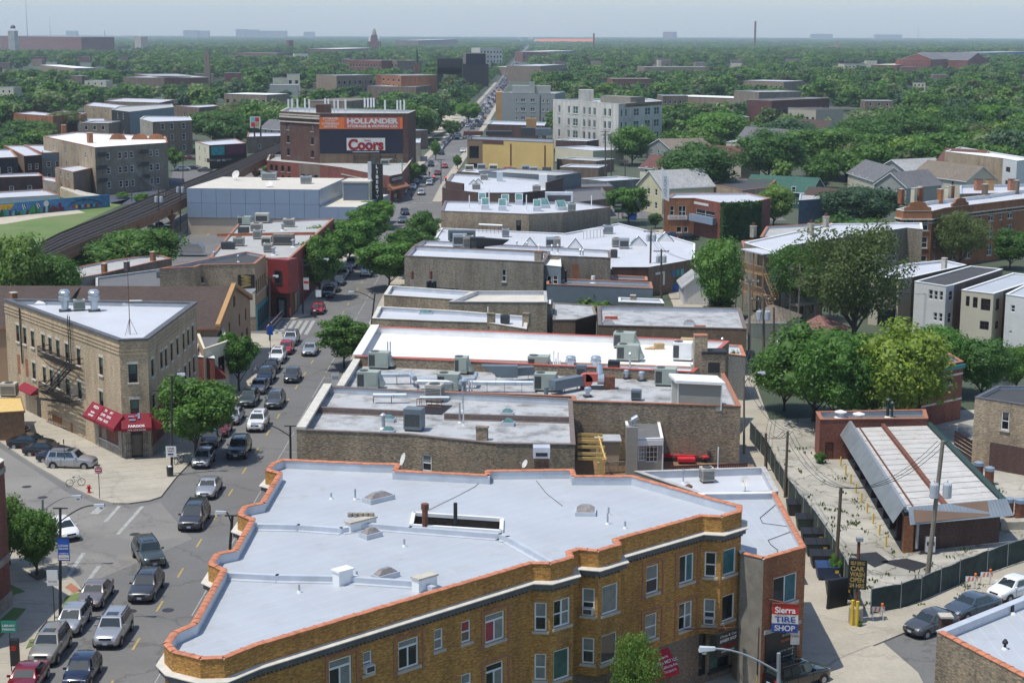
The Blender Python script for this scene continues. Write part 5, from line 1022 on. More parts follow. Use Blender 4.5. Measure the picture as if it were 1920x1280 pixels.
aw(AG.root,Q1,T1_,Lc/2,[(.86,.26,'FARGOS',1.5)]);c=Q1(Lc/2,3.95,.45)+nn_*.04
mb=MB('chrome');
for a,b,w_,h_ in ((-.45,.2,.55,.14),(-.35,-.2,.6,.16),(.25,0,.2,.6),(.1,.28,.35,.12)): mb.pb(c+T1_*(a-w_/2)-dn_*b,T1_*w_,nn_*.04,-dn_*h_)
mb.B('emblem',AG.root);MB('tail_red').pb(c+T1_*-.35-dn_*.02,T1_*.4,nn_*.03,-dn_*.18).B('emblem',AG.root);text(AG.root,'773.292.0106',Q1(Lc/2,3.05,1.12),T1_,Z,.16,WP_,w=1.7,name='lettering')
MB('limestone').pb(Q1(-.0,0,0),T1_*.75,N1*.15,Z*3.6).pb(Q1(Lc-.75,0,0),T1_*.75,N1*.15,Z*3.6).B('stone_base',AG.root)
dr=MB(BP).pb(Q1(.75,0,0),T1_*(Lc-1.5),N1*.06,Z*3.3).B('door',AG.root);MB(GD).pb(Q1(Lc/2-.45,.3,.06),T1_*.9,N1*.02,Z*2.0).B('pane',dr)
for u0 in (.3,Lc-1.0):
 mb=MB(BP)
 for k in range(5): mb.pb(Q1(u0+k*.17,.1,.3),T1_*.03,N1*.03,Z*2.3)
 for k in range(4): mb.pb(Q1(u0,.1+k*.75,.3),T1_*.7,N1*.03,Z*.04)
 mb.B('gate',AG.root)
A2,t2,n2,L2_=AG.edge(2);Q2=lambda u,z,w: VV(A2.x+t2.x*u+n2.x*w,A2.y+t2.y*u+n2.y*w,z);T2_=V3(t2,0);N2=V3(n2,0)
awning(AG.root,A2,t2,n2,-.3,9,4.4,3.2,1.1,'maroon_canvas');MB('limestone').pb(Q2(0,0,0),T2_*11,N2*.12,Z*1.1).B('stone_base',AG.root);MB('red_brick').pb(Q2(.6,1.1,0),T2_*10,N2*.05,Z*2.2).B('brick_panel',AG.root);dn_=(N2*1.1-Z*1.2).normalized();nn_=(N2*1.2+Z*1.1).normalized()
aw(AG.root,Q2,T2_,2.2,[(.3,.2,'PIZZA',1.0),(.65,.2,'PASTA',1.0)]);aw(AG.root,Q2,T2_,5,[(.3,.2,'TACOS',1.0),(.65,.2,'DELIVERY',1.2)])
ud=ow(70,760,A,t)[0];MB(BP).pb(Q(ud,0,0),T3*1.0,N3*.05,Z*2.2).B('door',AG.root);awning(AG.root,A,t,n,ow(48,760,A,t)[0],ow(71,765,A,t)[0]+.4,3.2,2.6,.9,'maroon_canvas',.1)
for x0,x1,y0,y1 in ((98,116,780,792),(133,137,793,830),(33,38,665,700),(48,53,673,705)):
 u0=ow(x0,(y0+y1)/2,A,t)[0];u1=ow(x1,(y0+y1)/2,A,t)[0];z1=ow((x0+x1)/2,y0,A,t)[1];z0=ow((x0+x1)/2,y1,A,t)[1];MB('orange_brick').pb(Q(u0,z0,0),T3*(u1-u0),N3*.02,Z*(z1-z0)).B('bricked_opening',AG.root)
u=ow(40,600,A,t)[0];MB('dark_metal').tube(Q(u,11.2,.15),Q(u,5.2,.15),.09,n=6).B('downpipe',AG.root)
# fire escape
fe=thing('fire_escape','black iron fire escape with two landings on the tan brick side wall','fire escape',Q(ow(120,700,A,t)[0],4,0)[:])
def plat(x0,x1,y,nm):
 u0=ow(x0,y,A,t)[0];u1=ow(x1,y,A,t)[0];z=ow((x0+x1)/2,y,A,t)[1]
 mb=MB(BP);
 for k in range(7): mb.pb(Q(u0,z,.08+k*.17),T3*(u1-u0),N3*.07,Z*.04)
 mb.B('landing',fe);mb=MB(BP)
 for zz_ in (.5,1.0): mb.pb(Q(u0,z+zz_,1.2),T3*(u1-u0),N3*.06,Z*.07);mb.pb(Q(u0,z+zz_,0),T3*.06,N3*1.2,Z*.07);mb.pb(Q(u1,z+zz_,0),T3*.06,N3*1.2,Z*.07)
 for k in range(int((u1-u0)/.25)): mb.pb(Q(u0+k*.25,z,1.2),T3*.04,N3*.04,Z*1.0)
 mb.B('railing',fe);mb=MB(BP)
 for u in (u0+.3,u1-.3): mb.tube(Q(u,z-1.2,0),Q(u,z,1.15),.03,n=4)
 mb.B('bracket',fe)
 return u0,u1,z
p1=plat(93,156,678,'a');p2=plat(95,156,745,'b')
def stair(ua,za,ub,zb,w):
 mb=MB(BP)
 for ww in (w,w+.55): mb.tube(Q(ua,za,ww),Q(ub,zb,ww),.08,n=4);mb.tube(Q(ua,za+.8,ww),Q(ub,zb+.8,ww),.05,n=4)
 k=12
 for i in range(k+1): f=i/k;mb.pb(Q(ua+(ub-ua)*f,za+(zb-za)*f,w),T3*.22,N3*.6,Z*.05)
 mb.B('stair',fe)
stair(p1[0]+1.2,p2[2],p1[1]-1.2,p1[2],.6);stair(p2[0]-1.2,2.6,p2[1]-2.0,p2[2],.6);mb=MB(BP);ul=ow(134,640,A,t)[0]
for du in (0,.5): mb.tube(Q(ul+du,p1[2],.3),Q(ul+du,12.3,.3),.05,n=4)
for k in range(22): mb.tube(Q(ul,p1[2]+.3*k,.3),Q(ul+.5,p1[2]+.3*k,.3),.02,n=4)
mb.B('ladder',fe)
# hanging restaurant sign
sg=thing('restaurant_sign','square cream and red restaurant sign hanging over the pavement by the wedge building','sign',Q2(1.5,4,1.8)[:]);c=Q2(1.6,4.0,2.3);X3=VV(1,-.1,0).normalized();Nx=X3.cross(Z)
MB('red_paint').pb(c-X3*.95-Z*.05,X3*1.9,-Nx*.2,Z*2.2).B('board',sg);MB(OW).pb(c-X3*.8+Z*.45+Nx*.01,X3*1.6,-Nx*.1,Z*1.6).B('panel',sg);mb=MB('tail_red')
for a,b,w_,h_ in ((-.1,1.1,.5,.5),(.15,.8,.4,.3),(-.35,.75,.3,.2)): mb.pb(c+X3*(a-w_/2)+Z*b+Nx*.02,X3*w_,Nx*.02,Z*h_)
mb.B('emblem',sg);MB('chrome').pb(c-X3*.55+Z*1.1+Nx*.05,(X3*.7+Z*.35),Nx*.02,(Z*.22-X3*.1)).pb(c-X3*.45+Z*1.65+Nx*.05,X3*.6,Nx*.02,Z*.15).B('emblem',sg)
text(sg,'RESTAURANT',c+Z*.2+Nx*.02,X3,Z,.26,WP_,w=1.6);MB(BP).tube(Q2(1.6,6.2,0),c+Z*2.2+X3*.9,.04,n=5).B('bracket',sg)
# buildings behind the wedge, along the avenue
bld('timber_enclosure','small brown timber enclosure with a plank roof at the left edge','shed',[(-40,775),(45,770),(38,745),(-40,748)],3.,'deck_wood','lumber',.0,'deck_wood');RU(P(18,742,3.1),(1.6,1.2,1.2),0,'beige condenser on a rack above the timber enclosure','hvac_beige','cond')
def wpt(x,y): return VV(x,y)
FX=-33.9
SH=house('shingle_roofed_hall','long brown-shingled gabled hall behind the wedge building with a tan street gable','hall',[(-75,187),(FX,187),(FX+.5,208),(-75,208)],6.8,3.1,'stucco_tan','brown_shingle',wins=[('g',1,(.12,.28,.55,.72,.88),(1.2,),1.2,2.2,dict(frame=BR_,style='pic')),('g',1,(.15,.35,.65,.85),(4.5,),.8,1.5,dict(frame=BR_)),('g',1,(.5,),(7.4,),.9,1.3,dict(frame=BR_))],fascia=TD,near=False)
mb=MB('stucco_gold');
for a,b in ((V3((FX+.05,186.8),6.8),V3((FX+.2,197.5),9.95)),(V3((FX+.2,197.5),9.95),V3((FX+.5,208.2),6.8))): d=b-a;mb.pb(a-VV(.2,0,.0),d,(.55,0,0),Z*.35)
mb.B('gable_coping',SH.root);SH.pipe=lambda *a,**k:None
dm=MB('brown_shingle').add([(-58,189,8.7),(-52,189,8.7),(-52,197,9.86),(-58,197,9.86)],[(0,1,2,3)]);dm.use('stone_siding').add([(-57.8,189.2,7.3),(-52.2,189.2,7.3),(-52.2,189.2,8.65),(-57.8,189.2,8.65),(-52.2,196,9.6),(-57.8,196,9.6)],[(0,1,2,3),(1,4,2),(0,3,5)]);dm.B('dormer',SH.root)
for i,(x,y) in enumerate(((42,540),(405,640))): pass
S1=bld('small_shop','low shop with a dark flat roof and vents beside the wedge building','shop',[(366,618),(368,602),(414,602),(428,640),(382,655)],6.0,['cream_wall','stucco_tan','stucco_tan','cream_wall','stucco_tan'],'dark_grey_roof',.35,'cream_wall',.3,[('g',3,(.3,.7),(2.6,),1.4,2.0,dict(style='dh2',frame=BR_))])
S1.pipe(380,606,1.1,.14,'steel',hood=True);RU(S1.rp(393,606),(.9,.8,.7),0,'small pale vent box on the low dark roof',OW,'box')
S2=bld('red_fronted_shop','small dark red shop front with faded brick-red awnings and a white parapet','shop',[(364,668),(366,645),(392,645),(402,672)],5.0,'red_brick',SRB,.4,WP_,.3)
A,t,n,L=S2.edge(2);awning(S2.root,A,t,n,.3,L*.5-.1,4.0,2.9,1.2,'brick_canvas');awning(S2.root,A,t,n,L*.5+.1,L-.3,4.0,2.9,1.2,'brick_canvas');mb=MB(WP_)
for u in (.25,.75): q=V3(A+t*L*u+n*.8,3.55);mb.pb(q,V3(t*.35,.0),V3(n*.05,-.03),Z*.2)
mb.B('emblem',S2.root)
YS_=bld('zigzag_sign_building','two-storey tan building with a black roof and a black sign of yellow zigzags',SB,[(299,504),(366,501),(376,497),(478,495),(498,479),(462,472),(398,484)],9.2,[CBP,CBP,CBP,'stucco_tan','stucco_tan',CBP,CBP],'black_roof',.3,TD,.3,[('g',3,(.1,.3,.5,.7,.9),(5.0,),.9,1.9,dict(frame=BP)),(2,365,372,519,530,dict(frame=BP)),(2,376,382,519,530,dict(frame=BP))])
A,t,n,L=YS_.edge(2);Q=lambda u,z,w: VV(A.x+t.x*u+n.x*w,A.y+t.y*u+n.y*w,z);T3=V3(t,0);N3=V3(n,0);uL=ow(446,528,A,t)[0];z1=ow(458,515,A,t)[1];z0=ow(458,540,A,t)[1]
MB(BP).pb(Q(uL,z0,0),T3*(L-uL-.1),N3*.06,Z*(z1-z0)).B('sign_board',YS_.root);mb=MB('line_yellow');w_=(L-uL-.1);
pl=[];
for k in range(7): pl.append((uL+w_*(.2 if k%2==0 else .78),z0+(z1-z0)*(.1+.8*k/6)))
for (a,b),(c,d) in zip(pl[:-1],pl[1:]): mb.pb(Q(a-.0,b-.11,.07),Q(c,d,.07)-Q(a,b,.07),N3*.02,Z*.3)
mb.B('zigzag',YS_.root);MB(WP_).face(Q(uL-.1,z0-.1,.05),Q(L,z0-.05,.05),Q(L,z0-.3,.05),Q(uL+.4,z0-2.0,.05)).B('white_patch',YS_.root);YS_.pipe(402,487,1.,.1,hood=True);YS_.pipe(447,491,.8,.1,hood=True);MB('cream_wall').pb(Q(.1,z0-4,.0),T3*(L-.2),N3*.03,Z*3.3).B('painted_band',YS_.root)
A,t,n,L=YS_.edge(3);MB('teal_paint').pb(V3(A,0),V3(t*L,0),V3(n*.15,0),Z*3.4).B('shop_front',YS_.root);mb=MB(BP)
for k in range(5): mb.pb(V3(A+t*(.4+k*L/5),.4),V3(t*(L/5-.6),0),V3(n*.17,0),Z*2.4)
mb.B('shop_window',YS_.root)
PL=bld('long_low_building','long low building with pale grey roof and red coping between trees and the hall','building',[(108,513),(139,523),(190,514),(288,491),(322,485),(292,477),(210,488),(132,504)],4.6,['yellow_siding','grey_siding',CBG,CBG,'cream_wall','cream_wall','common_brick','common_brick'],'grey_roof',.25,TD,.25)
for x,y,m in ((196,512,'orange_brick'),(238,508,'dark_coping'),(287,489,'orange_brick')): PL.chimney(x,y,.8,.6,1.4,m)
PD=bld('dark_roofed_shed','low building with a dark flat roof in front of the pale-roofed one','building',[(180,541),(180,521),(297,505),(305,505),(305,541)],4.2,CBG,'dark_grey_roof',.25,'grey_coping',.25);RU(PD.rp(300,520),(.9,.9,.9),0,'grey condenser by the wall of the zigzag sign building','steel','cond')
RB=bld('dark_red_building','long two-storey dark red corner building with grey roof and many rooftop units',SB,[(393,483),(503,484),(541,487),(626,410),(449,417)],8.4,[CBP,CBP,'red_rib','red_rib',CBP],'grey_roof',.2,TD,.25,[])
ridge(RB,[(408,443),(590,440)],.35,.45,TD,'party_wall')
A,t,n,L=RB.edge(1);A3,t3,n3,L3=RB.edge(2)
ori=[RB.pts[1]+n*.0,RB.pts[1]+n*1.0+t*.6,RB.pts[2]+n*1.0+n3*.5,RB.pts[2]+n3*1.1+t3*1.6,RB.pts[2]+t3*2.2]
MB('red_rib').prism(ori,3.7,8.45,True).B('oriel',RB.root);d=(ori[2]-ori[1]).normalized();nn=VV(d.y,-d.x);nn=nn if nn.y<0 else -nn;window(RB.root,ori[1],d,nn,1.1,2.3,4.9,6.9,'dh','dark_metal',GD,d=-.05,sill=None)
MB('red_brick').prism([RB.pts[1]+n*.3,RB.pts[2]+n*.3+n3*.3,RB.pts[2]+n3*.3+t3*6,RB.pts[1]+t*.2-n*3],0,3.65).B('corner_base',RB.root);q=RB.pts[2]+n*.35-t*1.0;MB(BP).pb(V3(q-t*.9,0),V3(t*1.7,0),V3(n*.1,0),Z*3.0).B('door',RB.root);MB('glass_blind').pb(V3(q-t*.5,.4),V3(t*.9,0),V3(n*.14,0),Z*2.2).B('pane',RB.root)
mb=MB('teal_paint');mb.pb(V3(RB.pts[2]+t3*7+n3*.05,.4),V3(t3*2.2,0),V3(n3*.05,0),Z*3);mb.B('mural',RB.root);mb=MB('line_yellow');mb.pb(V3(RB.pts[2]+t3*2.6+n3*.35,.5),V3(t3*2.2,0),V3(n3*.05,0),Z*2.6);mb.B('mural',RB.root)
for i,(x,y,w,l,h,m,k,s) in enumerate(((459,422,2.2,1.5,1.3,'hvac_green','pack','green, at the back corner'),(492,418,2.3,1.8,1.5,'hvac_beige','box','largest beige, behind the others'),(542,425,1.9,1.2,1.2,'hvac_beige','cond','beige, standing alone to the right'),(481,433,1.9,1.2,1.1,'hvac_beige','cond','beige, in the middle of the rear roof'),(457,438,1.7,1.2,.9,'hvac_dark','box','low dark, on the rear roof edge'),(483,448,1.3,1.2,1.3,'hvac_beige','cond','beside the dividing red coping'),(448,461,1.6,1.3,1.2,'hvac_beige','cond','beige, near the white trailer side'),(428,467,2.0,1.2,.9,'hvac_dark','cond','dark, nearest the black roof'),(500,460,1.5,1.3,1.2,'hvac_beige','box','beige, left of the long crate-like one'),(532,459,3.2,1.8,1.5,'grey_wood','box','long crate-like, with a dark top'),(503,473,1.3,1.1,1.2,'hvac_beige','cond','nearest the red oriel'))): RU(RB.rp(x,y),(w,l,h),0,'rooftop unit on the dark red building, '+s,m,k,group='rooftop units on the dark red building')
for x,y in ((530,432),(513,478),(550,463)): RB.pipe(x,y,1.0,.2,'steel',hood=True)
# the bank: blue-grey panels over beige block
BK=bld('bank_building','large windowless bank building of blue-grey panels over beige block','bank',[(350,403),(672,406),(700,384),(617,372),(367,385)],4.0,['beige_block','beige_block','beige_block','beige_block','beige_block'],'cream_roof',0,None)
def up(px,z): return [P(x,y,z).to_2d() for x,y in px]
hb=9.2;hl=5.8;f0,f1=P(350,353,hb).to_2d(),P(598,355,hb).to_2d();f1=P(598,356,hb).to_2d();dB=(f1-f0).normalized();qB=VV(-dB.y,dB.x);hi_=[f0,f1,f1+qB*27,f0+qB*27]
for o in list(BK.root.children): OBJ.remove(o)
f2=f0+dB*((P(672,387,hl).to_2d()-f0).dot(dB));lo_=[f1,f2,f2+qB*27+dB*2.0,f1+qB*27]
base_=[f0+qB*.25,f2+qB*.25-dB*.2,f2+qB*27+dB*1.6,f0+qB*27];MB('beige_block').prism(base_,0,3.3).B('wall',BK.root)
MB('panel_joint').prism(hi_,3.3,hb,True).B('wall',BK.root);MB('panel_joint').prism([lo_[0]+qB*.1,lo_[1]+qB*.1,lo_[2],lo_[3]],3.3,hl,True).B('wall',BK.root)
MB('cream_roof',ang=0).face(*[V3(p,hb+.02) for p in inset(hi_,.1,True)]).B('roof',BK.root);MB('cream_roof').face(*[V3(p,hl+.02) for p in inset(lo_,.1,True)]).B('roof',BK.root)
pm_=None
def panels(root,a,b,z0,z1,nrm,cw=3.1,ch=None):
 d=(b-a);L=d.length;d/=L;nx=max(1,round(L/cw));nz=max(1,round((z1-z0)/(ch or 2.9)));w=L/nx;h=(z1-z0)/nz
 for i in range(nx):
  for k in range(nz): MB('panel_blue').pb(V3(a+d*(i*w+.03)+nrm*.01,z0+k*h+.03),V3(d*(w-.06),0),V3(nrm*.06,0),Z*(h-.06)).B('panel',root)
panels(BK.root,f0,f1,3.3,hb,-qB);panels(BK.root,f1,f1+qB*27,hl,hb,dB,3.4);panels(BK.root,f1,f2,3.3,hl,-qB,3.1,2.5);panels(BK.root,lo_[1],lo_[2],3.3,hl,dB,3.4,2.5)
c=P(690,350,hl);bx=[P(x,y,hl).to_2d() for x,y in ((633,372),(643,378),(703,370),(696,360))];a_=P(643,376,hl).to_2d();b_=a_+dB*5.6;bx=[a_,b_,b_+qB*7,a_+qB*7];MB('cream_wall').prism(bx,hl,9.6).B('stair_tower',BK.root);MB('panel_joint').pb(V3(a_-qB*.08+dB*.15,hl+.1),V3(dB*5.3,0),V3(qB*.05,0),Z*3.5).B('louvre_panel',BK.root);MB('pale_stone').prism(inset(bx,-.2,True),9.6,9.85,True).B('lid',BK.root)
for x,y,w,s in ((505,337,3.2,'large grey, at the back edge'),(574,344,2.2,'smaller grey, in the middle')): RU(P(x,y,hb+.05),(w,1.8,1.4),0,'rooftop unit on the bank roof, '+s,'steel','cond')
dish(P(443,338,hb),'large white dish at the back edge of the bank roof',r=.9,h=1.2);dish(P(505,351,hb),'white satellite dish lying by the front edge of the bank roof',aim=(-.2,-.6,.8),r=.8,h=.6)
sg=thing('bank_sign','tall black vertical sign reading Liberty Bank in white','sign',P(708,375,0)[:]);q=PY(708,372,346.);x0=q.x
MB(BP).box((x0,346,4.8),(2.3,1.0,8.4)).box((x0+.2,345.6,2.2),(6.0,1.4,3.0)).B('board',sg);MB('flashing').box((x0-1.6,346,7.2),(.7,.8,6.4)).B('side_fin',sg);MB('steel').tube((x0,346,0),(x0,346,2.3),.35,n=8).B('post',sg)
zt=PY(708,321,345.5).z;zb=PY(708,356,345.5).z;zt=12.7;zb=6.4
for k,ch in enumerate('LIBERTY'): text(sg,ch,VV(x0,345.46,zt-(zt-zb)*k/6-.1),VV(1,0,0),Z,.72,WP_,bold=.02)
text(sg,'Bank',VV(x0+.3,344.86,4.1),VV(1,0,0),Z,1.15,WP_,w=4.6,bold=.03)
# storage warehouse with its painted wall and billboard
HH=18.9;g=bf(600,213,765,213,HH,16);g0=PY(535,212,g[0].y-.0);
hw=[g[0],g[1],g[1]+VV(1.0,18),VV(PY(535,205,474).x,478),VV(P(536,205,HH).x,456)]
HO=bld('storage_warehouse','tall dark brick storage warehouse with painted orange and navy wall and roof antennas','warehouse',hw,HH,['dark_brick','dark_brick','dark_brick','dark_brick','dark_brick'],'grey_roof',.6,'stone',.4,[('g',4,(.2,.8),(3.5,7,10.5,14),1.2,1.9,dict(frame=BR_,pane=GD,sill='stone'))],world=True)
A,t,n,L=HO.edge(0);Q=lambda u,z,w: VV(A.x+t.x*u+n.x*w,A.y+t.y*u+n.y*w,z);T3=V3(t,0);N3=V3(n,0)
zf=lambda y:ow(690,y,A,t)[1];us=lambda x:ow(x,250,A,t)[0];z_a,z_b,z_c,z_d=zf(220),zf(242),zf(288),zf(310)
MB('orange_brick').pb(Q(us(640),z_b,0),T3*(us(755)-us(640)),N3*.08,Z*(z_a-z_b)).B('painted_panel',HO.root)
MB('orange_paint').pb(Q(us(599),z_b,0),T3*(us(640)-us(599)),N3*.06,Z*(z_a-z_b)).pb(Q(us(640),z_b,.0),T3*.8,N3*.085,Z*(z_a-z_b)).pb(Q(us(755)-.9,z_b,.0),T3*.9,N3*.085,Z*(z_a-z_b)).pb(Q(us(640),z_b,.0),T3*(us(755)-us(640)),N3*.086,Z*.25).B('painted_panel',HO.root)
MB('red_metal').pb(Q(us(645),z_b+.25,.0),T3*(us(750)-us(645)),N3*.095,Z*(z_a-z_b-.25)).B('painted_panel',HO.root)
m_=plain('navy_wall',(.009,.011,.028),.8,.25,.3);MB('navy_wall').pb(Q(us(599),z_c,0),T3*(us(755)-us(599)),N3*.07,Z*(z_b-z_c)).B('painted_panel',HO.root);MB(CBB).pb(Q(us(599),z_d-6,0),T3*(us(755)-us(599)),N3*.05,Z*(z_c-z_d+6)).B('brick_panel',HO.root)
text(HO.root,'HOLLANDER',Q(us(699),(z_a+z_b)/2+.55,.11),T3,Z,1.45,OW,w=us(747)-us(651),bold=.04);text(HO.root,'STORAGE & MOVING CO.',Q(us(699),z_b+.75,.11),T3,Z,.72,OW,w=us(747)-us(652),bold=.03)
for s,y,h,w in (('STORAGE',222.5,.6,28),('SAFE DRY',227,.3,20),('OVERSEAS',232,.6,32),('MOVING',237.5,.55,24)): text(HO.root,s,Q(us(620),zf(y),.1),T3,Z,h,OW,w=(us(640)-us(640-w)),bold=.02)
bb=thing('billboard','white beer billboard with red script lettering on the navy warehouse wall','billboard',Q(us(686),zf(270),1)[:]);z0,z1=zf(281.5),zf(258.5);MB(OW).pb(Q(us(650),z0,1.0),T3*(us(722)-us(650)),N3*.3,Z*(z1-z0)).B('board',bb);MB('steel').pb(Q(us(661),z0-.5,1.0),T3*(us(711)-us(661)),N3*.8,Z*.2).B('catwalk',bb)
text(bb,'Coors',Q(us(686),(z0+z1)/2-.1,1.33),T3,Z,(z1-z0)*.92,'tail_red',w=us(719)-us(653),bold=.035);text(bb,'LIGHT',Q(us(690),(z0+z1)/2+.0,1.36),T3,Z,.5,'blue_paint',w=1.8);text(bb,'Coors',Q(us(689),(z0+z1)/2+1.0,1.36),T3,Z,.5,'red_paint',w=1.8)
mb=MB(BP)
for x in (661,689,710,738):
 for dx in (0,.9): mb.tube(Q(us(x)+dx,zf(312),.8),Q(us(x)+.45,zf(289),.6),.1,n=4)
for y in (294,298): mb.pb(Q(us(661),zf(y),.75),T3*(us(739)-us(661)),N3*.12,Z*.12)
mb.B('frame',bb)
ped=[HO.pts[0]+VV(-1.4,3),HO.pts[0]+VV(2.2,3),HO.pts[0]+VV(2.2,8),HO.pts[0]+VV(-1.4,8)];MB('dark_brick').prism(ped,HH-.5,HH+2.2).B('penthouse',HO.root)
A5,t5,n5,L5=HO.edge(4);mb=MB('stone')
for z,h in ((HH-1.6,.5),(HH-.9,.35),(HH-2.8,.3)): mb.pb(V3(A5,z),V3(t5*L5,0),V3(n5*.3,0),Z*h)
mb.B('cornice',HO.root)
for i,(x,y) in enumerate(((541,205),(548,204),(558,204),(572,203),(580,205),(610,203),(616,204),(627,206),(634,206),(648,206),(684,202),(690,202),(696,202),(701,202),(722,207),(745,207),(751,207),(758,207))):
 q=P(x,y+9,HH-.6);mb=MB(WP_).box(q+Z*1.4,(.45,.25,2.6));o=thing('panel_antenna','%s white panel antenna from the left along the warehouse roof'%('first','second','third','fourth','fifth','sixth','seventh','eighth','ninth','tenth','eleventh','twelfth','13th','14th','15th','16th','17th','18th')[i],'antenna',q[:],'antennas on the warehouse roof');mb.B('panel',o);MB('steel').tube(q,q+Z*2.5,.06,n=5).B('mast',o)
# red brick shops in front of the warehouse, at the corner
RS=bld('red_brick_shops','low red brick corner shops with a curved front below the warehouse',SB,[(500,301),(560,306),(600,309),(640,314),(700,326),(732,330),(752,326),(775,296),(762,290),(600,292),(505,290)],6.4,['red_brick','brown_brick','red_brick','red_brick','red_brick','red_brick','red_brick','red_brick','red_brick','red_brick'],'grey_roof',.7,'stone',.35,[('g',0,(.15,.3,.5,.7),(1.2,3.8),1.2,1.6,dict(style='pic',frame=BR_)),('g',1,(.2,.5,.8),(1,),1.5,2.6,dict(style='pic',frame=BR_)),('g',2,(.5,),(1,),2,2.4,dict(style='pic',frame=BR_)),('g',3,(.2,.5,.8),(.8,),2.4,2.6,dict(style='pic',frame=BR_)),('g',4,(.2,.5,.8),(.6,),2.2,2.8,dict(style='pic',frame=BR_)),('g',5,(.5,),(.4,),2.4,2.8,dict(style='pic',frame=BR_)),('g',6,(.1,.25,.4,.55,.7,.85),(.6,),2.4,2.8,dict(style='pic',frame=BR_))])
A,t,n,L=RS.edge(5);MB(BR_).pb(V3(A-t*1+n*.1,4.9),V3(t*(L+1),0),V3(n*.15,0),Z*1.2).B('sign_band',RS.root);text(RS.root,'FURIOUS SPOON',V3(A+t*(L*.5)+n*.3,5.5),V3(t,0),Z,.7,OW,w=L*.95,bold=.02)
awning(RS.root,A,t,n,-2,L+2,4.4,3.4,1.6,'orange_brick');A,t,n,L=RS.edge(3);mb=MB('stone');mb.pb(V3(A+n*.02,4.6),V3(t*L,0),V3(n*.1,0),Z*.25);mb.B('string_course',RS.root)
RS.chimney(737,303,1.1,.9,1.8,'red_brick');RU(RS.rp(722,309),(2.2,1.6,1.3),0,'green-grey unit on the red brick corner roof','hvac_green','box');RU(RS.rp(700,307),(1.4,1.2,1.2),0,'dark round-topped vent unit on the red brick corner roof','hvac_dark','box')
for i,(x0,y0,x1,y1,h,dp,wall,roof,nm,lb) in enumerate(((763,268,788,268,6.,22,'limestone',SRB,'shop','low white-roofed shop beyond the warehouse with a painted white end wall'),(765,246,802,244,6.5,20,'brown_brick',SR_,'shop','low brown brick shop with pale roof beyond the warehouse'))):
 bld(nm,lb,'shop',bf(x0,y0,x1,y1,h,dp),h,wall,roof,.3,'flashing',.3,[('g',1,(.2,.5,.8),(.6,),2.5,2.6,dict(style='pic',frame=BR_))],world=True)
pw=thing('painted_end_wall','white painted wall lettered in red beyond the warehouse','sign',(-27,480,3));q=PY(777,283,478);MB(WP_).box((q.x-2.2,478,2.2),(4.2,.3,4.6)).B('board',pw);text(pw,'ZARA',VV(q.x-2.0,477.8,5.2),VV(1,0,0),Z,1.0,'tail_red',w=3.2)
# elevated railway
def ev(l,z): return [P(a,b,z) for a,b in l]
up_=ev([(-60,520),(0,492),(67,461),(114,437),(204,402),(280,370),(350,342),(437,307),(530,266),(600,236)],6.2);dn2=ev([(-60,570),(0,537),(85,489),(146,461),(216,433),(292,402),(350,374),(431,336),(466,315),(530,284),(640,240)],6.2)
def rs(l,n):
 d=[0]
 for a,b in zip(l[:-1],l[1:]): d.append(d[-1]+(b-a).length)
 out=[]
 for k in range(n+1):
  s=d[-1]*k/n;i=max(j for j in range(len(l)) if d[j]<=s+1e-6);i=min(i,len(l)-2);f=(s-d[i])/(d[i+1]-d[i]);out.append(l[i].lerp(l[i+1],f))
 return out
NR=60;ua_=rs(up_,NR);ub_=rs(dn2,NR);el=thing('elevated_railway','elevated railway with rusty girders and dark tracks curving behind the bank','railway',ua_[NR//2][:])
dk=MB('dark_metal');
for k in range(NR): a,b,c,d=ua_[k],ua_[k+1],ub_[k+1],ub_[k];dk.face(a,b,c,d)
dk.B('deck',el)
g1=MB('rust_girder');g2=MB('rust_girder')
for k in range(NR):
 g1.pb(ub_[k]-Z*1.5,ub_[k+1]-ub_[k],(0,.3,0),Z*1.9);g2.pb(ua_[k]-Z*1.5,ua_[k+1]-ua_[k],(0,-.3,0),Z*1.7)
g1.B('girder',el);g2.B('girder',el);L=(ua_[0]-ua_[NR]).length
tb=MB('tie_wood');NT=420
for k in range(NT):
 f=k/NT*NR;i=int(f);a=ua_[i].lerp(ua_[min(NR,i+1)],f-i);b=ub_[i].lerp(ub_[min(NR,i+1)],f-i)
 for u0,u1 in ((.06,.32),(.36,.63),(.68,.94)): p=a.lerp(b,u0);q=a.lerp(b,u1);tb.pb(p+Z*.03,q-p,(.22,0,0),Z*.15)
o=tb.B('sleeper',el);o['kind']='stuff'
for u in (.12,.26,.42,.56,.74,.88):
 r_=MB('rail_steel')
 for k in range(NR): a=ua_[k].lerp(ub_[k],u);b=ua_[k+1].lerp(ub_[k+1],u);r_.pb(a+Z*.19,b-a,(0,.12,0),Z*.17)
 r_.B('rail',el)
for u in (.345,.655):
 r_=MB('grey_wood')
 for k in range(NR): a=ua_[k].lerp(ub_[k],u);b=ua_[k+1].lerp(ub_[k+1],u);r_.pb(a+Z*.05,b-a,(0,.5,0),Z*.12)
 r_.B('walkway',el)
for k in range(2,NR,4):
 for side in (ua_,ub_):
  p=side[k];MB('rust_girder').box((p.x,p.y,0),(.5,.5,4.9)).add([(p.x-.15,p.y,3.2),(p.x+.15,p.y,3.2),(p.x-1.2,p.y,4.8),(p.x+1.2,p.y,4.8)],[(0,1,3,2)]).B('column',el)
 MB('rust_girder').pb(ua_[k]-Z*1.5,ub_[k]-ua_[k],(.35,0,0),Z*.9).B('cross_girder',el)
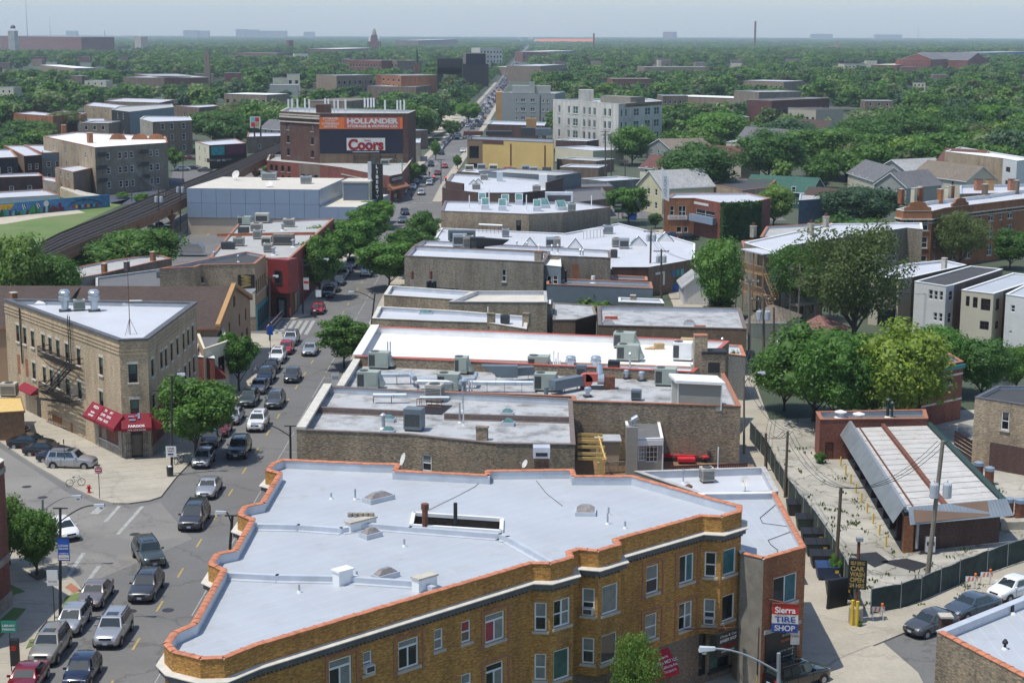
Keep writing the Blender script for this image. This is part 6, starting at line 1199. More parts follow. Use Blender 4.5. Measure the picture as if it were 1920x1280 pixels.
# open lot, mural, car park
sheet('grass',xy([(-200,520),(-200,420),(0,404),(100,392),(210,380),(245,372),(225,385),(75,455),(0,490)],0),.02,'grass');sheet('dirt_path',xy([(-40,425),(-40,408),(60,396),(140,392),(160,399),(80,408),(10,420)],0),.028,'gravel')
sheet('parking_lot',xy([(170,360),(320,340),(345,343),(300,362),(250,385),(210,382)],0),.02,'asphalt_fresh');sheet('west_street',xy([(318,345),(325,318),(560,316),(540,330),(430,335),(340,352)],0),.012,'asphalt');sheet('car_park',xy([(312,470),(350,428),(455,432),(430,470),(395,500),(300,500)],0),.016,'asphalt');stripes('bay_lines','line_yellow',[seg(*xy([(325+i*2,452-i*4.2+0),(378+i*2,451-i*4.2)]),.14) for i in range(5)]+[seg(*xy([(350,434),(398,433)]),.3),seg(*xy([(398,433),(388,442)]),.3)],.03);sheet('under_track_path',xy([(300,450),(352,410),(352,428),(318,470),(300,470)],0),.02,'concrete')
mw=thing('mural_wall','long low wall painted with a colourful mural beside the grass lot','wall',P(100,395)[:]);a,b=P(-60,413),P(206,388);d=(b-a).normalized();L=(b-a).length;H_=2.9;nn=VV(d.y,-d.x,0);MB('teal_paint').pb(a,d*L,-nn*.4,Z*H_).B('wall',mw)
for nm,c in (('mural_sky',(.06,.18,.38)),('mural_green',(.04,.25,.06)),('mural_dkgreen',(.02,.08,.05)),('mural_plum',(.12,.02,.05)),('mural_teal',(.03,.3,.32)),('mural_gold',(.6,.35,.02)),('mural_cyan',(.15,.45,.5))): plain(nm,c,.8,.3,1.2)
U=lambda x:(P(x,388+(206-x)*.094)-a).dot(d)
def mp(mat,pts_,w): MB(mat).face(*[a+d*u+Z*z*.68+nn*w for u,z in pts_]).B('painted_shape',mw)
mp('mural_sky',[(U(-55),.2),(U(206),.2),(U(206),4.1),(U(-55),4.1)],.02);mp('mural_gold',[(U(-55),2.4),(U(20),2.2),(U(28),4),(U(-55),4)],.03);
for k in range(26): x=-30+k*5.2;c=('mural_dkgreen','mural_green','mural_teal','mural_plum','mural_cyan','mural_dkgreen')[k%6];w_=R.uniform(2,4.5);h_=R.uniform(1.2,2.6);mp(c,[(U(x),.2),(U(x+w_*2.2),.2),(U(x+w_*1.6),h_),(U(x+w_*.9),h_*1.15),(U(x+w_*.3),h_*.8)],.04+.002*k)
mp('mural_green',[(U(52),.5),(U(66),.4),(U(66),3.4),(U(60),2.6)],.1)
for x in (44,71):
 for j in range(4): mp(WP_ if j%2==0 else BP,[(U(x+j*1.6),1.8+.2*j),(U(x+j*1.6+1.5),1.7+.2*j),(U(x+j*1.6-1),3.6-.1*j),(U(x+j*1.6-2.4),3.5-.1*j)],.11)
c=a+d*U(87)+Z*2.1+nn*.1;MB(OW).tube(c,c+nn*.02,.7,n=20).B('painted_shape',mw);
for x,h_ in ((92,1.4),(97,2.2),(101,1.7),(105,1.3),(110,3.0),(115,1.5)): mp('mural_plum',[(U(x),.4),(U(x+5),.4),(U(x+5),h_),(U(x),h_)],.12)
mb=MB('mural_dkgreen');
for k in range(12): f=k/12*pi;g_=(k+1)/12*pi;x0,x1=U(128),U(190);cc=(x0+x1)/2;rr=(x1-x0)/2;mb.pb(a+d*(cc-rr*cos(f))+Z*(.4+1.7*sin(f))+nn*.1,d*(-rr*cos(g_)+rr*cos(f))+Z*1.7*(sin(g_)-sin(f)),nn*.02,Z*.25)
mb.B('painted_shape',mw);
for k in range(9): x=136+k*5.5;mp(('red_paint','yellow_paint','mural_plum','mural_cyan')[k%4],[(U(x),.6),(U(x+4),.6),(U(x+4),1.7),(U(x),1.7)],.11)
# ================================================================ right of the avenue, mid distance
B5=bld('white_parapet_shop','long low shop with silver roof and uneven brick parapet behind the red-edged white roof',SB,[(698,597),(820,602),(914,605),(987,617),(990,594),(858,583),(710,575)],7.,CBP,SRB,.45,'pale_stone',.35)
for x,y in ((921,612),(987,612)): B5.chimney(x,y,.8,.7,1.5,CBP,'common_brick')
B5.skylight(798,588,1.6,1.1,.2,'skylight_teal',rz=0,slope=.0);B5.pipe(915,610,2.2,.07,WP_);RU(B5.rp(947,607),(1.1,.8,.9),0,'small dark louvred unit between the two brick chimneys','hvac_dark','cond')
B6=bld('cluttered_roof_shop','small shop with curved pale parapet and a roof littered with pots and pipes',SB,[(720,553),(862,562),(888,547),(731,536)],7.,CBP,SRB,.5,'pale_stone',.35)
for i,(x,y) in enumerate(((803,543),(806,541),(811,544),(815,542))):
 q=B6.rp(x,y);tag(MB(BP).lathe(q,[(.25,0),(.25,1.1)],8).B('barrel',None),'%s tall black barrel in the cluster on the cluttered shop roof'%('first','second','third','fourth')[i],'barrel','black barrels on the cluttered roof')
for i,x in enumerate(range(820,860,6)): q=B6.rp(x,544+i*.3);tag(MB(BP).lathe(q,[(.22,0),(.26,.35)],8).B('plant_pot',None),'%s squat black pot from the left in the row on the cluttered shop roof'%('first','second','third','fourth','fifth','sixth','seventh')[i],'pot','black pots on the cluttered roof')
tag(MB('bin_blue').add([tuple(B6.rp(853,549)+Ve(v)) for v in ((-.8,-.3,0),(.8,-.4,0),(.9,.5,0),(-.7,.5,0),(0,0,.5))],[(0,1,4),(1,2,4),(2,3,4),(3,0,4)]).B('tarpaulin',None),'crumpled blue tarpaulin on the cluttered shop roof','tarpaulin')
B6b=bld('brick_penthouse_shop','tan brick-walled roof with cream deck and a dark stair recess beyond the silver roof',SB,[(842,566),(967,567),(1026,567),(1024,546),(892,546)],7.4,[CBP,CBP,'stucco_tan',CBP,CBP],'cream_roof',.45,'grey_coping',.3)
SR=bld('grey_stair_block','dark grey flat-topped block with a black glazed frame beside the brick chimneys','building',[(969,571),(1036,571),(1036,560),(969,560)],6.8,'grey_block','white_roof',.1,'dark_metal',.15,[(0,972,994,576,612,dict(style='two',frame=BP,sill=None)),(0,1000,1012,582,600,dict(style='pic',frame=BP,sill=None))])
B7=bld('grey_brick_shop','two-storey shop with a long weathered grey-brick side wall and white strip roof',SB,[(758,480),(1019,492),(1031,474),(775,462)],7.6,CBG,SRB,.55,'tile_coping',.35,[(0,941,949,505,528,dict(frame=WP_))])
B7.chimney(1010,489,1.1,.8,1.4,CBG,'orange_brick')
for x,y in ((773,545),(808,545)): q=P(x,y,5.2);o=thing('roof_flue','grey flue with rusty pot %s of the pair before the long grey-brick wall'%('left' if x<800 else 'right'),'flue',q[:]);MB('limestone').box(q,(.6,.5,1.6)).B('stack',o);MB('rust').tube(q+Z*1.6,q+Z*2.7,.22,n=8).B('pot',o)
CB=bld('clapboard_stair_tower','narrow pale blue clapboard tower with a white flat roof on the grey-brick wall','tower',[(1020,497),(1052,500),(1051,486),(1018,485)],7.0,'blue_grey_siding','white_roof',.05,WP_,.1,[(0,1025,1034,517,534,dict(sill=None)),(0,1036,1046,516,533,dict(sill=None)),(0,1037,1044,560,570,dict(sill=None))])
B8=bld('strip_roofed_shop','shop with narrow white strip roofs and brick wall with a bricked-up opening',SB,[(1020,479),(1145,484),(1143,470),(795,451),(776,461),(1028,472)],7.5,CBG,SRB,.45,'tile_coping',.3)
A,t,n,L=B8.edge(0);u0=ow(1073,510,A,t)[0];u1=ow(1085,510,A,t)[0];MB('orange_brick').pb(V3(A+t*u0,3.6),V3(t*(u1-u0),0),V3(n*.02,0),Z*2.8).B('bricked_opening',B8.root)
for i,(x,y,w,l,h,m,k,s) in enumerate(((862,462,2.2,1.6,1.8,'steel','box','grey boxy, nearest the street in the dark cluster'),(878,468,1.6,1.4,2.,'hvac_beige','cond','beige-fronted, middle of the dark cluster'),(895,470,2.2,1.6,1.9,BP,'box','black, right of the dark cluster'),(866,452,4.4,1.4,1.6,'hvac_slate','box','long slate hood behind the dark cluster'))): RU(B8.rp(x,y),(w,l,h),0,'unit on the white strip roofs, '+s,m,k)
t_=thing('duct','black tapered duct pointing right from the dark rooftop cluster','duct',B8.rp(920,462)[:]);q=B8.rp(918,464,.6);MB(BP).add([q+Ve(v) for v in ((-2,-.6,0),(2,-.6,.5),(3,-.6,1.2),(-2,-.6,1.6),(-2,.6,0),(2,.6,.5),(3,.6,1.2),(-2,.6,1.6))],[(0,1,2,3),(7,6,5,4),(3,2,6,7),(0,4,5,1),(1,5,6,2),(0,3,7,4)]).B('duct',t_)
for x,y,h,m in ((1010,470,.8,WP_),(988,464,.7,WP_),(969,461,.7,WP_),(1035,473,1.0,'steel'),(1046,475,1.2,'steel'),(1088,480,.9,'steel'),(1093,481,.9,'steel')): B8.pipe(x,y,h,.11,m,hood=True)
hw=4.6;wp_=[P(790,450,7.5).to_2d(),P(1143,470,7.5).to_2d()+VV(.4,0),P(1145,501,hw).to_2d(),P(1216,501,hw).to_2d(),P(1302,486,hw).to_2d(),P(1303,457,hw).to_2d(),P(1250,441,hw).to_2d(),P(1160,419,hw).to_2d(),P(1060,438,hw).to_2d(),P(828,428,hw).to_2d()]
B8w=bld('white_roofed_warehouse','sprawling single-storey building with a bright white angular roof and ridged skylights','warehouse',wp_,hw,[CBG,'dark_brick','dark_brick','brown_brick','brown_brick','brown_brick','brown_brick','brown_brick','brown_brick','brown_brick'],SRB,.2,FW,.25,world=True)
A,t,n,L=B8w.edge(3);mb=MB(WP_);mb.pb(V3(A+t*L*.15,3.2),V3(t*2.2,0),V3(n*.08,0),Z*.35).pb(V3(A+t*(L*.15+2.0),1.4),V3(t*.4,0),V3(n*.08,0),Z*2.1);mb.B('painted_arrow',B8w.root)
for k,(x,m) in enumerate(((.5,'mural_sky'),(.6,'mural_teal'),(.7,'mural_cyan'))): MB(m).pb(V3(A+t*L*x,2.4),V3(t*.8,0),V3(n*.07,0),Z*1).B('painted_square',B8w.root)
def saw(b,x,y,w,l,h,teal=True,nm='roof_monitor',lb=''):
 q=b.rp(x,y);o=MB(FW).add([q+Ve(v) for v in ((-w/2,-l/2,0),(w/2,-l/2,0),(0,-l/2,h),(-w/2,l/2,0),(w/2,l/2,0),(0,l/2,h))],[(0,1,2),(5,4,3),(1,4,5,2),(0,2,5,3)]).B('skylight',b.root)
 MB('dark_metal').pb(q+VV(-w/2,-l/2-.05,0),(w/2,0,h),(0,.1,0),Z*.15).pb(q+VV(w/2,-l/2-.05,0),(-w/2,0,h),(0,.1,0),Z*.15).B('frame',o)
 if teal: MB('skylight_teal').face(*[q+Ve(v) for v in ((-w*.42,-l*.35,h*.2),(-w*.12,-l*.35,h*.8),(-w*.12,l*.35,h*.8),(-w*.42,l*.35,h*.2))]).B('glazing',o)
for x,y,tl in ((993,462,False),(1078,464,False),(1196,460,True),(1247,452,True)): saw(B8w,x,y,2.6 if not tl else 3,2.2,1.6,tl)
for i,(x,y,w,l,h,m,k,s) in enumerate(((948,444,1.3,1.2,1.3,'steel','cond','at the pipe rack by the tan wall'),(1031,463,1.4,1.2,1.5,'steel','box','left of a pair in the middle'),(1044,463,1.3,1.2,1.5,'hvac_beige','cond','right of a pair in the middle'),(1140,438,1.8,1.4,1.4,'steel','cond','in front of the orange frame'),(1155,463,1.4,1.2,1.4,'hvac_beige','cond','beside the striped triangular skylight'),(1170,466,1.7,1.3,1.6,'steel','box','largest grey, before the triangular skylights'),(1151,483,1.1,1,1.1,'hvac_dark','cond','small dark, by the corner of the grey-brick shop'))): RU(B8w.rp(x,y),(w,l,h),0,'unit on the angular white roof, '+s,m,k)
for nm,pl in (('left',[(898,436),(942,438)]),('right',[(1094,448),(1132,444)])):
 a,b=B8w.rp(*pl[0]),B8w.rp(*pl[1]);o=thing('pipe_rack',nm+' white pipe rack on thin legs on the angular white roof','pipe rack',a[:]);mb=MB(WP_).tube(a+Z*1.5,b+Z*1.5,.15,n=6);mb.B('pipe',o);mb=MB('rust')
 for k in range(7): q=a.lerp(b,k/6);mb.tube(q,q+Z*1.4,.04,n=4)
 mb.B('support',o)
B9=bld('skylight_roof_shop','shop with a yellowish brick side wall and a white roof studded with skylights',SB,[(827,396),(992,402),(1056,399),(1145,389),(1067,377),(1020,381),(834,377)],7.3,[CBP,CBP,CBG,'brown_brick','brown_brick','brown_brick','red_brick'],SRB,.35,'tile_coping',.3,[(0,968,977,413,434,dict(style='pic',frame=BP))])
for x,y in ((904,383),(910,393),(942,395),(947,386),(973,384),(1007,396)): B9.skylight(x,y,1.5,1.4,.9,'skylight_teal',rz=0,slope=1.3)
for x,y in ((1020,390),(1052,394)): B9.skylight(x,y,1.9,1.6,.6,'skylight_teal',rz=.3,slope=1.2)
for x,y,h in ((880,394,2.8),(917,384,2.9),(987,396,3.1),(1109,391,2.5)): B9.pipe(x,y,h,.1,WP_)
RU(B9.rp(1072,396),(1.5,1.2,1.4),0,'green unit at the right of the skylight-studded roof','hvac_green','cond');RU(B9.rp(1048,381),(5.5,2.4,2.),0,'large galvanised box at the back of the skylight-studded roof','flashing','box')
B10=bld('stepped_parapet_shop','shops with white roofs behind a stepped brown-painted parapet wall',SB,[(829,352),(872,359),(900,362),(976,362),(1026,357),(1056,347),(1012,337),(932,330),(848,326)],6.6,['painted_brick_brown','painted_brick_brown',CBB,'painted_brick_brown','painted_brick_brown']+['brown_brick']*4,SRB,.5,'tile_coping',.3,[('g',2,(.2,.55),(3.6,),1.1,1.0,dict(frame=WP_,sill=None))])
A,t,n,L=B10.edge(0);MB('painted_brick_brown').pb(V3(A+t*L*.15,6.6),V3(t*L*.75,0),V3(-n*.4,0),Z*1.6).B('stepped_parapet',B10.root);A,t,n,L=B10.edge(4);MB('painted_brick_brown').pb(V3(A,6.6),V3(t*L,0),V3(-n*.4,0),Z*1.7).B('stepped_parapet',B10.root);MB(WP_).box(B10.rp(1018,352),(1.8,1.6,3.0)).B('stair_tower',B10.root);MB('flashing').box(B10.rp(937,340),(1.4,2.0,2.2)).B('stair_tower',B10.root)
for x,y,s in ((908,337,'rear pair'),(893,355,'front pair'),(1006,358,'right end')): RU(B10.rp(x,y),(1.8,1.2,1.1),0,'dark condensers on the stepped-parapet roof, '+s,'hvac_beige','cond')
for x,y in ((888,346),(897,344)): saw(B10,x,y,2.2,1.8,1.1,False)
GBX=bld('slate_rendered_building','building with a slate grey rendered end wall behind the stepped parapet','building',bf(1042,330,1090,324,7.5,22),7.5,'hvac_slate','grey_roof',.3,'dark_coping',.3,world=True)
M['hvac_slate'] if 1 else 0
DPB=bld('dark_brown_roof_building','low brown brick building with dark grey roofs beside the alley','building',[(1056,383),(1145,372),(1128,352),(1060,357)],4.,'brown_brick','dark_grey_roof',.4,'tile_coping',.3)
DP2=bld('dark_roof_annex','dark flat-roofed annex with tan wall by the alley','building',[(1062,352),(1150,350),(1140,342),(1062,344)],4.2,['stucco_tan'],'dark_grey_roof',.3,'dark_coping',.3)
CL=bld('clutter_roof_row','row of low roofs crowded with vents below the yellow wall',SB,[(858,322),(900,325),(1010,330),(1040,326),(1085,322),(1030,318),(868,315)],6.2,CBB,SRB,.3,'tile_coping',.3)
for i,(x,y,m) in enumerate(((903,318,'steel'),(952,323,'terracotta'),(960,326,'hvac_dark'),(986,321,'steel'),(1000,324,'hvac_green'),(1025,325,'hvac_dark'),(880,320,'cream_wall'),(925,319,'cream_wall'))): RU(CL.rp(x,y),(2.2,1.4,1.3),0,'small rooftop box below the yellow wall, %s from the left'%('third','fifth','sixth','seventh','eighth','last','first','fourth')[i],m,'box',group='boxes on the cluttered roofs')
# yellow stucco building
hy=9.4;YB=bld('yellow_stucco_building','yellow stucco apartment building with tan corner balconies and a roof terrace',AB,[P(876,262,hy).to_2d(),P(905,262,hy).to_2d(),P(1038,268,hy).to_2d(),P(1038,268,hy).to_2d()+VV(.5,16),P(876,262,hy).to_2d()+VV(.5,16)],hy,['stucco_tan','stucco_yellow','stucco_brown','stucco_brown','stucco_tan'],'dark_grey_roof',.8,'dark_coping',.3,[(0,880,898,274,297,dict(style='two',frame=BP,sill=None)),(0,878,898,306,318,dict(style='two',frame=BP,sill=None))],world=True)
A,t,n,L=YB.edge(1)
for x in (958,1022): u=ow(x,290,A,t)[0];MB('rust').tube(V3(A+t*u+n*.15,0),V3(A+t*u+n*.15,8.6),.16,n=6).B('downpipe',YB.root)
MB('redbrown_shingle').pb(V3(A+n*.03,hy-1.1),V3(t*L*.3,0),V3(n*.05,0),Z*1.1).B('red_band',YB.root);mb=MB('deck_wood');q=YB.rp(935,255)
for dx,w,h,m in ((0,8,1.3,'dark_metal'),(9,4,2.4,'hvac_dark'),(14,5,2.2,'hvac_slate'),(-8,6,1.2,'redbrown_shingle')): MB(m).box(q+VV(dx,4,0),(w,4,h)).B('roof_structure',YB.root)
YBr=bld('brown_brick_flats','brown brick flats with silver roof behind the yellow stucco building',AB,[P(914,233,9.5).to_2d(),P(1021,236,9.5).to_2d(),P(1021,236,9.5).to_2d()+VV(1,22),P(914,233,9.5).to_2d()+VV(1,22)],9.5,'painted_brick_brown',SRB,.4,'flashing',.3,[(0,1010,1015,238,246),(0,1010,1015,255,262)],world=True);MB('stucco_gold').box(YBr.rp(996,240),(3.4,3,3.2)).B('penthouse',YBr.root)
GA=bld('grey_apartment_building','four-storey pale grey apartment building with small windows beyond the yellow one',AB,bf(941,175,1041,176,15.2,26),15.2,['stucco_grey'],'grey_roof',.4,'grey_coping',.3,[('g',0,(.28,),(4,7.7,11.5),1.0,1.2),('g',0,(.4,.58),(4,7.7,11.5),2.0,1.6,dict(style='dh2')),('g',0,(.78,.86),(4,7.7,11.5),.9,1.2)],world=True)
for o in GA.root.children:
 if o.name.startswith('wall'): o.data.materials[0]=plain('grey_render',(.27,.285,.27),.9,.05,.2)
A,t,n,L=GA.edge(0);MB('grey_render').prism([A+t*4.5+VV(0,6),A+t*L*.92+VV(0,6),A+t*L*.92+VV(0,14),A+t*4.5+VV(0,14)],15,18.2).B('penthouse',GA.root);MB('grey_render').prism([A+t*L*.52+VV(0,5),A+t*L*.62+VV(0,5),A+t*L*.62+VV(0,9),A+t*L*.52+VV(0,9)],15,19.8).B('penthouse',GA.root);MB('stucco_gold').pb(V3(A-t*2.6,0),V3(t*2.6,0),VV(0,14,0),Z*15.6).B('corner_bay',GA.root);MB('dark_metal').tube(V3(A+t*L*.72+n*.1,2),V3(A+t*L*.72+n*.1,14.5),.15,n=5).B('downpipe',GA.root)
WH=17.;wb0=[P(1037,187,WH).to_2d(),P(1160,195,WH).to_2d(),P(1242,190,WH).to_2d()];d=(wb0[1]-wb0[0]).normalized();q=VV(-d.y,d.x);WB=bld('white_apartment_block','large white four-storey apartment block with rows of green-curtained windows',AB,[wb0[0],wb0[1],wb0[2],wb0[2]+VV(-3,24),wb0[0]+q*26],WH,['white_brick','white_brick','white_brick'],'grey_roof',.5,WP_,.4,[('g',0,(.1,.25,),(4.2,8.4,12.6),1.5,2.6,dict(style='two',frame=WP_,pane=('glass_green',GD))),('g',0,(.355,),(4.2,8.4,12.6),3.2,2.6,dict(style='dh2',frame=WP_,pane='glass_green')),('g',0,(.49,.57,.645),(4.2,8.4,12.6),1.6,2.6,dict(style='two',frame=WP_,pane=('glass_green',GD))),('g',0,(.8,.87),(4.2,8.4,12.6),1.7,2.6,dict(style='two',frame=WP_,pane=('glass_green',GD))),('g',1,(.07,.17),(4.2,8.4,12.6),1.3,2.6,dict(style='pic',frame=WP_,pane='glass_green')),('g',1,(.4,.66,.87),(4.2,8.4,12.6),3.6,2.6,dict(style='dh2',frame=WP_,pane='glass_green'))],world=True)
MB('stucco_grey').prism([wb0[0]+d*18+q*8,wb0[0]+d*36+q*8,wb0[0]+d*36+q*14,wb0[0]+d*18+q*14],WH-.4,WH+1.9).B('roof_plant',WB.root);MB('white_brick').box(V3(wb0[0]+d*12+q*6,WH-.4),(5,5,4.2)).B('stair_tower',WB.root);MB('stucco_tan').pb(V3(wb0[1]+(wb0[2]-wb0[1])*.15,WH-1.3),V3((wb0[2]-wb0[1])*.84,0),V3(-q*.08,0),Z*1.35).B('brown_band',WB.root)
# shops and sheds along the alley
for nm,lb,x0,y0,x1,y1,h,dp,wl_,rf in (('alley_shop','low shop with dirty white end wall and brown parapet beyond the yellow building',1042,263,1100,265,5.,10,'painted_brick_brown',SRB),('alley_store','cream-walled store with a pale roof along the alley',1041,276,1112,283,4.5,12,'cream_wall',SRB),('alley_garage','low brick garage with white parapet along the alley',1044,298,1118,302,3.6,10,'brown_brick','grey_roof'),('alley_shed','long low brick shed by the alley nearest the cluttered roofs',1050,313,1122,315,3.4,10,'brown_brick',SRB),('alley_lean_to','low flat shed with pipes on its roof at the alley bend',1090,335,1135,340,3.8,12,'grey_block',SRB)): bld(nm,lb,'building',bf(x0,y0,x1,y1,h,dp),h,wl_,rf,.3,FW,.3,world=True)
# dark wall, grey sheds, flat roof with the long brick wall
BLK=bld('dark_walled_building','long low building with dark red-edged roof and dark blue-grey wall','building',[(1025,533),(1224,541),(1221,529),(1026,522)],4.8,'hvac_slate','dark_grey_roof',.4,TD,.3);BLK.pipe(1061,531,1.8,.13,BP,hood=True);BLK.pipe(1112,530,1.0,.3,WP_)
BL2=bld('narrow_brick_store','narrow brick store with red coping between the white roof and the dark-roofed building','building',[(1146,524),(1214,526),(1213,519),(1146,516)],4.2,'dark_brick','hvac_slate',.2,'terracotta',.3)
GR=bld('small_white_roof','small low building with a white roof and single chimney behind the long brick wall','building',[(1160,566),(1245,569),(1240,561),(1160,558)],3.6,'grey_block',SRB,.2,FW,.25);GR.chimney(1187,562,.7,.6,.6)
LB=bld('long_brick_building','long building with stained grey roof and brown brick wall by the alley','building',[(1122,610),(1400,617),(1388,578),(1120,574)],5.6,[CBB,CBB,CBG,CBB],'silver_roof_worn',.5,'tile_coping',.35);LB.skylight(1140,607,1.4,.8,.3);LB.skylight(1292,608,1.5,.8,.3);MB('red_metal').box(LB.rp(1146,598),(1.6,.4,.35)).B('roof_box',LB.root);LB.chimney(1312,616,1.3,.6,.3,TD,TD)
LS=bld('ruined_lean_to','weathered lean-to with a patched grey roof and dark open front','shed',[(1037,600),(1079,600),(1118,590),(1112,573),(1036,568)],5.4,[CBB,BP,'grey_wood','grey_wood',CBB],'silver_roof_worn',.05,'grey_wood',.2)
SW=bld('small_white_walled_store','small white-roofed block beside the tall chimney','building',[(1350,662),(1398,668),(1390,648),(1345,645)],5.0,'grey_block',SRB,.25,'terracotta',.3);SW.pipe(1354,655,1.2,.1,hood=True)
# garage
ga=P(1281,571),P(1310,571);gx=[ga[0].to_2d(),ga[0].to_2d()+VV(3.9,0),ga[0].to_2d()+VV(3.9,7),ga[0].to_2d()+VV(0,7)]
GG=house('white_garage','small white gabled garage with a closed roller door by the alley','garage',[gx[3],gx[0],gx[1],gx[2]],2.9,1.5,'white_siding','pale_shingle');MB(OW).pb(V3(gx[0]+VV(.6,-.05),0),(2.7,0,0),(0,.04,0),Z*2.3).B('roller_door',GG.root)
# corner shop by the billboard
CS=bld('orange_brick_corner_shop','two-storey orange brick corner shop with white-framed windows and a projecting sign',SB,[(1245,372),(1293,372),(1302,372),(1352,381),(1420,378),(1445,372),(1400,362),(1300,362),(1262,363)],7.4,['orange_brick','orange_brick','red_brick','red_brick','red_brick','brown_brick','brown_brick','brown_brick','orange_brick'],SRB,.4,TD,.3,[(0,1256,1264,386,404,D(frame=WP_)),(0,1272,1286,386,407,D(frame=WP_,style='dh2')),(2,1305,1340,394,409,D(frame=OW,style='dh2')),(0,1268,1278,425,436,D(frame=WP_,style='pic')),(0,1282,1290,425,436,D(frame=WP_,style='pic'))])
A,t,n,L=CS.edge(0);MB(OW).pb(V3(A+t*.8+n*.05,3.1),V3(t*4.,0),V3(n*.12,0),Z*.9).B('sign_board',CS.root);text(CS.root,'LIQUORS · FOODS',V3(A+t*2.8+n*.2,3.5),V3(t,0),Z,.4,'red_paint',w=3.2);A,t,n,L=CS.edge(2);MB('panel_blue').pb(V3(A+t*.0+n*.4,3.0),V3(t*L*.9,0),V3(n*.8,0),Z*1.4).B('canopy',CS.root);MB(OW).pb(V3(A+n*.03,6.3),V3(t*L*.55,0),V3(n*.06,0),Z*.5).B('tile_band',CS.root)
vs=thing('projecting_sign','tall white projecting sign at the corner of the orange brick shop','sign',PY(1249,370,330)[:]);q=PY(1249,372,329);MB(FW).add([q+Ve(v) for v in ((-.9,0,0),(.6,0,-.6),(.6,0,4.3),(-1.,0,6.3),(-.9,.5,0),(.6,.5,-.6),(.6,.5,4.3),(-1.,.5,6.3))],[(0,1,2,3),(7,6,5,4),(0,4,5,1),(1,5,6,2),(2,6,7,3),(3,7,4,0)]).B('board',vs);text(vs,'LIQUORS',q+VV(-.2,-.05,2.4),Z,VV(-1,0,0),.7,'panel_blue',w=4)
IV=thing('ivy_wall','wall covered in dense green ivy beside the red brick shop','ivy',P(1390,430)[:]);
def hedge(root,a,b,h,depth,seed,mat='ivy',n=1500,leaf=.35,name='foliage'):
 rn=np.random.RandomState(seed);a,b=Ve(a),Ve(b);d=(b-a);L=d.length;d/=L;nn=VV(d.y,-d.x,0);mb=MB(mat);mb.pb(a-nn*depth*.4,d*L,nn*depth*.8,Z*h*.94)
 for i in range(n):
  u=rn.uniform(0,L);z=rn.uniform(0,h*1.03);w=rn.uniform(.35,.6)*depth*(1 if rn.rand()<.7 else -1);
  if rn.rand()<.3: z=h*rn.uniform(.92,1.08);w=rn.uniform(-.5,.5)*depth
  c=a+d*u+nn*w+Z*z;p=Ve(rn.normal(size=3)).normalized();q=p.cross(Ve(rn.normal(size=3))).normalized();s=leaf*rn.uniform(.5,1.2);mb.face(c-p*s,c-q*s*.5,c+p*s,c+q*s*.5)
 return mb.B(name,root)
hedge(IV,P(1352,455),P(1424,451),7.3,1.4,3);YL=bld('stone_side_building','tan rubble-walled building with dark roof behind the ivy shop','building',[(1330,345),(1392,357),(1440,352),(1455,338),(1360,333)],6.,CBP,'black_roof',.3,TD,.3,[(0,1352,1357,360,369),(0,1367,1372,361,368)])
CBD=bld('blue_clad_building','long low building clad in dark blue ribbed metal behind the trees','building',[(1498,376),(1600,369),(1610,358),(1500,364)],5.5,'blue_rib','grey_roof',.2,'flashing',.3)
# sheds and roofs around the alley mouth
for i,(pxl,h,wl_,rf,lb) in enumerate((([(1396,470),(1470,455),(1465,445),(1390,452)],6.,CBB,'grey_roof','low grey roof between the round tree and the porch flats'),([(1425,445),(1560,443),(1560,418),(1437,425)],8.6,'brown_brick','grey_roof','flats with a litter-strewn pale grey roof behind the silver one'))): bld('flat_roofed_house',lb,'house',pxl,h,wl_,rf,.35,TD,.3)
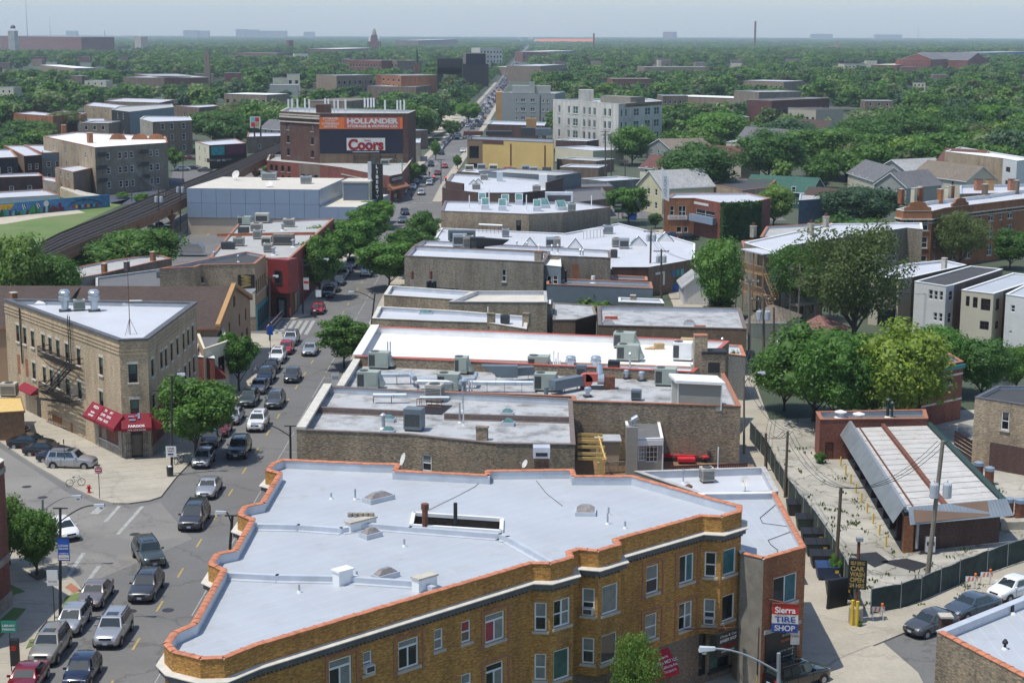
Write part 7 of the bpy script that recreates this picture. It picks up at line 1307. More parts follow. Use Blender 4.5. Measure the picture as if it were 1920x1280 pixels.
# three-storey flats with timber porches
PFh=9.2;PF=bld('porch_flats','long three-storey flats with a silver roof and timber back porches',AB,[(1455,474),(1475,461),(1700,427),(1730,430),(1728,418),(1560,420),(1395,455)],PFh,[CBG,CBG,CBG,CBB,CBG,CBG,CBG],SRB,.15,FW,.3,[('g',1,(.08,.2,.32,.45,.6,.75,.9),(1.2,4.1,7.0),1.0,1.6)])
for x,y in ((1412,445),(1520,440),(1548,426)): PF.chimney(x,y,.8,.7,1.7,'limestone','stone',2)
def porch(label,pxa,pxb,h,floors,depth,mat='porch_wood',roof=None,stairs=True,rail='porch_wood'):
 a,b=P(*pxa,h).to_2d(),P(*pxb,h).to_2d();d=(b-a);L=d.length;d/=L;q=VV(-d.y,d.x);q=q if q.y>0 else -q;t=thing('back_porch',label,'porch',V3((a+b)/2,0)[:]);fh=h/floors
 for k in range(3):
  for w_ in (0,depth): p=a+d*L*k/2+q*w_;MB(mat).box(V3(p,0),(.2,.2,h-.1)).B('post',t)
 for f in range(1,floors): MB(mat).pb(V3(a,fh*f-.2),V3(d*L,0),V3(q*depth,0),Z*.25).B('floor',t)
 for f in range(1,floors):
  mb=MB(rail);z=fh*f+.05;mb.pb(V3(a,z+1.0),V3(d*L,0),V3(q*.08,0),Z*.1)
  for k in range(int(L/.22)): mb.pb(V3(a+d*k*.22,z),V3(d*.06,0),V3(q*.05,0),Z*1.0)
  mb.B('railing',t)
 if roof: MB(roof).pb(V3(a-q*.3-d*.3,h-.12),V3(d*(L+.6),0),V3(q*(depth+.3),0),Z*.15).B('roof',t)
 MB(CBP).pb(V3(a+q*(depth+.02),0),V3(d*L,0),V3(q*.1,0),Z*(h-.3)).B('back_wall',t)
 for f in range(floors): MB(BP).pb(V3(a+q*depth+d*L*.3,fh*f+.2),V3(d*.9,0),V3(-q*.03,0),Z*2.0).B('door',t);MB(GD).pb(V3(a+q*depth+d*L*.62,fh*f+1),V3(d*.9,0),V3(-q*.03,0),Z*1.2).B('window',t)
 if stairs:
  for f in range(floors-1):
   mb=MB(mat);p0=b+d*.2;z0=fh*f;z1=fh*(f+1)
   for k in range(11): u=k/10;mb.pb(V3(p0+d*(2.6*(1-u)),z0+(z1-z0)*u),V3(d*.28,0),V3(q*1.0,0),Z*.06)
   for w_ in (0,1.0): mb.pb(V3(p0+d*2.8+q*w_,z0-.1),V3(-d*2.7,0)+Z*(z1-z0),V3(q*.06,0),Z*.25);mb.pb(V3(p0+d*2.8+q*w_,z0+.9),V3(-d*2.7,0)+Z*(z1-z0),V3(q*.05,0),Z*.08)
   mb.B('stair',t)
 return t
porch('three-level tan timber back porch with zigzag stairs at the end of the silver-roofed flats',(1395,467),(1432,476),PFh-.1,3,2.4,roof=SRB)
for i,(pa,pb_,h) in enumerate((((1500,498),(1560,490),8.4),((1600,480),(1650,470),8.4))): porch('dark weathered back porch %s the tall elm'%('left of' if i==0 else 'behind'),pa,pb_,h,3,1.6,'grey_wood',None,False,'grey_wood')
# orange-brick courtyard flats
OF=bld('orange_brick_flats','three-storey orange brick corner flats with shaped gables and a patterned cornice',AB,[(1680,393),(1694,396),(1748,396),(1772,390),(1925,372),(2030,360),(2030,340),(1925,355),(1850,366),(1740,378)],10.5,['orange_brick']*10,SRB,.6,'pale_stone',.3,[('g',0,(.5,),(1,4.2,7.2),1.0,1.9,D()),('g',1,(.25,.75),(1,4.2,7.2),1.3,1.9,D()),('g',2,(.3,),(1,4.2,7.2),1.1,1.9,D()),('g',3,(.12,.3,.56,.8),(1,4.2,7.2),1.6,1.9,D(style='dh2')),('g',3,(.43,.68),(4.2,7.2),.8,1.2,D()),('g',4,(.2,.5,.8),(1,4.2,7.2),1.6,1.9,D(style='dh2'))])
for i in range(5):
 A,t,n,L=OF.edge(i);MB('pale_stone').pb(V3(A,9.0),V3(t*L,0),V3(n*.25,0),Z*.2).pb(V3(A,8.4),V3(t*L,0),V3(n*.1,0),Z*.15).B('cornice',OF.root);mb=MB('dark_brick')
 for k in range(int(L/.9)): mb.pb(V3(A+t*(k*.9+.1),8.62),V3(t*.5,0),V3(n*.06,0),Z*.3)
 o=mb.B('cornice_pattern',OF.root);o['kind']='stuff'
def gab(b,e,u,w,h):
 A,t,n,L=b.edge(e);c=A+t*L*u;mb=MB('orange_brick');pl=[(-w/2,0),(w/2,0),(w/2,h*.35),(w*.33,h*.5),(w*.28,h*.85),(0,h),(-w*.28,h*.85),(-w*.33,h*.5),(-w/2,h*.35)]
 f=[V3(c+t*x+n*.03,b.h+z) for x,z in pl];g_=[p-V3(n*.4,0) for p in f];m=len(f);mb.add(f+g_,[tuple(range(m)),tuple(range(2*m-1,m-1,-1))]+[(i,m+i,m+(i+1)%m,(i+1)%m) for i in range(m)]);mb.B('shaped_gable',b.root)
gab(OF,1,.5,4.6,1.7);gab(OF,3,.18,5,1.5)
for x,y,m in ((1689,382,'orange_brick'),(1713,380,'cream_wall'),(1722,379,'orange_brick'),(1762,382,'orange_brick'),(1776,378,'cream_wall'),(1783,375,'orange_brick'),(1846,372,'brown_brick'),(1905,364,'brown_brick'),(1725,377,TD)): OF.chimney(x,y,.9,.8,2.6,m,'stone')
BK2=bld('tan_party_wall_flats','pale flats with brown chimneys behind the orange brick gables',AB,[(1800,364),(1960,360),(1960,345),(1800,348)],9.6,CBP,SRB,.5,'flashing',.3)
for x in (1834,1855,1897): BK2.chimney(x,357,1.4,1.1,2.2,TD if x!=1855 else 'stucco_gold',BR_)
# white and grey frame houses, right
def fh(nm,lb,px,h,wall,roof,wins,par=.1,cap=WP_,cat='house'): return bld(nm,lb,cat,px,h,wall,roof,par,cap,.25,wins,near=True)
WF=dict(style='dh',frame=WP_,sill=None,near=True);BF=dict(style='dh',frame=BR_,sill=None,near=True)
fh('white_clapboard_house','two-storey white clapboard house with a black flat roof',[(1715,528),(1774,537),(1789,534),(1880,505),(1820,499)],7.2,['white_siding','white_siding','brown_brick','brown_brick',CBB],'black_roof',[(0,1741,1749,543,561,WF),(0,1751,1758,545,562,WF),(0,1761,1768,546,563,WF),(0,1750,1757,586,601,WF),(0,1760,1767,587,603,WF),(1,1779,1787,545,563,WF),(1,1777,1784,586,605,WF)])
fh('cream_frame_house','two-storey cream frame house with a silver flat roof and brown windows',[(1803,544),(1863,551),(1882,545),(1960,520),(1900,512)],7.0,['cream_siding','cream_siding','brown_brick','brown_brick','brown_brick'],SR_,[(0,1811,1818,555,574,BF),(0,1824,1833,557,577,BF),(0,1839,1857,560,582,dict(BF,style='dh2')),(0,1837,1854,602,618,dict(BF,style='dh2')),(1,1867,1874,560,581,BF),(1,1866,1872,602,616,BF)])
fh('pale_siding_house','white wide-board house with a silver flat roof at the right edge',[(1886,552),(1950,562),(2000,545),(1930,530)],7.0,['white_siding','white_siding','brown_brick','brown_brick'],SR_,[(0,1895,1903,572,585,WF),(0,1892,1897,620,625,WF)])
RP=bld('rear_porch_house','cream frame house with dark open double porch under a silver roof','house',[(1632,518),(1687,523),(1710,520),(1812,497),(1770,488),(1700,495),(1650,505)],6.8,[BP,'cream_siding',CBB,CBG,'brown_brick','brown_brick','cream_siding'],SRB,.3,FW,.3)
A,t,n,L=RP.edge(0);a=A;
for u0,u1 in ((0,.32),(.93,1.0)): MB('cream_siding').pb(V3(A+t*L*u0,0),V3(t*L*(u1-u0),0),V3(n*.2,0),Z*6.5).B('wall',RP.root)
for z in (2.6,3.0): MB('grey_wood').pb(V3(A+t*L*.32,z),V3(t*L*.61,0),V3(n*1.2,0),Z*.2).B('porch_floor',RP.root)
MB('grey_wood').pb(V3(A+t*L*.32+n*1.1,3.2),V3(t*L*.61,0),V3(n*.08,0),Z*1.0).B('railing',RP.root)
RP.chimney(1770,505,.7,.6,1.6,'stone','stone')
# garages and sheds below the elm
def gh(nm,lb,px,h,rise,wall,roof,cat='house',wins=(),hip=0,order=0,**k):
 p=[P(x,y,h).to_2d() for x,y in px];p=p[order:]+p[:order];return house(nm,lb,cat,p,h,rise,wall,roof,wins=wins,hip=hip,**k)
gh('red_shingle_garage','garage with a faded red shingle hip roof below the elm',[(1480,625),(1560,632),(1590,612),(1510,604)],2.8,1.9,'cream_wall','red_shingle','garage',hip=.48);gh('tan_shingle_garage','garage with a tan hip roof under the timber porch stairs',[(1398,600),(1470,600),(1500,588),(1420,585)],2.6,1.6,'cream_wall','tan_shingle','garage',hip=.45)
SGr=bld('alley_store_room','low building with a curling grey roof and peach side wall at the alley','building',[(1457,640),(1478,672),(1540,655),(1492,618)],3.6,['beige_block','beige_block','beige_block','beige_block'],'grey_roof',.2,FW,.3)
CG=bld('brown_cornice_house','dark brown brick flats with a green-banded cornice behind the yellow-green tree',AB,[(1730,693),(1806,678),(1775,660),(1690,668)],6.2,'red_brick','black_roof',.3,TD,.3,[(0,1777,1785,697,720,D(style='dh',frame=BR_))],near=True)
for z in (4.9,2.2): A,t,n,L=CG.edge(0);MB('pale_stone').pb(V3(A,z),V3(t*L,0),V3(n*.06,0),Z*.2).B('string_course',CG.root)
A,t,n,L=CG.edge(0);MB('teal_paint').pb(V3(A,5.6),V3(t*L,0),V3(n*.3,0),Z*.4).B('cornice',CG.root)
TB=bld('tan_brick_end_building','tan brick building with a black roof and single white window at the right edge','building',[(1828,745),(1990,770),(2010,725),(1870,724)],6.6,[CBP,CBP,CBP,CBB],'black_roof',.25,'dark_coping',.3,[(0,1877,1892,771,806,D())],near=True)
A,t,n,L=TB.edge(0);u=ow(1855,860,A,t)[0];MB('painted_brick_brown').pb(V3(A+t*u,0),V3(t*(L-u),0),V3(n*.03,0),Z*2.6).B('painted_base',TB.root)
WP=thing('white_rubble_wall','whitewashed wall patch between the trees at the right','wall',P(1865,750)[:]);a,b=P(1850,742),P(1900,735);MB('white_brick').pb(a,b-a,(0,.4,0),Z*2.6).B('wall',WP)
TS=thing('red_fence','dark red board fence and pale railing beside the tan brick building','fence',P(1810,840)[:]);a,b=P(1788,850),P(1822,872)
for k in range(6): MB(BR_).pb(a+Z*(.1+k*.38),b-a,(0,.08,0),Z*.32).B('board',TS)
mb=MB('panel_blue');a,b=P(1797,812),P(1824,818)
for k in range(14): q=a+(b-a)*k/13;mb.box(q,(.06,.06,1.1))
mb.B('railing',TS)
# ================================================================ car wash
hC=3.3;rl=[P(1594,802,hC),P(1695,960,hC)];rr=[P(1739,798,hC),P(1880,943,hC)]
CW=thing('car_wash','derelict open-bay car wash with a low ribbed metal roof and brick end walls','car wash',(35,135,0))
zs=2.9
MB('dark_metal').add([rl[1]-Z*.35,rr[1]-Z*.35,rr[0]-Z*.35,rl[0]-Z*.35,rl[1]-Z*.02,rr[1]-Z*.02,rr[0]-Z*.02,rl[0]-Z*.02],[(3,2,1,0),(4,5,6,7),(0,1,5,4),(1,2,6,5),(2,3,7,6),(3,0,4,7)]).B('roof_deck',CW)
cuts=[0,.13,.47,1.];cuts=[0,.12,.42,1.]
for a_,b_ in zip(cuts[:-1],cuts[1:]):
 for k in range(16):
  f0,f1=k/16,(k+1)/16-.004;p=lambda u,v:(rl[1].lerp(rr[1],u)).lerp(rl[0].lerp(rr[0],u),v)
  a0,a1=a_+.008,b_-.012;mb=MB('steel_deck',ang=0);dz=R.uniform(.0,.02);c=[p(a0,f0),p(a1,f0),p(a1,f1),p(a0,f1)];mb.add([v+Z*dz for v in c]+[v+Z*(dz+.035) for v in c],[(4,5,6,7),(0,1,5,4),(1,2,6,5),(2,3,7,6),(3,0,4,7)]);mb.B('roof_panel',CW)
for u,w,h in ((.12,.1,.1),(.42,.35,.35)): a=rl[1].lerp(rr[1],u);b=rl[0].lerp(rr[0],u);MB('rust').pb(a-Z*0-VV(w/2,0,0),b-a,(w,0,0),Z*h).B('beam',CW)
a,b=rl[0]+(rl[0]-rl[1]).normalized()*.9,rl[1];o_=VV(-.85,-.15,-.85);MB('galvanised').add([a+Z*.45,b+Z*.45,b+o_,a+o_,a+Z*.45+VV(.05,0,0),b+Z*.45+VV(.05,0,0)],[(3,2,1,0)]).B('awning_sheet',CW);MB('steel').pb(a+Z*.4,b-a,(.25,0,0),Z*.08).B('awning_cap',CW)
a,b=rl[1]+VV(.3,0,0),rr[1]+VV(.3,0,0);mb=MB('galvanised');mb.add([a+Z*.45+VV(0,.0,0),b+Z*.4,b+VV(.35,-.9,-.75),a+VV(0,-.9,-.75)],[(0,3,2,1)]);mb.B('awning_sheet',CW);MB('stucco_brown').add([a.lerp(b,.05)+VV(0,-.06,.36),a.lerp(b,.8)+VV(0,-.06,.36),a.lerp(b,.8)+VV(0,-.9,-.62),a.lerp(b,.05)+VV(0,-.9,-.62)],[(0,3,2,1)]).B('fascia_panel',CW)
a,b=rr[0]+(rr[0]-rr[1]).normalized()*.8,rr[1];MB('dumpster_green').pb(a-Z*.1,b-a,(.45,0,0),Z*.35).B('gutter',CW)
g0,g1=V3(rl[1].to_2d()+VV(.2,.1),0),V3(rr[1].to_2d()+VV(-.1,.1),0);MB('painted_brick_brown').pb(g0,g1-g0,(0,.35,0),Z*2.95).B('wall',CW);MB('orange_brick').pb(g0-VV(.15,.12,0),(.8,.1,0),(0,.6,0),Z*2.95).B('pier',CW);text(CW,'WAND FOR WASH',g0.lerp(g1,.5)+VV(0,-.02,2.4),(g1-g0).normalized(),Z,.28,'stucco_brown',w=4.2)
MB('steel').tube(g0+VV(.9,-.2,.4),g0+VV(.9,-.2,2.9),.12,n=6).B('downpipe',CW);vm=MB(OW).box(g0+VV(1.9,-.35,.2),(.75,.4,1.2));vm.use(BP).pb(g0+VV(1.6,-.56,.75),(.6,0,0),(0,.01,0),Z*.3);vm.B('vacuum_unit',CW)
for k in range(9):
 f=k/9;p=rl[1].lerp(rl[0],f);q=rr[1].lerp(rr[0],f);
 if k: MB('painted_brick_brown').pb(V3(p.to_2d()+VV(.1,0),0),V3((q-p).to_2d(),0),(0,.2,0),Z*2.9).B('partition',CW)
 y=P(0,0,0);pb_=V3(rl[1].lerp(rl[0],f+.055).to_2d()-VV(1.0,0),0);tag(MB('yellow_paint').tube(pb_,pb_+Z*.9,.07,n=6).B('bollard',None),'short yellow bollard before %s car wash bay from the street'%('the first','the second','the third','the fourth','the fifth','the sixth','the seventh','the eighth','the ninth')[k],'bollard','yellow bollards by the car wash')
BB=bld('brick_equipment_block','small red brick block with dark door at the back of the car wash','building',[(1538,787),(1600,786),(1740,785),(1735,768),(1530,772)],3.9,['red_brick','red_brick','red_brick','red_brick','red_brick'],'dark_grey_roof',.35,TD,.3,[(0,1547,1563,829,866,D(style='pic',frame=BR_,pane='rust',sill=None))]);BB.pipe(1576,782,.5,.3,WP_,hood=True);BB.pipe(1610,786,.5,.3,WP_,hood=True);BB.pipe(1664,782,1.7,.15,'dumpster_green',hood=True);BB.pipe(1672,784,1.5,.12,'dumpster_green',hood=True)
for i,(pl) in enumerate(([(1597,1038),(1643,1034),(1668,1052),(1640,1063)],[(1650,1052),(1700,1046),(1745,1058),(1712,1070)])): tag(MB('tarp_black').face(*[P(x,y,.03) for x,y in pl]).B('steel_plate',None),('left' if i==0 else 'right')+' of two dark steel plates lying on the car wash lot','plate')
# blue-topped vacuum stands in the yard
for i,(x,y) in enumerate(((1834,898),(1854,908),(1890,968),(1911,970))):
 q=P(x,y);o=thing('vacuum_stand','rusty cylinder with blue cap %s in the yard behind the car wash'%('farthest','second','third','nearest the right edge')[i],'vacuum stand',q[:],'vacuum stands');MB('rust').lathe(q,[(.42,0),(.42,1.3)],12).B('drum',o);MB('panel_blue').lathe(q+Z*1.3,[(.45,0),(.45,.3),(.2,.4)],12).B('cap',o)
q=P(1900,990);tag(MB('concrete').box(q,(2.6,1.0,.7),.1).B('concrete_block',None),'concrete block holding the two nearest vacuum stands','block')
# bottom-right rooftop
BR=bld('corner_roof','brick building with grey roof and terracotta coping cut off by the lower right corner','building',[(1757,1184),(1960,1290),(2100,1200),(1985,1085),(1912,1122)],8.5,'common_brick',SR_,.45,'flashing',.35,tiles=[0,1],tmat='terracotta',near=True);BR.chimney(1772,1178,.6,.6,.7,'dark_brick','stone');BR.pipe(1884,1216,.35,.08,BP,hood=True);BR.pipe(1898,1150,.5,.1,BP)
e0=P(22,1135).to_2d();ev_=[e0+VV(-14,-22),e0+VV(-.6,-9),e0,e0+VV(-6,7),e0+VV(-20,7)]
RW=bld('red_brick_edge_building','tall red brick building with limestone bands at the left edge',AB,ev_,10.6,'red_brick','grey_roof',.4,'pale_stone',.3,[],world=True)
for i in (1,2):
 A,t,n,L=RW.edge(i);
 for z,h in ((0,1.1),(3.4,.5),(9.8,.4)): MB('limestone').pb(V3(A,z),V3(t*L,0),V3(n*.1,0),Z*h).B('stone_band',RW.root)
ORD=['first','second','third','fourth','fifth','sixth','seventh','eighth','ninth','tenth','eleventh','twelfth']
O2=ORD+['thirteenth','fourteenth','fifteenth','sixteenth','seventeenth','eighteenth','nineteenth'];O2=O2+['twentieth']+['twenty-'+o for o in O2[:9]]+['thirtieth']+['thirty-'+o for o in O2[:9]]
# ================================================================ left side beyond the tracks, and everything far off
def gw(e,us,zs,w=1.2,h=1.7,**k): return ('g',e,us,zs,w,h,dict(dict(frame=WP_,sill=None),**k))
def fb(nm,lb,cat,px,h,wall,roof=SRB,wins=(),par=.3,cap=TD,**k): return bld(nm,lb,cat,px,h,wall,roof,par,cap,.35,wins,**k)
Z3=(1.4,5.,8.6)
LU=fb('courtyard_flats','four-storey grey-brown brick courtyard flats with a white roof behind the parking lot',AB,[(81,256),(178,277),(314,268),(311,256),(140,248)],11.8,[CBP,CBG,CBG],'white_roof',[gw(1,(.17,.33,.41,.49,.76,.85),Z3),gw(0,(.2,.45,.82),Z3)])
for x,y,w in ((169,268,1.8),(120,252,1.)): LU.chimney(x,y,w,1.2,2.6,'orange_brick')
for e,u in ((1,.06),(1,.64)):
 A,t,n,L=LU.edge(e);mb=MB('dark_metal')
 for z in (3.2,6.4,9.6): mb.pb(V3(A+t*(L*u-1.4),z),V3(t*2.8,0),V3(n*.9,0),Z*.12).pb(V3(A+t*(L*u-1.4)+n*.9,z),V3(t*2.8,0),V3(n*.06,0),Z*1.)
 mb.B('fire_stair',LU.root)
for x in (221,262,293): gab_=MB('orange_brick');q=LU.rp(x,262 if x<300 else 262);gab_.add([tuple(q+Ve(v)) for v in ((-2.4,0,0),(2.4,0,0),(1.6,0,1.2),(0,0,1.7),(-1.6,0,1.2),(-2.4,.4,0),(2.4,.4,0),(1.6,.4,1.2),(0,.4,1.7),(-1.6,.4,1.2))],[(0,1,2,3,4),(9,8,7,6,5),(4,3,8,9),(3,2,7,8)]);gab_.B('shaped_gable',LU.root)
fb('stone_front_flats','three-storey brown flats with a pale arched stone front',AB,[(262,223),(286,229),(360,226),(356,219),(270,218)],11.2,['limestone','brown_brick','brown_brick'],SRB,[gw(1,(.25,.48,.78),Z3,1.4,2),gw(0,(.3,.7),Z3)],cap='pale_stone')
fb('dark_clad_house','modern house with a dark front and long blue-grey side wall','house',[(209,206),(243,210),(326,201),(322,195),(222,200)],11,[BP,'blue_grey_siding','blue_grey_siding'],'grey_roof',[gw(0,(.35,.65),(1.5,8.),1.4,2.2)],cap='grey_coping')
fb('plain_brick_block','pale brown brick block with a bare side wall behind the blue-grey house',AB,[(326,199),(373,202),(411,199),(398,196)],10,['brown_brick','brown_brick'],SRB,[gw(0,(.4,.8),(2,6))])
for i,(pxl,h,w_,lb) in enumerate((([(-20,297),(33,295),(20,280),(-20,281)],8.5,[BP,'orange_brick'],'leftmost flats with an open dark porch and pale roof'),([(45,293),(78,291),(48,273),(7,273)],8.2,[BP,'brown_brick'],'flats with a dark open porch and pale blue roof'),([(78,287),(119,286),(100,272),(45,272)],8.4,['blue_grey_siding'],'blue-grey sided flats beside the dark porches'),([(103,315),(137,323),(182,313),(150,308)],6.5,[CBP,'brown_brick'],'square pale brick annex with one window before the courtyard flats'),([(-5,333),(80,330),(72,324),(-5,327)],5.2,['painted_brick_brown'],'low brown-painted shed with a red band and pale roof'),([(-5,372),(112,366),(80,355),(-20,361)],2.6,['white_siding'],'low shed with a flat pale grey roof just behind the mural'),([(80,338),(106,342),(104,334),(80,331)],5.,[CBG],'small grey block between the sheds and the annex'),([(25,213),(99,218),(125,216),(60,209)],7.5,['orange_brick'],'left row of red brick flats with white parapets among the trees'),([(99,211),(150,216),(163,212),(120,208)],7.5,['orange_brick'],'right row of red brick flats with white parapets among the trees'),([(158,198),(215,203),(245,199),(175,192)],7.,[CBP],'brick house with white roof beside the dark conifer'),([(195,190),(300,193),(330,187),(230,184)],6.,['brown_brick'],'long white roof with solar panels among the trees'),([(145,228),(200,231),(195,222),(150,222)],5,['grey_siding'],'low house with a curved grey roof among the trees'),([(366,266),(392,273),(462,269),(440,260)],7.,['cream_wall',BP,'cream_wall'],'tan two-storey shop with dark murals and a black awning by the tracks'),([(463,257),(540,255),(540,249),(465,249)],5.5,['brown_brick'],'brown warehouse with a white roof left of the storage tower'))):
 b=fb('house' if i in(0,1,2,7,8,9,11) else 'building',lb,'building' if i in (3,4,5,6,12,13) else 'house',pxl,h,w_,SRB,[gw(0,(.3,.7),(1.5,4.6) if h>6 else (1.5,),1.1,1.5)] if h>5 else ())
 if i==12: A,t,n,L=b.edge(1);awning(b.root,A,t,n,-1,L*.55,3.2,2.4,1.2,'tarp_black');text(b.root,'BUY · SELL',V3(A+t*L*.25+n*1.25,2.5),V3(t,0),Z,.5,WP_);MB('mural_plum').pb(V3(A+t*L*.45+n*.02,4),V3(t*L*.5,0),V3(n*.05,0),Z*2.6).B('mural',b.root);MB('mural_teal').pb(V3(A+t*L*.05+n*.02,4),V3(t*L*.35,0),V3(n*.05,0),Z*2.6).B('mural',b.root)
pb=thing('pink_billboard','pink and yellow billboard on two tall posts left of the storage tower','billboard',P(478,285)[:]);y_=P(478,285).y;a=PY(469,240,y_);b=PY(488,219,y_);MB(OW).pb(a,(b.x-a.x,0,0),(0,.4,0),Z*(b.z-a.z)).B('board',pb)
for i,m in enumerate(('cushion_red','line_yellow','mural_cyan','cushion_red')): MB(m).pb(a+VV((b.x-a.x)*(.1+.4*(i%2)),-.05,(b.z-a.z)*(.1+.45*(i//2))),((b.x-a.x)*.38,0,0),(0,.05,0),Z*(b.z-a.z)*.38).B('panel',pb)
for f in (.4,1.): q=a+VV((b.x-a.x)*f,.2,0);MB(BP).tube((q.x,q.y,0),q+Z*.5,.3,n=6).B('post',pb)
fb('park_retaining_wall','long tan wall stepping down beside the blue parking lot','wall',[(112,352),(150,366),(196,370),(200,368),(160,360),(118,348)],2.2,'cream_wall','stone',par=0,cap=None)
sheet('vacant_lot',xy([(768,272),(765,240),(800,212),(870,207),(862,232),(800,262)],0),.02,'gravel')
bx=[];plain('orange_tiles',(.62,.17,.05),.8,.1,.1)
# table of far buildings: kind, label, category, left px, right px, y of roof edge (l,r), height, depth, wall, roof, windows (n,rows)
FAR=[('school','long red and tan striped school with dark side wing','school',252,308,139,146,10,30,'far_brick_red','grey_roof',(8,2)),('school_wing','dark stone school wing with pale skylights','school',308,358,146,143,10,30,'brown_brick',SRB,(5,2)),
('white_cube_building','pale blue-grey cube-shaped building among the trees','building',506,558,160,160,9,24,'pale_grey_siding','grey_roof',(1,1)),('towered_tan_flats','tan flats with small corner towers',AB,538,562,140,140,14,14,'cream_wall','grey_roof',(2,2)),
('red_brick_flats','four-storey red brick flats with cream trim',AB,654,715,113,114,17,24,'far_brick_red',TD,(11,3)),('dark_brick_wing','dark brick wing with cream corner piers',AB,715,745,113,114,17,24,'brown_brick',TD,(5,3)),('tan_brick_flats','tan three-storey flats with a cluttered roof',AB,631,700,142,141,13,26,'far_brick_tan','grey_roof',(7,2)),('striped_brick_flats','pink and cream striped flats with side fire stairs',AB,714,752,140,142,15,24,'orange_brick','grey_roof',(4,4)),('plain_red_brick_block','plain red-brown brick block beside the striped flats',AB,752,820,142,141,14,30,'red_brick',SRB,(3,3)),('angular_brick_building','angular grey-tan brick building with a black side before the vacant lot','building',780,820,163,159,9,30,'brown_brick','grey_roof',(3,1)),
('white_ribbed_bank','tall white ribbed bank building','bank',900,942,90,90,24,30,'white_brick','cream_roof',(7,4)),('white_parapet_row','cream shops with white parapets beside the avenue',SB,905,935,112,112,10,40,'cream_wall','cream_roof',(4,2)),('mansion_flats','dark wide flats with white bays on the horizon side',AB,785,858,76,74,22,60,'far_brick_tan',SRB,(12,3)),
('classical_hall','long brown brick hall with a white hipped roof','hall',635,705,92,90,12,60,'far_brick_red','white_roof',(9,1)),('factory','vast brick and white framed factory','factory',0,152,68,70,31,60,'far_brick_red','far_brick_tan',(40,3)),('factory_annex','low dark sheds before the factory','factory',84,165,88,91,10,60,'far_brick_tan','dark_grey_roof',(8,1)),('concrete_tower','square concrete frame tower with dark openings','tower',252,264,68,69,31,14,'limestone','grey_roof',(1,3)),
('slab_block','long slab block on the skyline right of the avenue','building',1243,1262,60,60,55,30,'far_brick_red','grey_roof',(4,4)),('white_plant','white industrial plant behind the orange roof','factory',1000,1060,71,71,16,40,'white_brick','white_roof',(5,1)),('grey_turreted_flats','tan flats with square turrets right of the avenue',AB,1013,1062,124,121,13,30,'far_brick_tan',SRB,(10,2)),('white_roofed_depot','long white-roofed depot right of the avenue','building',972,1050,126,124,8,30,'far_brick_tan','white_roof',(10,1)),('brick_warehouse','red-brown warehouse with a white block on top','warehouse',980,1025,98,98,14,40,'far_brick_red','white_roof',(6,1)),('blue_building','long bright blue low building','building',1025,1078,97,95,8,50,'blue_rib','cream_roof',(6,1)),
('red_school','large red brick school with steep dark roofs','school',1745,1855,112,108,13,40,'red_brick',TD,(14,2)),('red_school_wing','long low red brick wing of the school','school',1682,1760,122,119,7,30,'red_brick','cream_wall',(12,1)),('blue_long_building','long deep blue building at the right edge','building',1852,1935,99,97,12,60,'mural_sky','grey_roof',(8,1)),('red_roofed_row','long low row with a dark red roof','building',1583,1626,120,120,6,20,'cream_wall','redbrown_shingle',(6,1)),('grey_penthouse_flats','flats with a big pale grey penthouse block',AB,1423,1503,173,172,12,24,CBG,'grey_roof',(6,2)),('long_brown_flats','long dark brown flats with a white parapet',AB,1447,1555,189,184,10,14,'redbrown_shingle','brown_brick',(10,1)),('tan_gabled_row','grey-tan row house with a brown roof and four windows','house',1478,1530,202,206,8,14,'tan_siding','brown_shingle',(5,1)),
('white_roofed_row','row of low brick flats with white roofs',AB,1255,1400,180,185,8,20,'far_brick_tan','white_roof',(14,1)),('long_tan_row','long tan row with a crowd of rooftop vents',AB,1208,1330,126,126,9,30,'far_brick_tan','cream_roof',(14,1)),('tan_roof_row','row of flats with tan roofs',AB,1395,1470,151,153,8,24,'far_brick_tan',SRB,(8,1)),('dark_red_row','dark red brick row among trees right of the white block',AB,1148,1222,148,148,8,24,'far_brick_red','brown_brick',(8,1)),('porch_row','row of brown flats with a stair tower right of the white block',AB,1243,1290,180,180,9,18,'brown_brick','grey_roof',(5,2)),('tan_corner_flats','tan brick flats glimpsed in the trees near the orange flats',AB,1362,1430,266,268,8,12,'cream_wall','grey_roof',(3,1)),
('green_crown_tower','small brick tower with a green cap','tower',542,550,76,76,26,10,'far_brick_red','green_shingle',(1,2)),('low_mansard_row','low red row far left of the church','building',440,520,99,100,9,30,'far_brick_red','grey_roof',(10,1)),('grey_roof_villa','pale house with a long grey roof amid trees','house',552,578,101,101,9,16,'cream_wall','pale_shingle',(4,1)),('brown_gabled_row','row of brown gabled town houses behind the warehouse','house',650,705,190,185,8,20,'far_brick_tan','tan_shingle',(6,1)),('stone_flats','pale flats by the left conifer',AB,420,500,176,178,7,20,'far_brick_tan','white_roof',(6,1)),('orange_row_flats','low row beneath the skyline at far left','building',75,140,122,128,7,20,'far_brick_tan','white_roof',(6,1))]
for nm,lb,cat,x0,x1,y0,y1,h,dp,wl_,rf,(nu,nz) in FAR:
 pt=bf(x0,y0,x1,y1,h,dp);d=(pt[1]-pt[0]).length;fh_=h/(nz+.6)
 b=bld(nm,lb,cat,pt,h,wl_,rf,.4 if h>8 else 0,'grey_coping',.5,[('g',0,[(i+.5)/nu for i in range(nu)],[fh_*(k+.45) for k in range(nz)],min(2.6,d/nu*.5),fh_*.5,dict(style='pic',frame=OW,sill=None))],world=True)
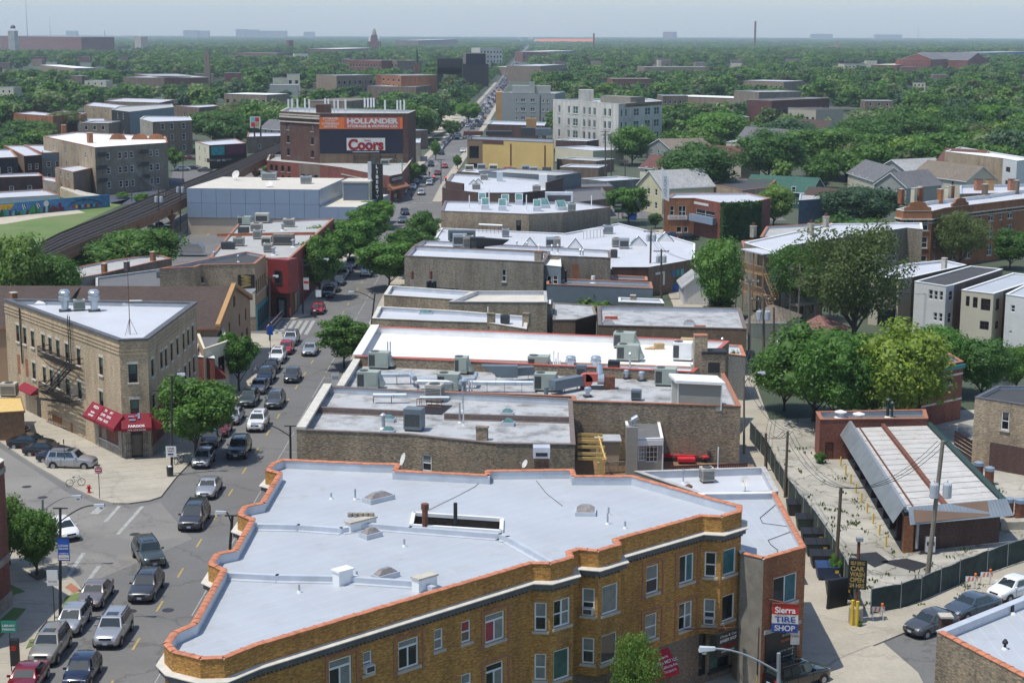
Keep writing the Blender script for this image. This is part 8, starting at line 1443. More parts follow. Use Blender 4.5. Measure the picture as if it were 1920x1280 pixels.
def far_block(nm,lb,cat,parts,Y):
 t=thing(nm,lb,cat,(PY(parts[0][1],parts[0][3],Y).x,Y,0))
 for pn,x0,x1,yt,z0,dp,m in parts:
  a,b=PY(x0,yt,Y),PY(x1,yt,Y);
  if dp<0: MB(m).lathe(((a.x+b.x)/2,Y,z0),[((b.x-a.x)/2,0),((b.x-a.x)/2*.9,(a.z-z0)*.55),((b.x-a.x)/2*.5,(a.z-z0)*.88),(.1,a.z-z0)],10).B(pn,t)
  else: MB(m).box(((a.x+b.x)/2,Y,z0),(b.x-a.x,dp,a.z-z0)).B(pn,t)
 return t
far_block('church','twin-domed brown church with a tall central spire on the skyline','church',[('tower',696,707,66,0,12,'far_brick_red'),('spire',697,706,53,28,-1,'limestone'),('dome',691,696,69,20,-1,WP_),('dome',707,712,69,20,-1,WP_),('nave',690,713,78,0,30,'far_brick_red')],3500)
far_block('factory_tower','white and dark clock-like tower rising over the far factory','tower',[('shaft',18,30,58,0,20,'white_brick'),('cap',19,29,47,45,-1,'dark_metal')],2600)
far_block('green_steeple','slim green copper church steeple before the brick flats','church',[('spire',778,785,90,8,-1,'green_shingle'),('tower',777,786,118,0,8,'far_brick_red')],1150);far_block('brick_smokestack','tall square tan brick chimney above the trees','chimney',[('stack',383,393,97,0,5,'far_brick_tan')],1230)
far_block('industrial_smokestack','lone tall red and white smokestack on the horizon','chimney',[('stack',1415,1418,40,0,8,'far_brick_red')],4300);far_block('thin_smokestack','short dark smokestack right of the orange roof','chimney',[('stack',1112,1115,63,0,6,'far_brick_red')],3900);far_block('dark_billboards','group of tall black and navy billboards left of the avenue','billboard',[('board',820,867,110,14,3,BP),('board',820,867,127,6,3,'navy_wall'),('board',868,916,120,6,3,BP),('board',874,910,101,20,3,'navy_wall'),('wall',868,912,99,14,2,'limestone')],1090)
far_block('water_tower','small round water tower on the left horizon','tower',[('bulb',193,197,55,20,-1,WP_),('leg',194,196,62,0,2,'grey_coping')],7000);far_block('domed_school','distant domed school with a small tower','school',[('hall',1541,1588,88,0,30,'far_brick_tan'),('tower',1566,1572,78,10,8,'limestone')],3600)
for i,(x,yt,Y) in enumerate(((48,-4,6500),(93,33,8200),(1722,49,9000))): q=PY(x,yt,Y);tag(MB('steel').tube((q.x,Y,0),q,2.2,.8,4).B('radio_mast',None),('tallest thin radio mast at the far left','shorter thin radio mast at the far left','hazy radio mast on the right horizon')[i],'mast')
for i,(x0,x1,yt) in enumerate(((345,372,57),(375,392,58),(443,462,55),(462,485,56),(487,538,58),(125,145,58),(570,590,60),(1520,1560,64),(1640,1690,65))): far_block('skyline_block','hazy pale tower block on the horizon, %s from the left'%('second','third','fourth','fifth','sixth','first','seventh','eighth','last')[i],'tower block',[('block',x0,x1,yt,0,60,'limestone')],11500+i*150)
for i,(x,y,x1,y1,h,r_,wl_,rf,lb,e) in enumerate(((1010,79,1118,79,7,12,'cream_wall','orange_tiles','low mall with a long bright orange roof near the horizon',0),(1755,113,1800,112,12,7,'red_brick','grey_shingle','left steep dark roof of the red brick school',0),(1815,113,1850,112,12,8,'red_brick','grey_shingle','right steep dark roof and gable of the red brick school',1),(1640,318,1706,325,6,3,'sage_siding','pale_shingle','pale house between the grey dormered houses',1),(1830,330,1866,336,5,3,'cream_siding','tan_shingle','small gabled house before the brick side of the white block',1),(1590,322,1640,338,5,3.2,'cream_siding','grey_shingle','grey-roofed dormered house with white trim left in the cluster',0),(1640,345,1700,350,5.5,3,'sage_siding','grey_shingle','sage and grey gabled house with a satellite dish',1),(1712,325,1812,338,6,3.2,'cream_siding','tan_shingle','wide house with a long brown-grey roof and skylights',0),(1757,301,1832,306,8.4,3,'cream_siding','redbrown_shingle','white house with a red-brown roof and four windows',0),(1500,378,1570,383,4,3.,'tan_siding','brown_shingle','brown-roofed bungalow between the trees',0),(1395,353,1520,360,4,3,'green_shingle','green_shingle','green-roofed house with a gable window',0),(1196,345,1242,352,6,3.5,'yellow_siding','pale_shingle','pale yellow house with a white-grey gable roof by the alley',1),(1200,312,1262,318,5,3,'cream_wall','redbrown_shingle','cream bungalow with a dark red hip roof',0),(1212,275,1262,283,6,3,'grey_siding','tan_shingle','grey gabled house half hidden by trees behind the white block',1),(1380,262,1490,270,7,4,'grey_siding','grey_shingle','big grey-roofed house with several gables among the trees',0),(1300,292,1390,298,6,3,'tan_siding','redbrown_shingle','brown-roofed house beyond the dark round tree',0),(1470,238,1545,242,6,3,'cream_siding','brown_shingle','long cream house with brown roof in the trees',0),(488,240,535,243,6,3,'cream_siding','grey_shingle','grey-roofed dormered house left of the storage warehouse',0))):
 a,b=P(x,y,h).to_2d(),P(x1,y1,h).to_2d();d=(b-a).normalized();q=VV(-d.y,d.x);q=q if q.y>0 else -q;dp=(9 if e==0 else 14)*(1 if a.y<900 else 5);c=[a,b,b+q*dp,a+q*dp]
 if e: c=c[1:]+c[:1]
 house('frame_house',lb,'house',c,h,r_,wl_,rf,wins=[gw(0 if not e else 3,(.2,.45,.75),(1.,3.6) if h<6 else (1.,4.),1.1,1.5)])
fb('white_modern_block','four-storey white modern block with small dark windows at the right',AB,[(1772,284),(1881,297),(1907,302),(1940,298),(1800,276)],11.,[CBP,'white_siding','white_siding'],'white_roof',[(0,1884,1893,309,316,dict(style='dh2',frame=BP,sill=None)),gw(1,(.4,),(1.5,4.8,8.),2.6,1.2,frame=BP)],cap=WP_)
for k in range(42):
 y=sqrt(R.uniform(480**2,2300**2));x=R.uniform(-.33,.33)*y
 if abs(x-cx(y))<30 or (x<0 and y<600) or (0<x<90 and y<620): continue
 bx.append((x,y))
bx.sort(key=lambda p:atan2(p[0],p[1]))
for k,(x,y) in enumerate(bx):
 w,dp,h=R.uniform(8,17),R.uniform(9,16),R.uniform(6.5,8.5);t_=R.uniform(-.25,.25);X,Y_=ax_(t_);a=VV(x,y);X,Y_=X.to_2d(),Y_.to_2d();wn,rn_=(('far_brick_tan','tan'),('far_brick_red','red-brown'),('cream_wall','cream'),('brown_brick','brown'))[k%4],((SRB,'pale'),('white_roof','white'),('grey_roof','grey'))[k%3]
 bld('flat_roofed_house','%s flat-roofed house with a %s roof, %s from the left among the %s treetops'%(wn[1],rn_[1],O2[k%39],'nearer' if y<1300 else 'farther'),'house',[a,a+X*w,a+X*w+Y_*dp,a+Y_*dp],h,wn[0],rn_[0],.3,'grey_coping',.4,[('g',0,(.2,.5,.8),(2,5),1.2,1.6,dict(style='pic',sill=None))] if y<1200 else (),world=True)
# ================================================================ trees
BL=[]
for o in S.objects:
 if o.type=='MESH' and o.parent and o.name.split('.')[0] in('wall','roof','deck','shop_front'):
  a=ORG[o.name];n=len(o.data.vertices);v=np.empty(n*3);o.data.vertices.foreach_get('co',v);v=v.reshape(-1,3)+np.array(a);BL.append((v[:,0].min(),v[:,0].max(),v[:,1].min(),v[:,1].max()))
BL=np.array(BL)
def blocked(x,y,r): return bool(((BL[:,0]-r<x)&(x<BL[:,1]+r)&(BL[:,2]-r<y)&(y<BL[:,3]+r)).any())
T=treepx;SG='street trees along the avenue'
for a in ((368,862,697,118,'street_1','leaf_mid','large bright honey locust by the wedge building door'),(448,735,618,62,'street_2','leaf_bright','small honey locust before the tan hall'),(645,690,590,90,'street_3','leaf_mid','honey locust overhanging the avenue beside the white roof'),(620,520,420,85,'street_2','leaf_bright','left honey locust by the dark red building'),(655,500,405,90,'street_1','leaf_bright','second honey locust by the dark red building'),(690,470,385,75,'street_3','leaf_bright','third honey locust toward the bank'),(705,430,372,60,'street_2','leaf_bright','honey locust in front of the bank corner'),(600,560,440,70,'street_3','leaf_mid','dark honey locust against the red wall'),(730,545,445,95,'street_1','leaf_bright','large locust leaning over the avenue on the right kerb'),(765,520,425,80,'street_3','leaf_mid','locust beside the grey-brick shop front'),(795,480,392,55,'street_2','leaf_mid','smaller locust by the crossing on the right kerb'),(770,350,302,28,'street_1','leaf_mid','first small tree past the curved red shop'),(785,340,305,26,'street_2','leaf_mid','second small tree past the curved red shop'),(817,300,262,16,'street_3','leaf_bright','slim young tree by the far parked cars'),(846,262,222,28,'street_1','leaf_mid','round tree by the vacant lot'),(878,235,190,38,'street_2','leaf_bright','street tree beyond the vacant lot'),(858,318,290,14,'street_3','leaf_bright','small tree before the yellow building balcony')): T(a[0],a[1],a[2],a[3]*1.18,*a[4:],group=SG)
for a in ((70,1080,945,88,'near_4','leaf_mid','rounded maple in the planting bed at lower left'),(18,1060,922,75,'near_5','leaf_fresh','yellowish tree cut by the left edge'),(1190,1400,1166,85,'open_1','leaf_fresh','wispy young elm in front of the brick facade'),(1525,790,600,180,'near_1','leaf_mid','large dark green tree left of the yellow-green one'),(1470,770,640,110,'near_3','leaf_mid','green tree overhanging the alley fence'),(1690,815,592,175,'near_2','leaf_yellow','huge yellow-green tree with clustered tufts'),(1620,800,640,130,'near_6','leaf_fresh','fresh green tree in the middle of the clump'),(1575,810,610,150,'near_3','leaf_bright','broad bright tree merging the left and yellow-green crowns'),(1760,740,600,120,'near_4','leaf_bright','bright green tree behind the yellow-green one'),(1840,745,625,110,'near_5','leaf_dark','dark leafy tree before the cream house'),(1905,735,640,70,'near_3','leaf_mid','tree below the wide-board house at the right edge'),(1600,650,385,195,'open_2','leaf_olive','great olive elm with a leaning pale limb'),(1500,600,440,120,'open_1','leaf_mid','left arm of the elm over the porches'),(1345,600,432,92,'near_6','leaf_mid','round-topped catalpa beside the garage'),(1798,510,385,95,'open_1','leaf_olive','feathery olive tree before the orange flats'),(1893,505,425,75,'near_2','leaf_mid','round tree at the right edge before the orange flats'),(1305,385,262,150,'near_1','leaf_dark','very large dark round tree behind the corner shop'),(1178,420,345,78,'street_1','leaf_bright','bright round tree behind the small black sign'),(1185,310,230,78,'near_4','leaf_bright','bright tree in front of the white block'),(1228,428,396,28,'mid_1','leaf_dark','small dark tree in the shop car park'),(1450,425,340,80,'near_5','leaf_fresh','airy bright tree rising over the ivy wall'),(1385,440,372,70,'mid_2','leaf_dark','dark bushy tree against the ivy wall'),(1620,430,345,130,'near_3','leaf_blue','blue-green tree left of the orange flats'),(1570,420,350,80,'mid_1','leaf_blue','smaller blue-green tree beside the blue-clad shed'),(1842,350,298,42,'cone_1','leaf_mid','conical tree before the white modern block'),(1440,345,238,135,'near_2','leaf_dark','tall dark tree behind the corner shop roofs'),(1535,335,228,140,'near_6','leaf_mid','broad tree behind the brown bungalow'),(1625,312,215,125,'near_4','leaf_dark','dark tree behind the sage gabled house'),(1345,290,205,120,'near_3','leaf_bright','bright broad tree right of the white block'),(1480,300,215,110,'near_5','leaf_blue','blue-green tree by the grey gables'),(1700,285,205,130,'near_1','leaf_mid','big tree behind the brown-grey roofs'),(1125,595,545,85,'mid_3','leaf_fresh','yellowish shrub tree between the roofs'),(1068,585,548,45,'mid_1','leaf_mid','low green shrub beside the clapboard tower'),(1120,275,240,30,'mid_2','leaf_mid','small tree at the corner of the white block'),(1033,250,224,26,'mid_3','leaf_dark','dark tree between grey and white blocks'),(1350,600,558,60,'mid_2','leaf_dark','clipped dark hedge bushes by the garage'),(35,625,425,120,'near_5','leaf_fresh','leafy tree with yellow-green tips at the left edge'),(105,620,468,95,'near_3','leaf_mid','green tree before the tracks at the left'),(190,522,445,140,'near_2','leaf_mid','green tree left of the spruce'),(268,522,420,135,'near_4','leaf_mid','green tree right of the spruce'),(235,520,428,24,'cone_1','leaf_blue','narrow blue-grey spruce before the tracks'),(265,388,358,30,'mid_1','leaf_bright','small bright tree in front of the parking lot'),(328,320,275,40,'mid_3','leaf_mid','green tree at the corner of the courtyard flats'),(482,335,318,16,'mid_2','leaf_mid','small bush before the red brick shops'),(615,345,322,20,'mid_1','leaf_mid','little tree before the red shops canopy'),(55,275,222,100,'near_1','leaf_mid','large tree behind the porch flats'),(125,250,205,70,'near_4','leaf_olive','olive willow before the white-roofed rows'),(400,268,205,110,'near_3','leaf_mid','broad tree behind the stone-front flats'),(450,250,190,90,'near_2','leaf_olive','grey-green tree right of the plain brick block'),(185,215,180,20,'cone_1','leaf_dark','dark pointed conifer left of the blue-grey house')): T(*a)
for i,(x,y,w,h) in enumerate(((1567,1085,26,55),(1840,905,10,12),(1610,1175,14,14),(1537,868,22,24),(1375,740,30,90),(232,372,30,12),(500,322,18,12))): T(x,y,y-h,w,'mid_%d'%(i%3+1),'leaf_bright',('climbing weed tree by the blue dumpster','weed tuft in the yard behind the car wash','weeds at the foot of the car wash sign','green bush by the brick equipment block','vine-covered sapling by the brick bulkhead','bush by the parking lot fence','bush before the red brick shops')[i],cat='bush',name='bush',trunk=False,lift=0)
# keep-clear windows on the sight lines to things the photograph shows
KEEP=[(766,205,860,262,550,0),(870,100,985,340,9e9,1),(860,185,930,240,9e9,1),(1050,255,1140,345,600,0)]
for o in S.objects:
 if o.type=='EMPTY' and o.parent is None and o.get('category') in(AB,'building','house','school','factory','bank','warehouse','church','tower','chimney','billboard',SB,'hall','mall','tower block','sign'):
  q=np.array([tuple(o.location+Ve(c)) for ch in o.children if ch.type=='MESH' for c in ch.bound_box]);
  if len(q)<8: continue
  y0=q[:,1].min();zt=q[:,2].max();w=[proj(p) for p in q];xs=[u for u,v in w];top=min(v for u,v in w);bot=proj((0,y0,0))[1];KEEP.append((min(xs),top,max(xs),top+(bot-top)*(.5 if y0<700 else .32),y0,0))
def clear(x,y,ht,r):
 a=proj((x-r,y,ht*.25));b=proj((x+r,y,ht));x0,x1,y0,y1=a[0],b[0],b[1],a[1]
 return not any(y<q[4]+4 and x1>q[0]+2 and x0<q[2]-2 and y1>q[1]+1 and y0<q[3]-1 for q in KEEP if not(q[5] and x<cx(y)))
rn=np.random.RandomState(11);pts_=[]
mats=('leaf_mid','leaf_mid','leaf_dark','leaf_dark','leaf_bright','leaf_olive','leaf_blue','leaf_mid','leaf_dark','leaf_mid','leaf_fresh','leaf_blossom')
def scatter(y0,y1,n,rlo,rhi,chk=True):
 for _ in range(n):
  y=sqrt(rn.uniform(y0*y0,y1*y1));x=rn.uniform(-.345,.345)*y;r=rn.uniform(rlo,rhi);h=min(17,r*rn.uniform(1.7,2.6)) if rhi<10 else rn.uniform(12,16)
  if cx(y)-(9 if y<2500 else 5)-r*.6<x<max(cx(y),.003*y if y<2600 else -99)+(10 if y<2500 else 6)+r*.6 or blocked(x,y,r*.7): continue
  if (x<0 and y<360) or (x>0 and (y<255 or (x<34 and y<560))) or (110<y<420 and 20<x<60 and y<330) or (-150<x<-30 and 330<y<530): continue
  if chk and not clear(x,y,h,r): continue
  pts_.append((x,y,h,r,int(rn.randint(len(mats)))))
scatter(240,700,3000,4.,7.);scatter(700,1500,5200,4.,7.5);scatter(1500,3200,14000,5,8.5);scatter(3200,6500,16000,9,15);scatter(6500,15000,9000,25,45)
for Y in range(770,3000,24): pts_+= [(cx(Y)-11,Y,9,4,Y%5)]
# thin crowds standing in one another
pts_.sort(key=lambda p:p[1]);cell={};kept=[]
for p in pts_:
 k=max(4.2,p[3]*.95) if p[1]<3200 else p[3];c=(int(p[0]//k),int(p[1]//k),int(p[3]>10));
 if cell.get(c,0)>=1: continue
 cell[c]=1;kept.append(p)
big=sorted(kept,key=lambda p:-p[3]/p[1])[:225];ids={id(p) for p in big}
LM=[(60,270,'behind the porch flats'),(150,150,'left of the school'),(300,170,'before the striped school'),(388,130,'around the square brick chimney'),(450,200,'behind the pink billboard'),(530,190,'around the pale cube building'),(600,150,'left of the tan flats'),(590,190,'behind the storage tower'),(690,110,'behind the red brick flats'),(860,160,'behind the vacant lot'),(1060,130,'right of the far avenue'),(1160,180,'behind the white block'),(1240,300,'right of the white block'),(1330,230,'between the white block and the grey gables'),(1400,240,'before the grey gabled house'),(1560,230,'behind the frame houses'),(1500,310,'around the green-roofed house'),(1700,230,'behind the brown-roofed houses'),(1850,250,'behind the white modern block'),(1800,160,'before the red school'),(1350,150,'among the tan rows'),(1600,160,'left of the red school'),(230,110,'before the factory'),(1900,200,'at the right edge beyond the houses'),(60,180,'at the left edge beyond the rows')]
grp={}
for p in big:
 u,v=proj((p[0],p[1],p[2]*.6));j=min(range(len(LM)),key=lambda k:(LM[k][0]-u)**2+4*(LM[k][1]-v)**2);grp.setdefault(j,[]).append((u,p))
DS={'leaf_mid':'green','leaf_dark':'dark green','leaf_bright':'bright green','leaf_olive':'olive','leaf_blue':'blue-green','leaf_fresh':'yellow-green','leaf_blossom':'pale blossoming'}
for j,l in grp.items():
 l.sort(key=lambda q:q[0]);cnt={}
 for u,p in l:
  m=mats[p[4]];k=cnt.get(m,0);cnt[m]=k+1;o_=O2[k]
  tree(p[0],p[1],p[2],p[3],('mid_%d' if p[1]<1000 else 'far_%d')%(1+(k+j)%4),m,'%s %s tree from the left %s'%(o_,DS[m],LM[j][2]),'trees across the neighbourhood')
rest=[p for p in kept if id(p) not in ids]
col=bpy.data.collections.new('crowns')
for k in range(4):
 for m in mats: o=OBJ.new('crown_shape',crown('far_%d'%(k+1)));col.objects.link(o);o.material_slots[0].link='OBJECT';o.material_slots[0].material=M[m]
me=bpy.data.meshes.new('far_trees');me.from_pydata([(p[0],p[1],p[2]*.22 if p[1]<3200 else 0) for p in rest],[],[])
a=me.attributes.new('sc','FLOAT_VECTOR','POINT');a.data.foreach_set('vector',np.array([(p[3],p[3],p[2]*.78/1.5) for p in rest]).ravel());a=me.attributes.new('ix','INT','POINT');a.data.foreach_set('value',[int(rn.randint(4))*12+p[4] for p in rest]);a=me.attributes.new('rt','FLOAT','POINT');a.data.foreach_set('value',rn.uniform(0,6.28,len(rest)))
ob=OBJ.new('far_trees',me);C.objects.link(ob);ob['kind']='stuff';ob['label']='mass of treetops stretching away to the horizon'
ng=bpy.data.node_groups.new('treetops','GeometryNodeTree');ng.interface.new_socket('Geometry',in_out='INPUT',socket_type='NodeSocketGeometry');ng.interface.new_socket('Geometry',in_out='OUTPUT',socket_type='NodeSocketGeometry')
gi=ng.nodes.new('NodeGroupInput');go=ng.nodes.new('NodeGroupOutput');ip=ng.nodes.new('GeometryNodeInstanceOnPoints');ci=ng.nodes.new('GeometryNodeCollectionInfo');SV(ci.inputs[0],col);SV(ci.inputs['Separate Children'],True);SV(ci.inputs['Reset Children'],True);L_=ng.links
def na(n,t): a=ng.nodes.new('GeometryNodeInputNamedAttribute');a.data_type=t;SV(a.inputs[0],n);return a.outputs[0]
cb_=ng.nodes.new('ShaderNodeCombineXYZ');L_.new(na('rt','FLOAT'),cb_.inputs[2]);er=ng.nodes.new('FunctionNodeEulerToRotation');L_.new(cb_.outputs[0],er.inputs[0])
L_.new(gi.outputs[0],ip.inputs['Points']);L_.new(ci.outputs[0],ip.inputs['Instance']);SV(ip.inputs['Pick Instance'],True);L_.new(na('ix','INT'),ip.inputs['Instance Index']);L_.new(na('sc','FLOAT_VECTOR'),ip.inputs['Scale']);L_.new(er.outputs[0],ip.inputs['Rotation']);L_.new(ip.outputs[0],go.inputs[0]);ob.modifiers.new('treetops','NODES').node_group=ng
# ================================================================ street furniture
def pole(x,yb,yt,r,label,xt=None,mat='pole_wood',z0=0,arms=0,cans=0,w=2.4,name='utility_pole',cat='utility pole',base=None,top=None,canz=1.6,group=None):
 b=Ve(base) if base else P(x,yb,z0);q=Ve(top) if top else PY(xt or x,yt,b.y);t=thing(name,label,cat,b[:],group);MB(mat).tube(b,q,r,r*.75,8).B('post',t)
 for k in range(arms): z=q-Z*(.4+.9*k);MB(mat).pb(z+VV(-w/2,-.06,0),(w,0,0),(0,.12,0),Z*.14).B('crossarm',t); [MB('pale_stone').lathe(z+VV(d,0,.14),[(.06,0),(.05,.16)],6).B('insulator',t) for d in (-w*.45,-w*.2,w*.2,w*.45)]
 for k in range(cans): s_=-1 if k==0 else 1;c=q+VV(s_*.48,-.1,-canz-1.1);MB('transformer_grey').lathe(c,[(.3,0),(.34,.06),(.34,1.0),(.28,1.12)],12).tube(c+Z*1.1,c+Z*1.35,.05,n=5).B('transformer',t)
 TOPS[label]=q;return t,b,q
TOPS={}
def lamp(x,yb,yt,label,dx,mat='dark_metal',armh=.4,z0=0,base=None,top=None,al=None,cross=True,group='cobra-head street lamps'):
 t,b,q=pole(x,yb,yt,.12,label,mat=mat,name='street_lamp',cat='street lamp',base=base,top=top,group=group,z0=z0);n=8;d=VV(dx,0,0);pts=[q-Z*.9+d*(k/n)+Z*(1.1*sin(k/n*1.57)) for k in range(n+1)];MB(mat).path(pts,.05,5).B('arm',t);e=pts[-1];s=1 if dx>0 else -1
 MB('transformer_grey').add([e+Ve(v) for v in ((0,-.1,-.05),(0,.1,-.05),(s*.75,.17,-.12),(s*.75,-.17,-.12),(0,-.08,.08),(0,.08,.08),(s*.7,.12,.1),(s*.7,-.12,.1))],[(0,1,2,3),(7,6,5,4),(0,4,5,1),(1,5,6,2),(2,6,7,3),(3,7,4,0)]).B('lamp_head',t);MB('lamp_lens').lathe(e+VV(s*.5,0,-.25),[(.1,0),(.15,.1)],8).B('lens',t)
 if cross: MB(mat).pb(q+VV(-.5,-.05,-.05),(1.,0,0),(0,.1,0),Z*.08).B('crossarm',t)
 return t,b,q
lamp(113,1167,952,'black cobra lamp post with a blue banner at the near left corner',2.3);lamp(80,1062,935,'pale curved lamp post behind the maple at the near left corner',2.2,'steel',cross=False);lamp(0,0,0,'lamp post behind the left parapet of the silver roof',-.4,base=(-19.4,106,0),top=(-18.3,104.5,8.9));lamp(0,0,0,'lamp post beyond the silver roof with its arm over the white car',-2.5,base=(-18.4,133,0),top=(-18.3,133,8.1));lamp(0,0,0,'lamp post by the curved parapet with its arm over the avenue',-2.6,base=(-18.2,205,0),top=P(703,550,7.9));lamp(568,590,488,'lamp post at the red oriel corner reaching over the avenue',3.0);lamp(404,702,645,'lamp post before the red awnings',3.0);lamp(322,890,705,'tall dark post at the wedge building corner with a one way sign',.5);lamp(845,375,337,'mast arm post at the far crossing',-4.2);lamp(754,372,300,'green lamp post beside the bank sign',-2.4,'green_paint');lamp(506,640,520,'slim dark post at the zebra crossing',.4);lamp(827,345,300,'lamp post by the stepped parapet',-2);lamp(1395,850,702,'thick wooden pole with a lamp arm by the roof deck fence',1.3,'pole_wood_pale',cross=False)
lamp(0,0,0,'large pale lamp arm rising into view at the bottom right',-2.9,'steel',base=(12.6,72,0),top=(12.2,71.5,12.3),cross=False)
pw_='utility poles of the neighbourhood'
for a,k in (((1738,1088,826,.2,'leaning wooden pole with two transformers before the car wash'),dict(xt=1768,cans=2,mat='pole_wood_pale',canz=3.2)),((1566,1086,913,.16,'wooden pole with a meter box beside the blue dumpster'),dict(xt=1577,arms=0)),((1472,932,808,.14,'wooden pole with a paper notice by the fence'),dict(xt=1477)),((1436,882,812,.16,'short thick wooden pole in the alley'),{}),((1405,690,523,.18,'bare grey pole at the alley mouth, left of the transformer pole'),dict(arms=1,mat='pole_wood_pale')),((1432,712,557,.18,'alley pole carrying a cluster of pale transformers'),dict(arms=1,cans=2,w=3)),((1451,680,576,.16,'green-tinged pole right of the transformer cluster'),{}),((1462,590,491,.16,'pole with double crossarms before the porches'),dict(arms=2,mat='pole_wood_pale',w=3)),((1378,578,478,.16,'grey pole beside the catalpa'),dict(xt=1385,mat='pole_wood_pale')),((1218,545,430,.18,'dark pole with paired transformers by the white roof corner'),dict(xt=1221,cans=2,arms=1,canz=.8)),((1240,562,467,.17,'pole with one long side arm and transformers'),dict(arms=1,cans=2,canz=1.)),((1602,640,529,.14,'pole among the rear yards under the elm'),dict(arms=1)),((1805,625,540,.16,'pole before the cream frame house'),dict(xt=1811,arms=1,cans=1)),((297,456,353,.16,'pole with two transformers in front of the tracks'),dict(arms=2,cans=2)),((338,434,349,.14,'pole with paired transformers beside the blue panel wall'),dict(cans=2,canz=.2)),((102,560,484,.16,'pole with crossarms left of the long low building'),dict(arms=2,cans=1)),((247,378,335,.12,'slim pole in the blue parking lot'),{}),((233,370,290,.12,'lamp-topped pole at the parking lot edge'),{}),((80,355,283,.12,'left pole before the porch flats'),{}),((101,345,285,.12,'pole between porch flats and annex'),dict(arms=1)),((150,352,292,.12,'pole at the courtyard flats corner'),dict(arms=1)),((343,350,285,.12,'pole at the corner by the small street'),{}),((1135,345,245,.2,'left pole of the alley line behind the yellow building'),dict(arms=2,cans=1)),((1146,330,250,.16,'right pole of the alley line behind the yellow building'),dict(arms=1)),((1172,345,300,.16,'pole before the cream bungalow'),dict(arms=1)),((948,300,205,.12,'x'),{})):
 if a[4]!='x': pole(*a,**dict(k,group=pw_))
def wire(a,b,sag,label,n=1,dz=0,dx=.4):
 o=thing('power_line',label,'wire',((a+b)/2)[:])
 for j in range(n):
  s_=VV(dx*(j-(n-1)/2),0,-dz*j);pts=[a.lerp(b,k/8)+s_-Z*(sag*4*(k/8)*(1-k/8)) for k in range(9)];MB('dark_metal').path(pts,.025,3).B('strand',o)
TT=list(TOPS.values());LBL=list(TOPS);K_=lambda s:next(TOPS[l] for l in LBL if s in l)
for a,b,s,n,lb in (('leaning wooden','meter box',1.2,3,'bundle of wires from the leaning pole to the blue dumpster pole'),('meter box','paper notice',1,3,'wires from the meter-box pole along the fence'),('paper notice','short thick',.6,3,'wires between the two short alley poles'),('paper notice','thick wooden pole with a lamp',1.,2,'wires to the roof deck lamp pole'),('thick wooden pole with a lamp','cluster of pale',1.5,3,'wires up the alley to the transformer cluster'),('cluster of pale','double crossarms',.6,4,'wires from the transformer cluster to the double crossarms'),('bare grey','cluster of pale',.5,2,'short wires at the alley mouth'),('double crossarms','rear yards',1.2,4,'long wires across the elm'),('rear yards','cream frame',1.2,3,'wires to the cream frame house pole'),('bare grey','beside the catalpa',1,2,'wires from the alley mouth to the catalpa pole'),('beside the catalpa','one long side arm',1.5,2,'wires past the garage'),('one long side arm','paired transformers by the white',.5,3,'wires between the paired transformer poles'),('paired transformers by the white','before the cream bungalow',1.5,2,'wires toward the cream bungalow'),('before the cream bungalow','left pole of the alley',1,3,'fan of wires in the alley behind the yellow building'),('front of the tracks','blue panel wall',.8,3,'wires over the railway to the blue wall'),('front of the tracks','parking lot edge',1,3,'white wire across the parking lot'),('parking lot edge','courtyard flats corner',1,2,'wire to the courtyard flats'),('front of the tracks','left of the long low',2,3,'wires along the tracks above the trees')): wire(K_(a),K_(b),s,lb,n)
# alley fence with green screen, gate line along the pavement
def screen(l,label,h=1.9,mat='screen_mesh',lab2=None):
 t=thing('screened_fence',label,'fence',P(*l[0])[:])
 for (a,b) in zip(l[:-1],l[1:]):
  a,b=P(*a),P(*b);n=max(1,round((b-a).length/2.6))
  for k in range(n):
   p,q=a.lerp(b,k/n),a.lerp(b,(k+1)/n);m=(p+q)/2+VV(R.uniform(-.07,.07),R.uniform(-.07,.07),0);h1,h2,h3=[h*R.uniform(.93,1.02) for _ in '123']
   MB(mat).add([p+Z*.05,m+Z*.05,q+Z*.05,p+Z*h1,m+Z*h2,q+Z*h3],[(0,1,4,3),(1,2,5,4)]).B('screen_panel',t);MB('steel').tube(p,p+Z*(h+.15),.04,n=5).B('post',t)
  MB('steel').tube(a+Z*h,b+Z*h,.025,n=4).B('rail',t)
screen([(1406,824),(1437,862),(1478,938),(1520,990),(1560,1050),(1594,1112),(1612,1158)],'sagging dark screened chain-link fence running along the alley');screen([(1632,1152),(1688,1141),(1726,1128),(1798,1096),(1850,1076),(1925,1050)],'dark green screened fence along the pavement before the car wash')
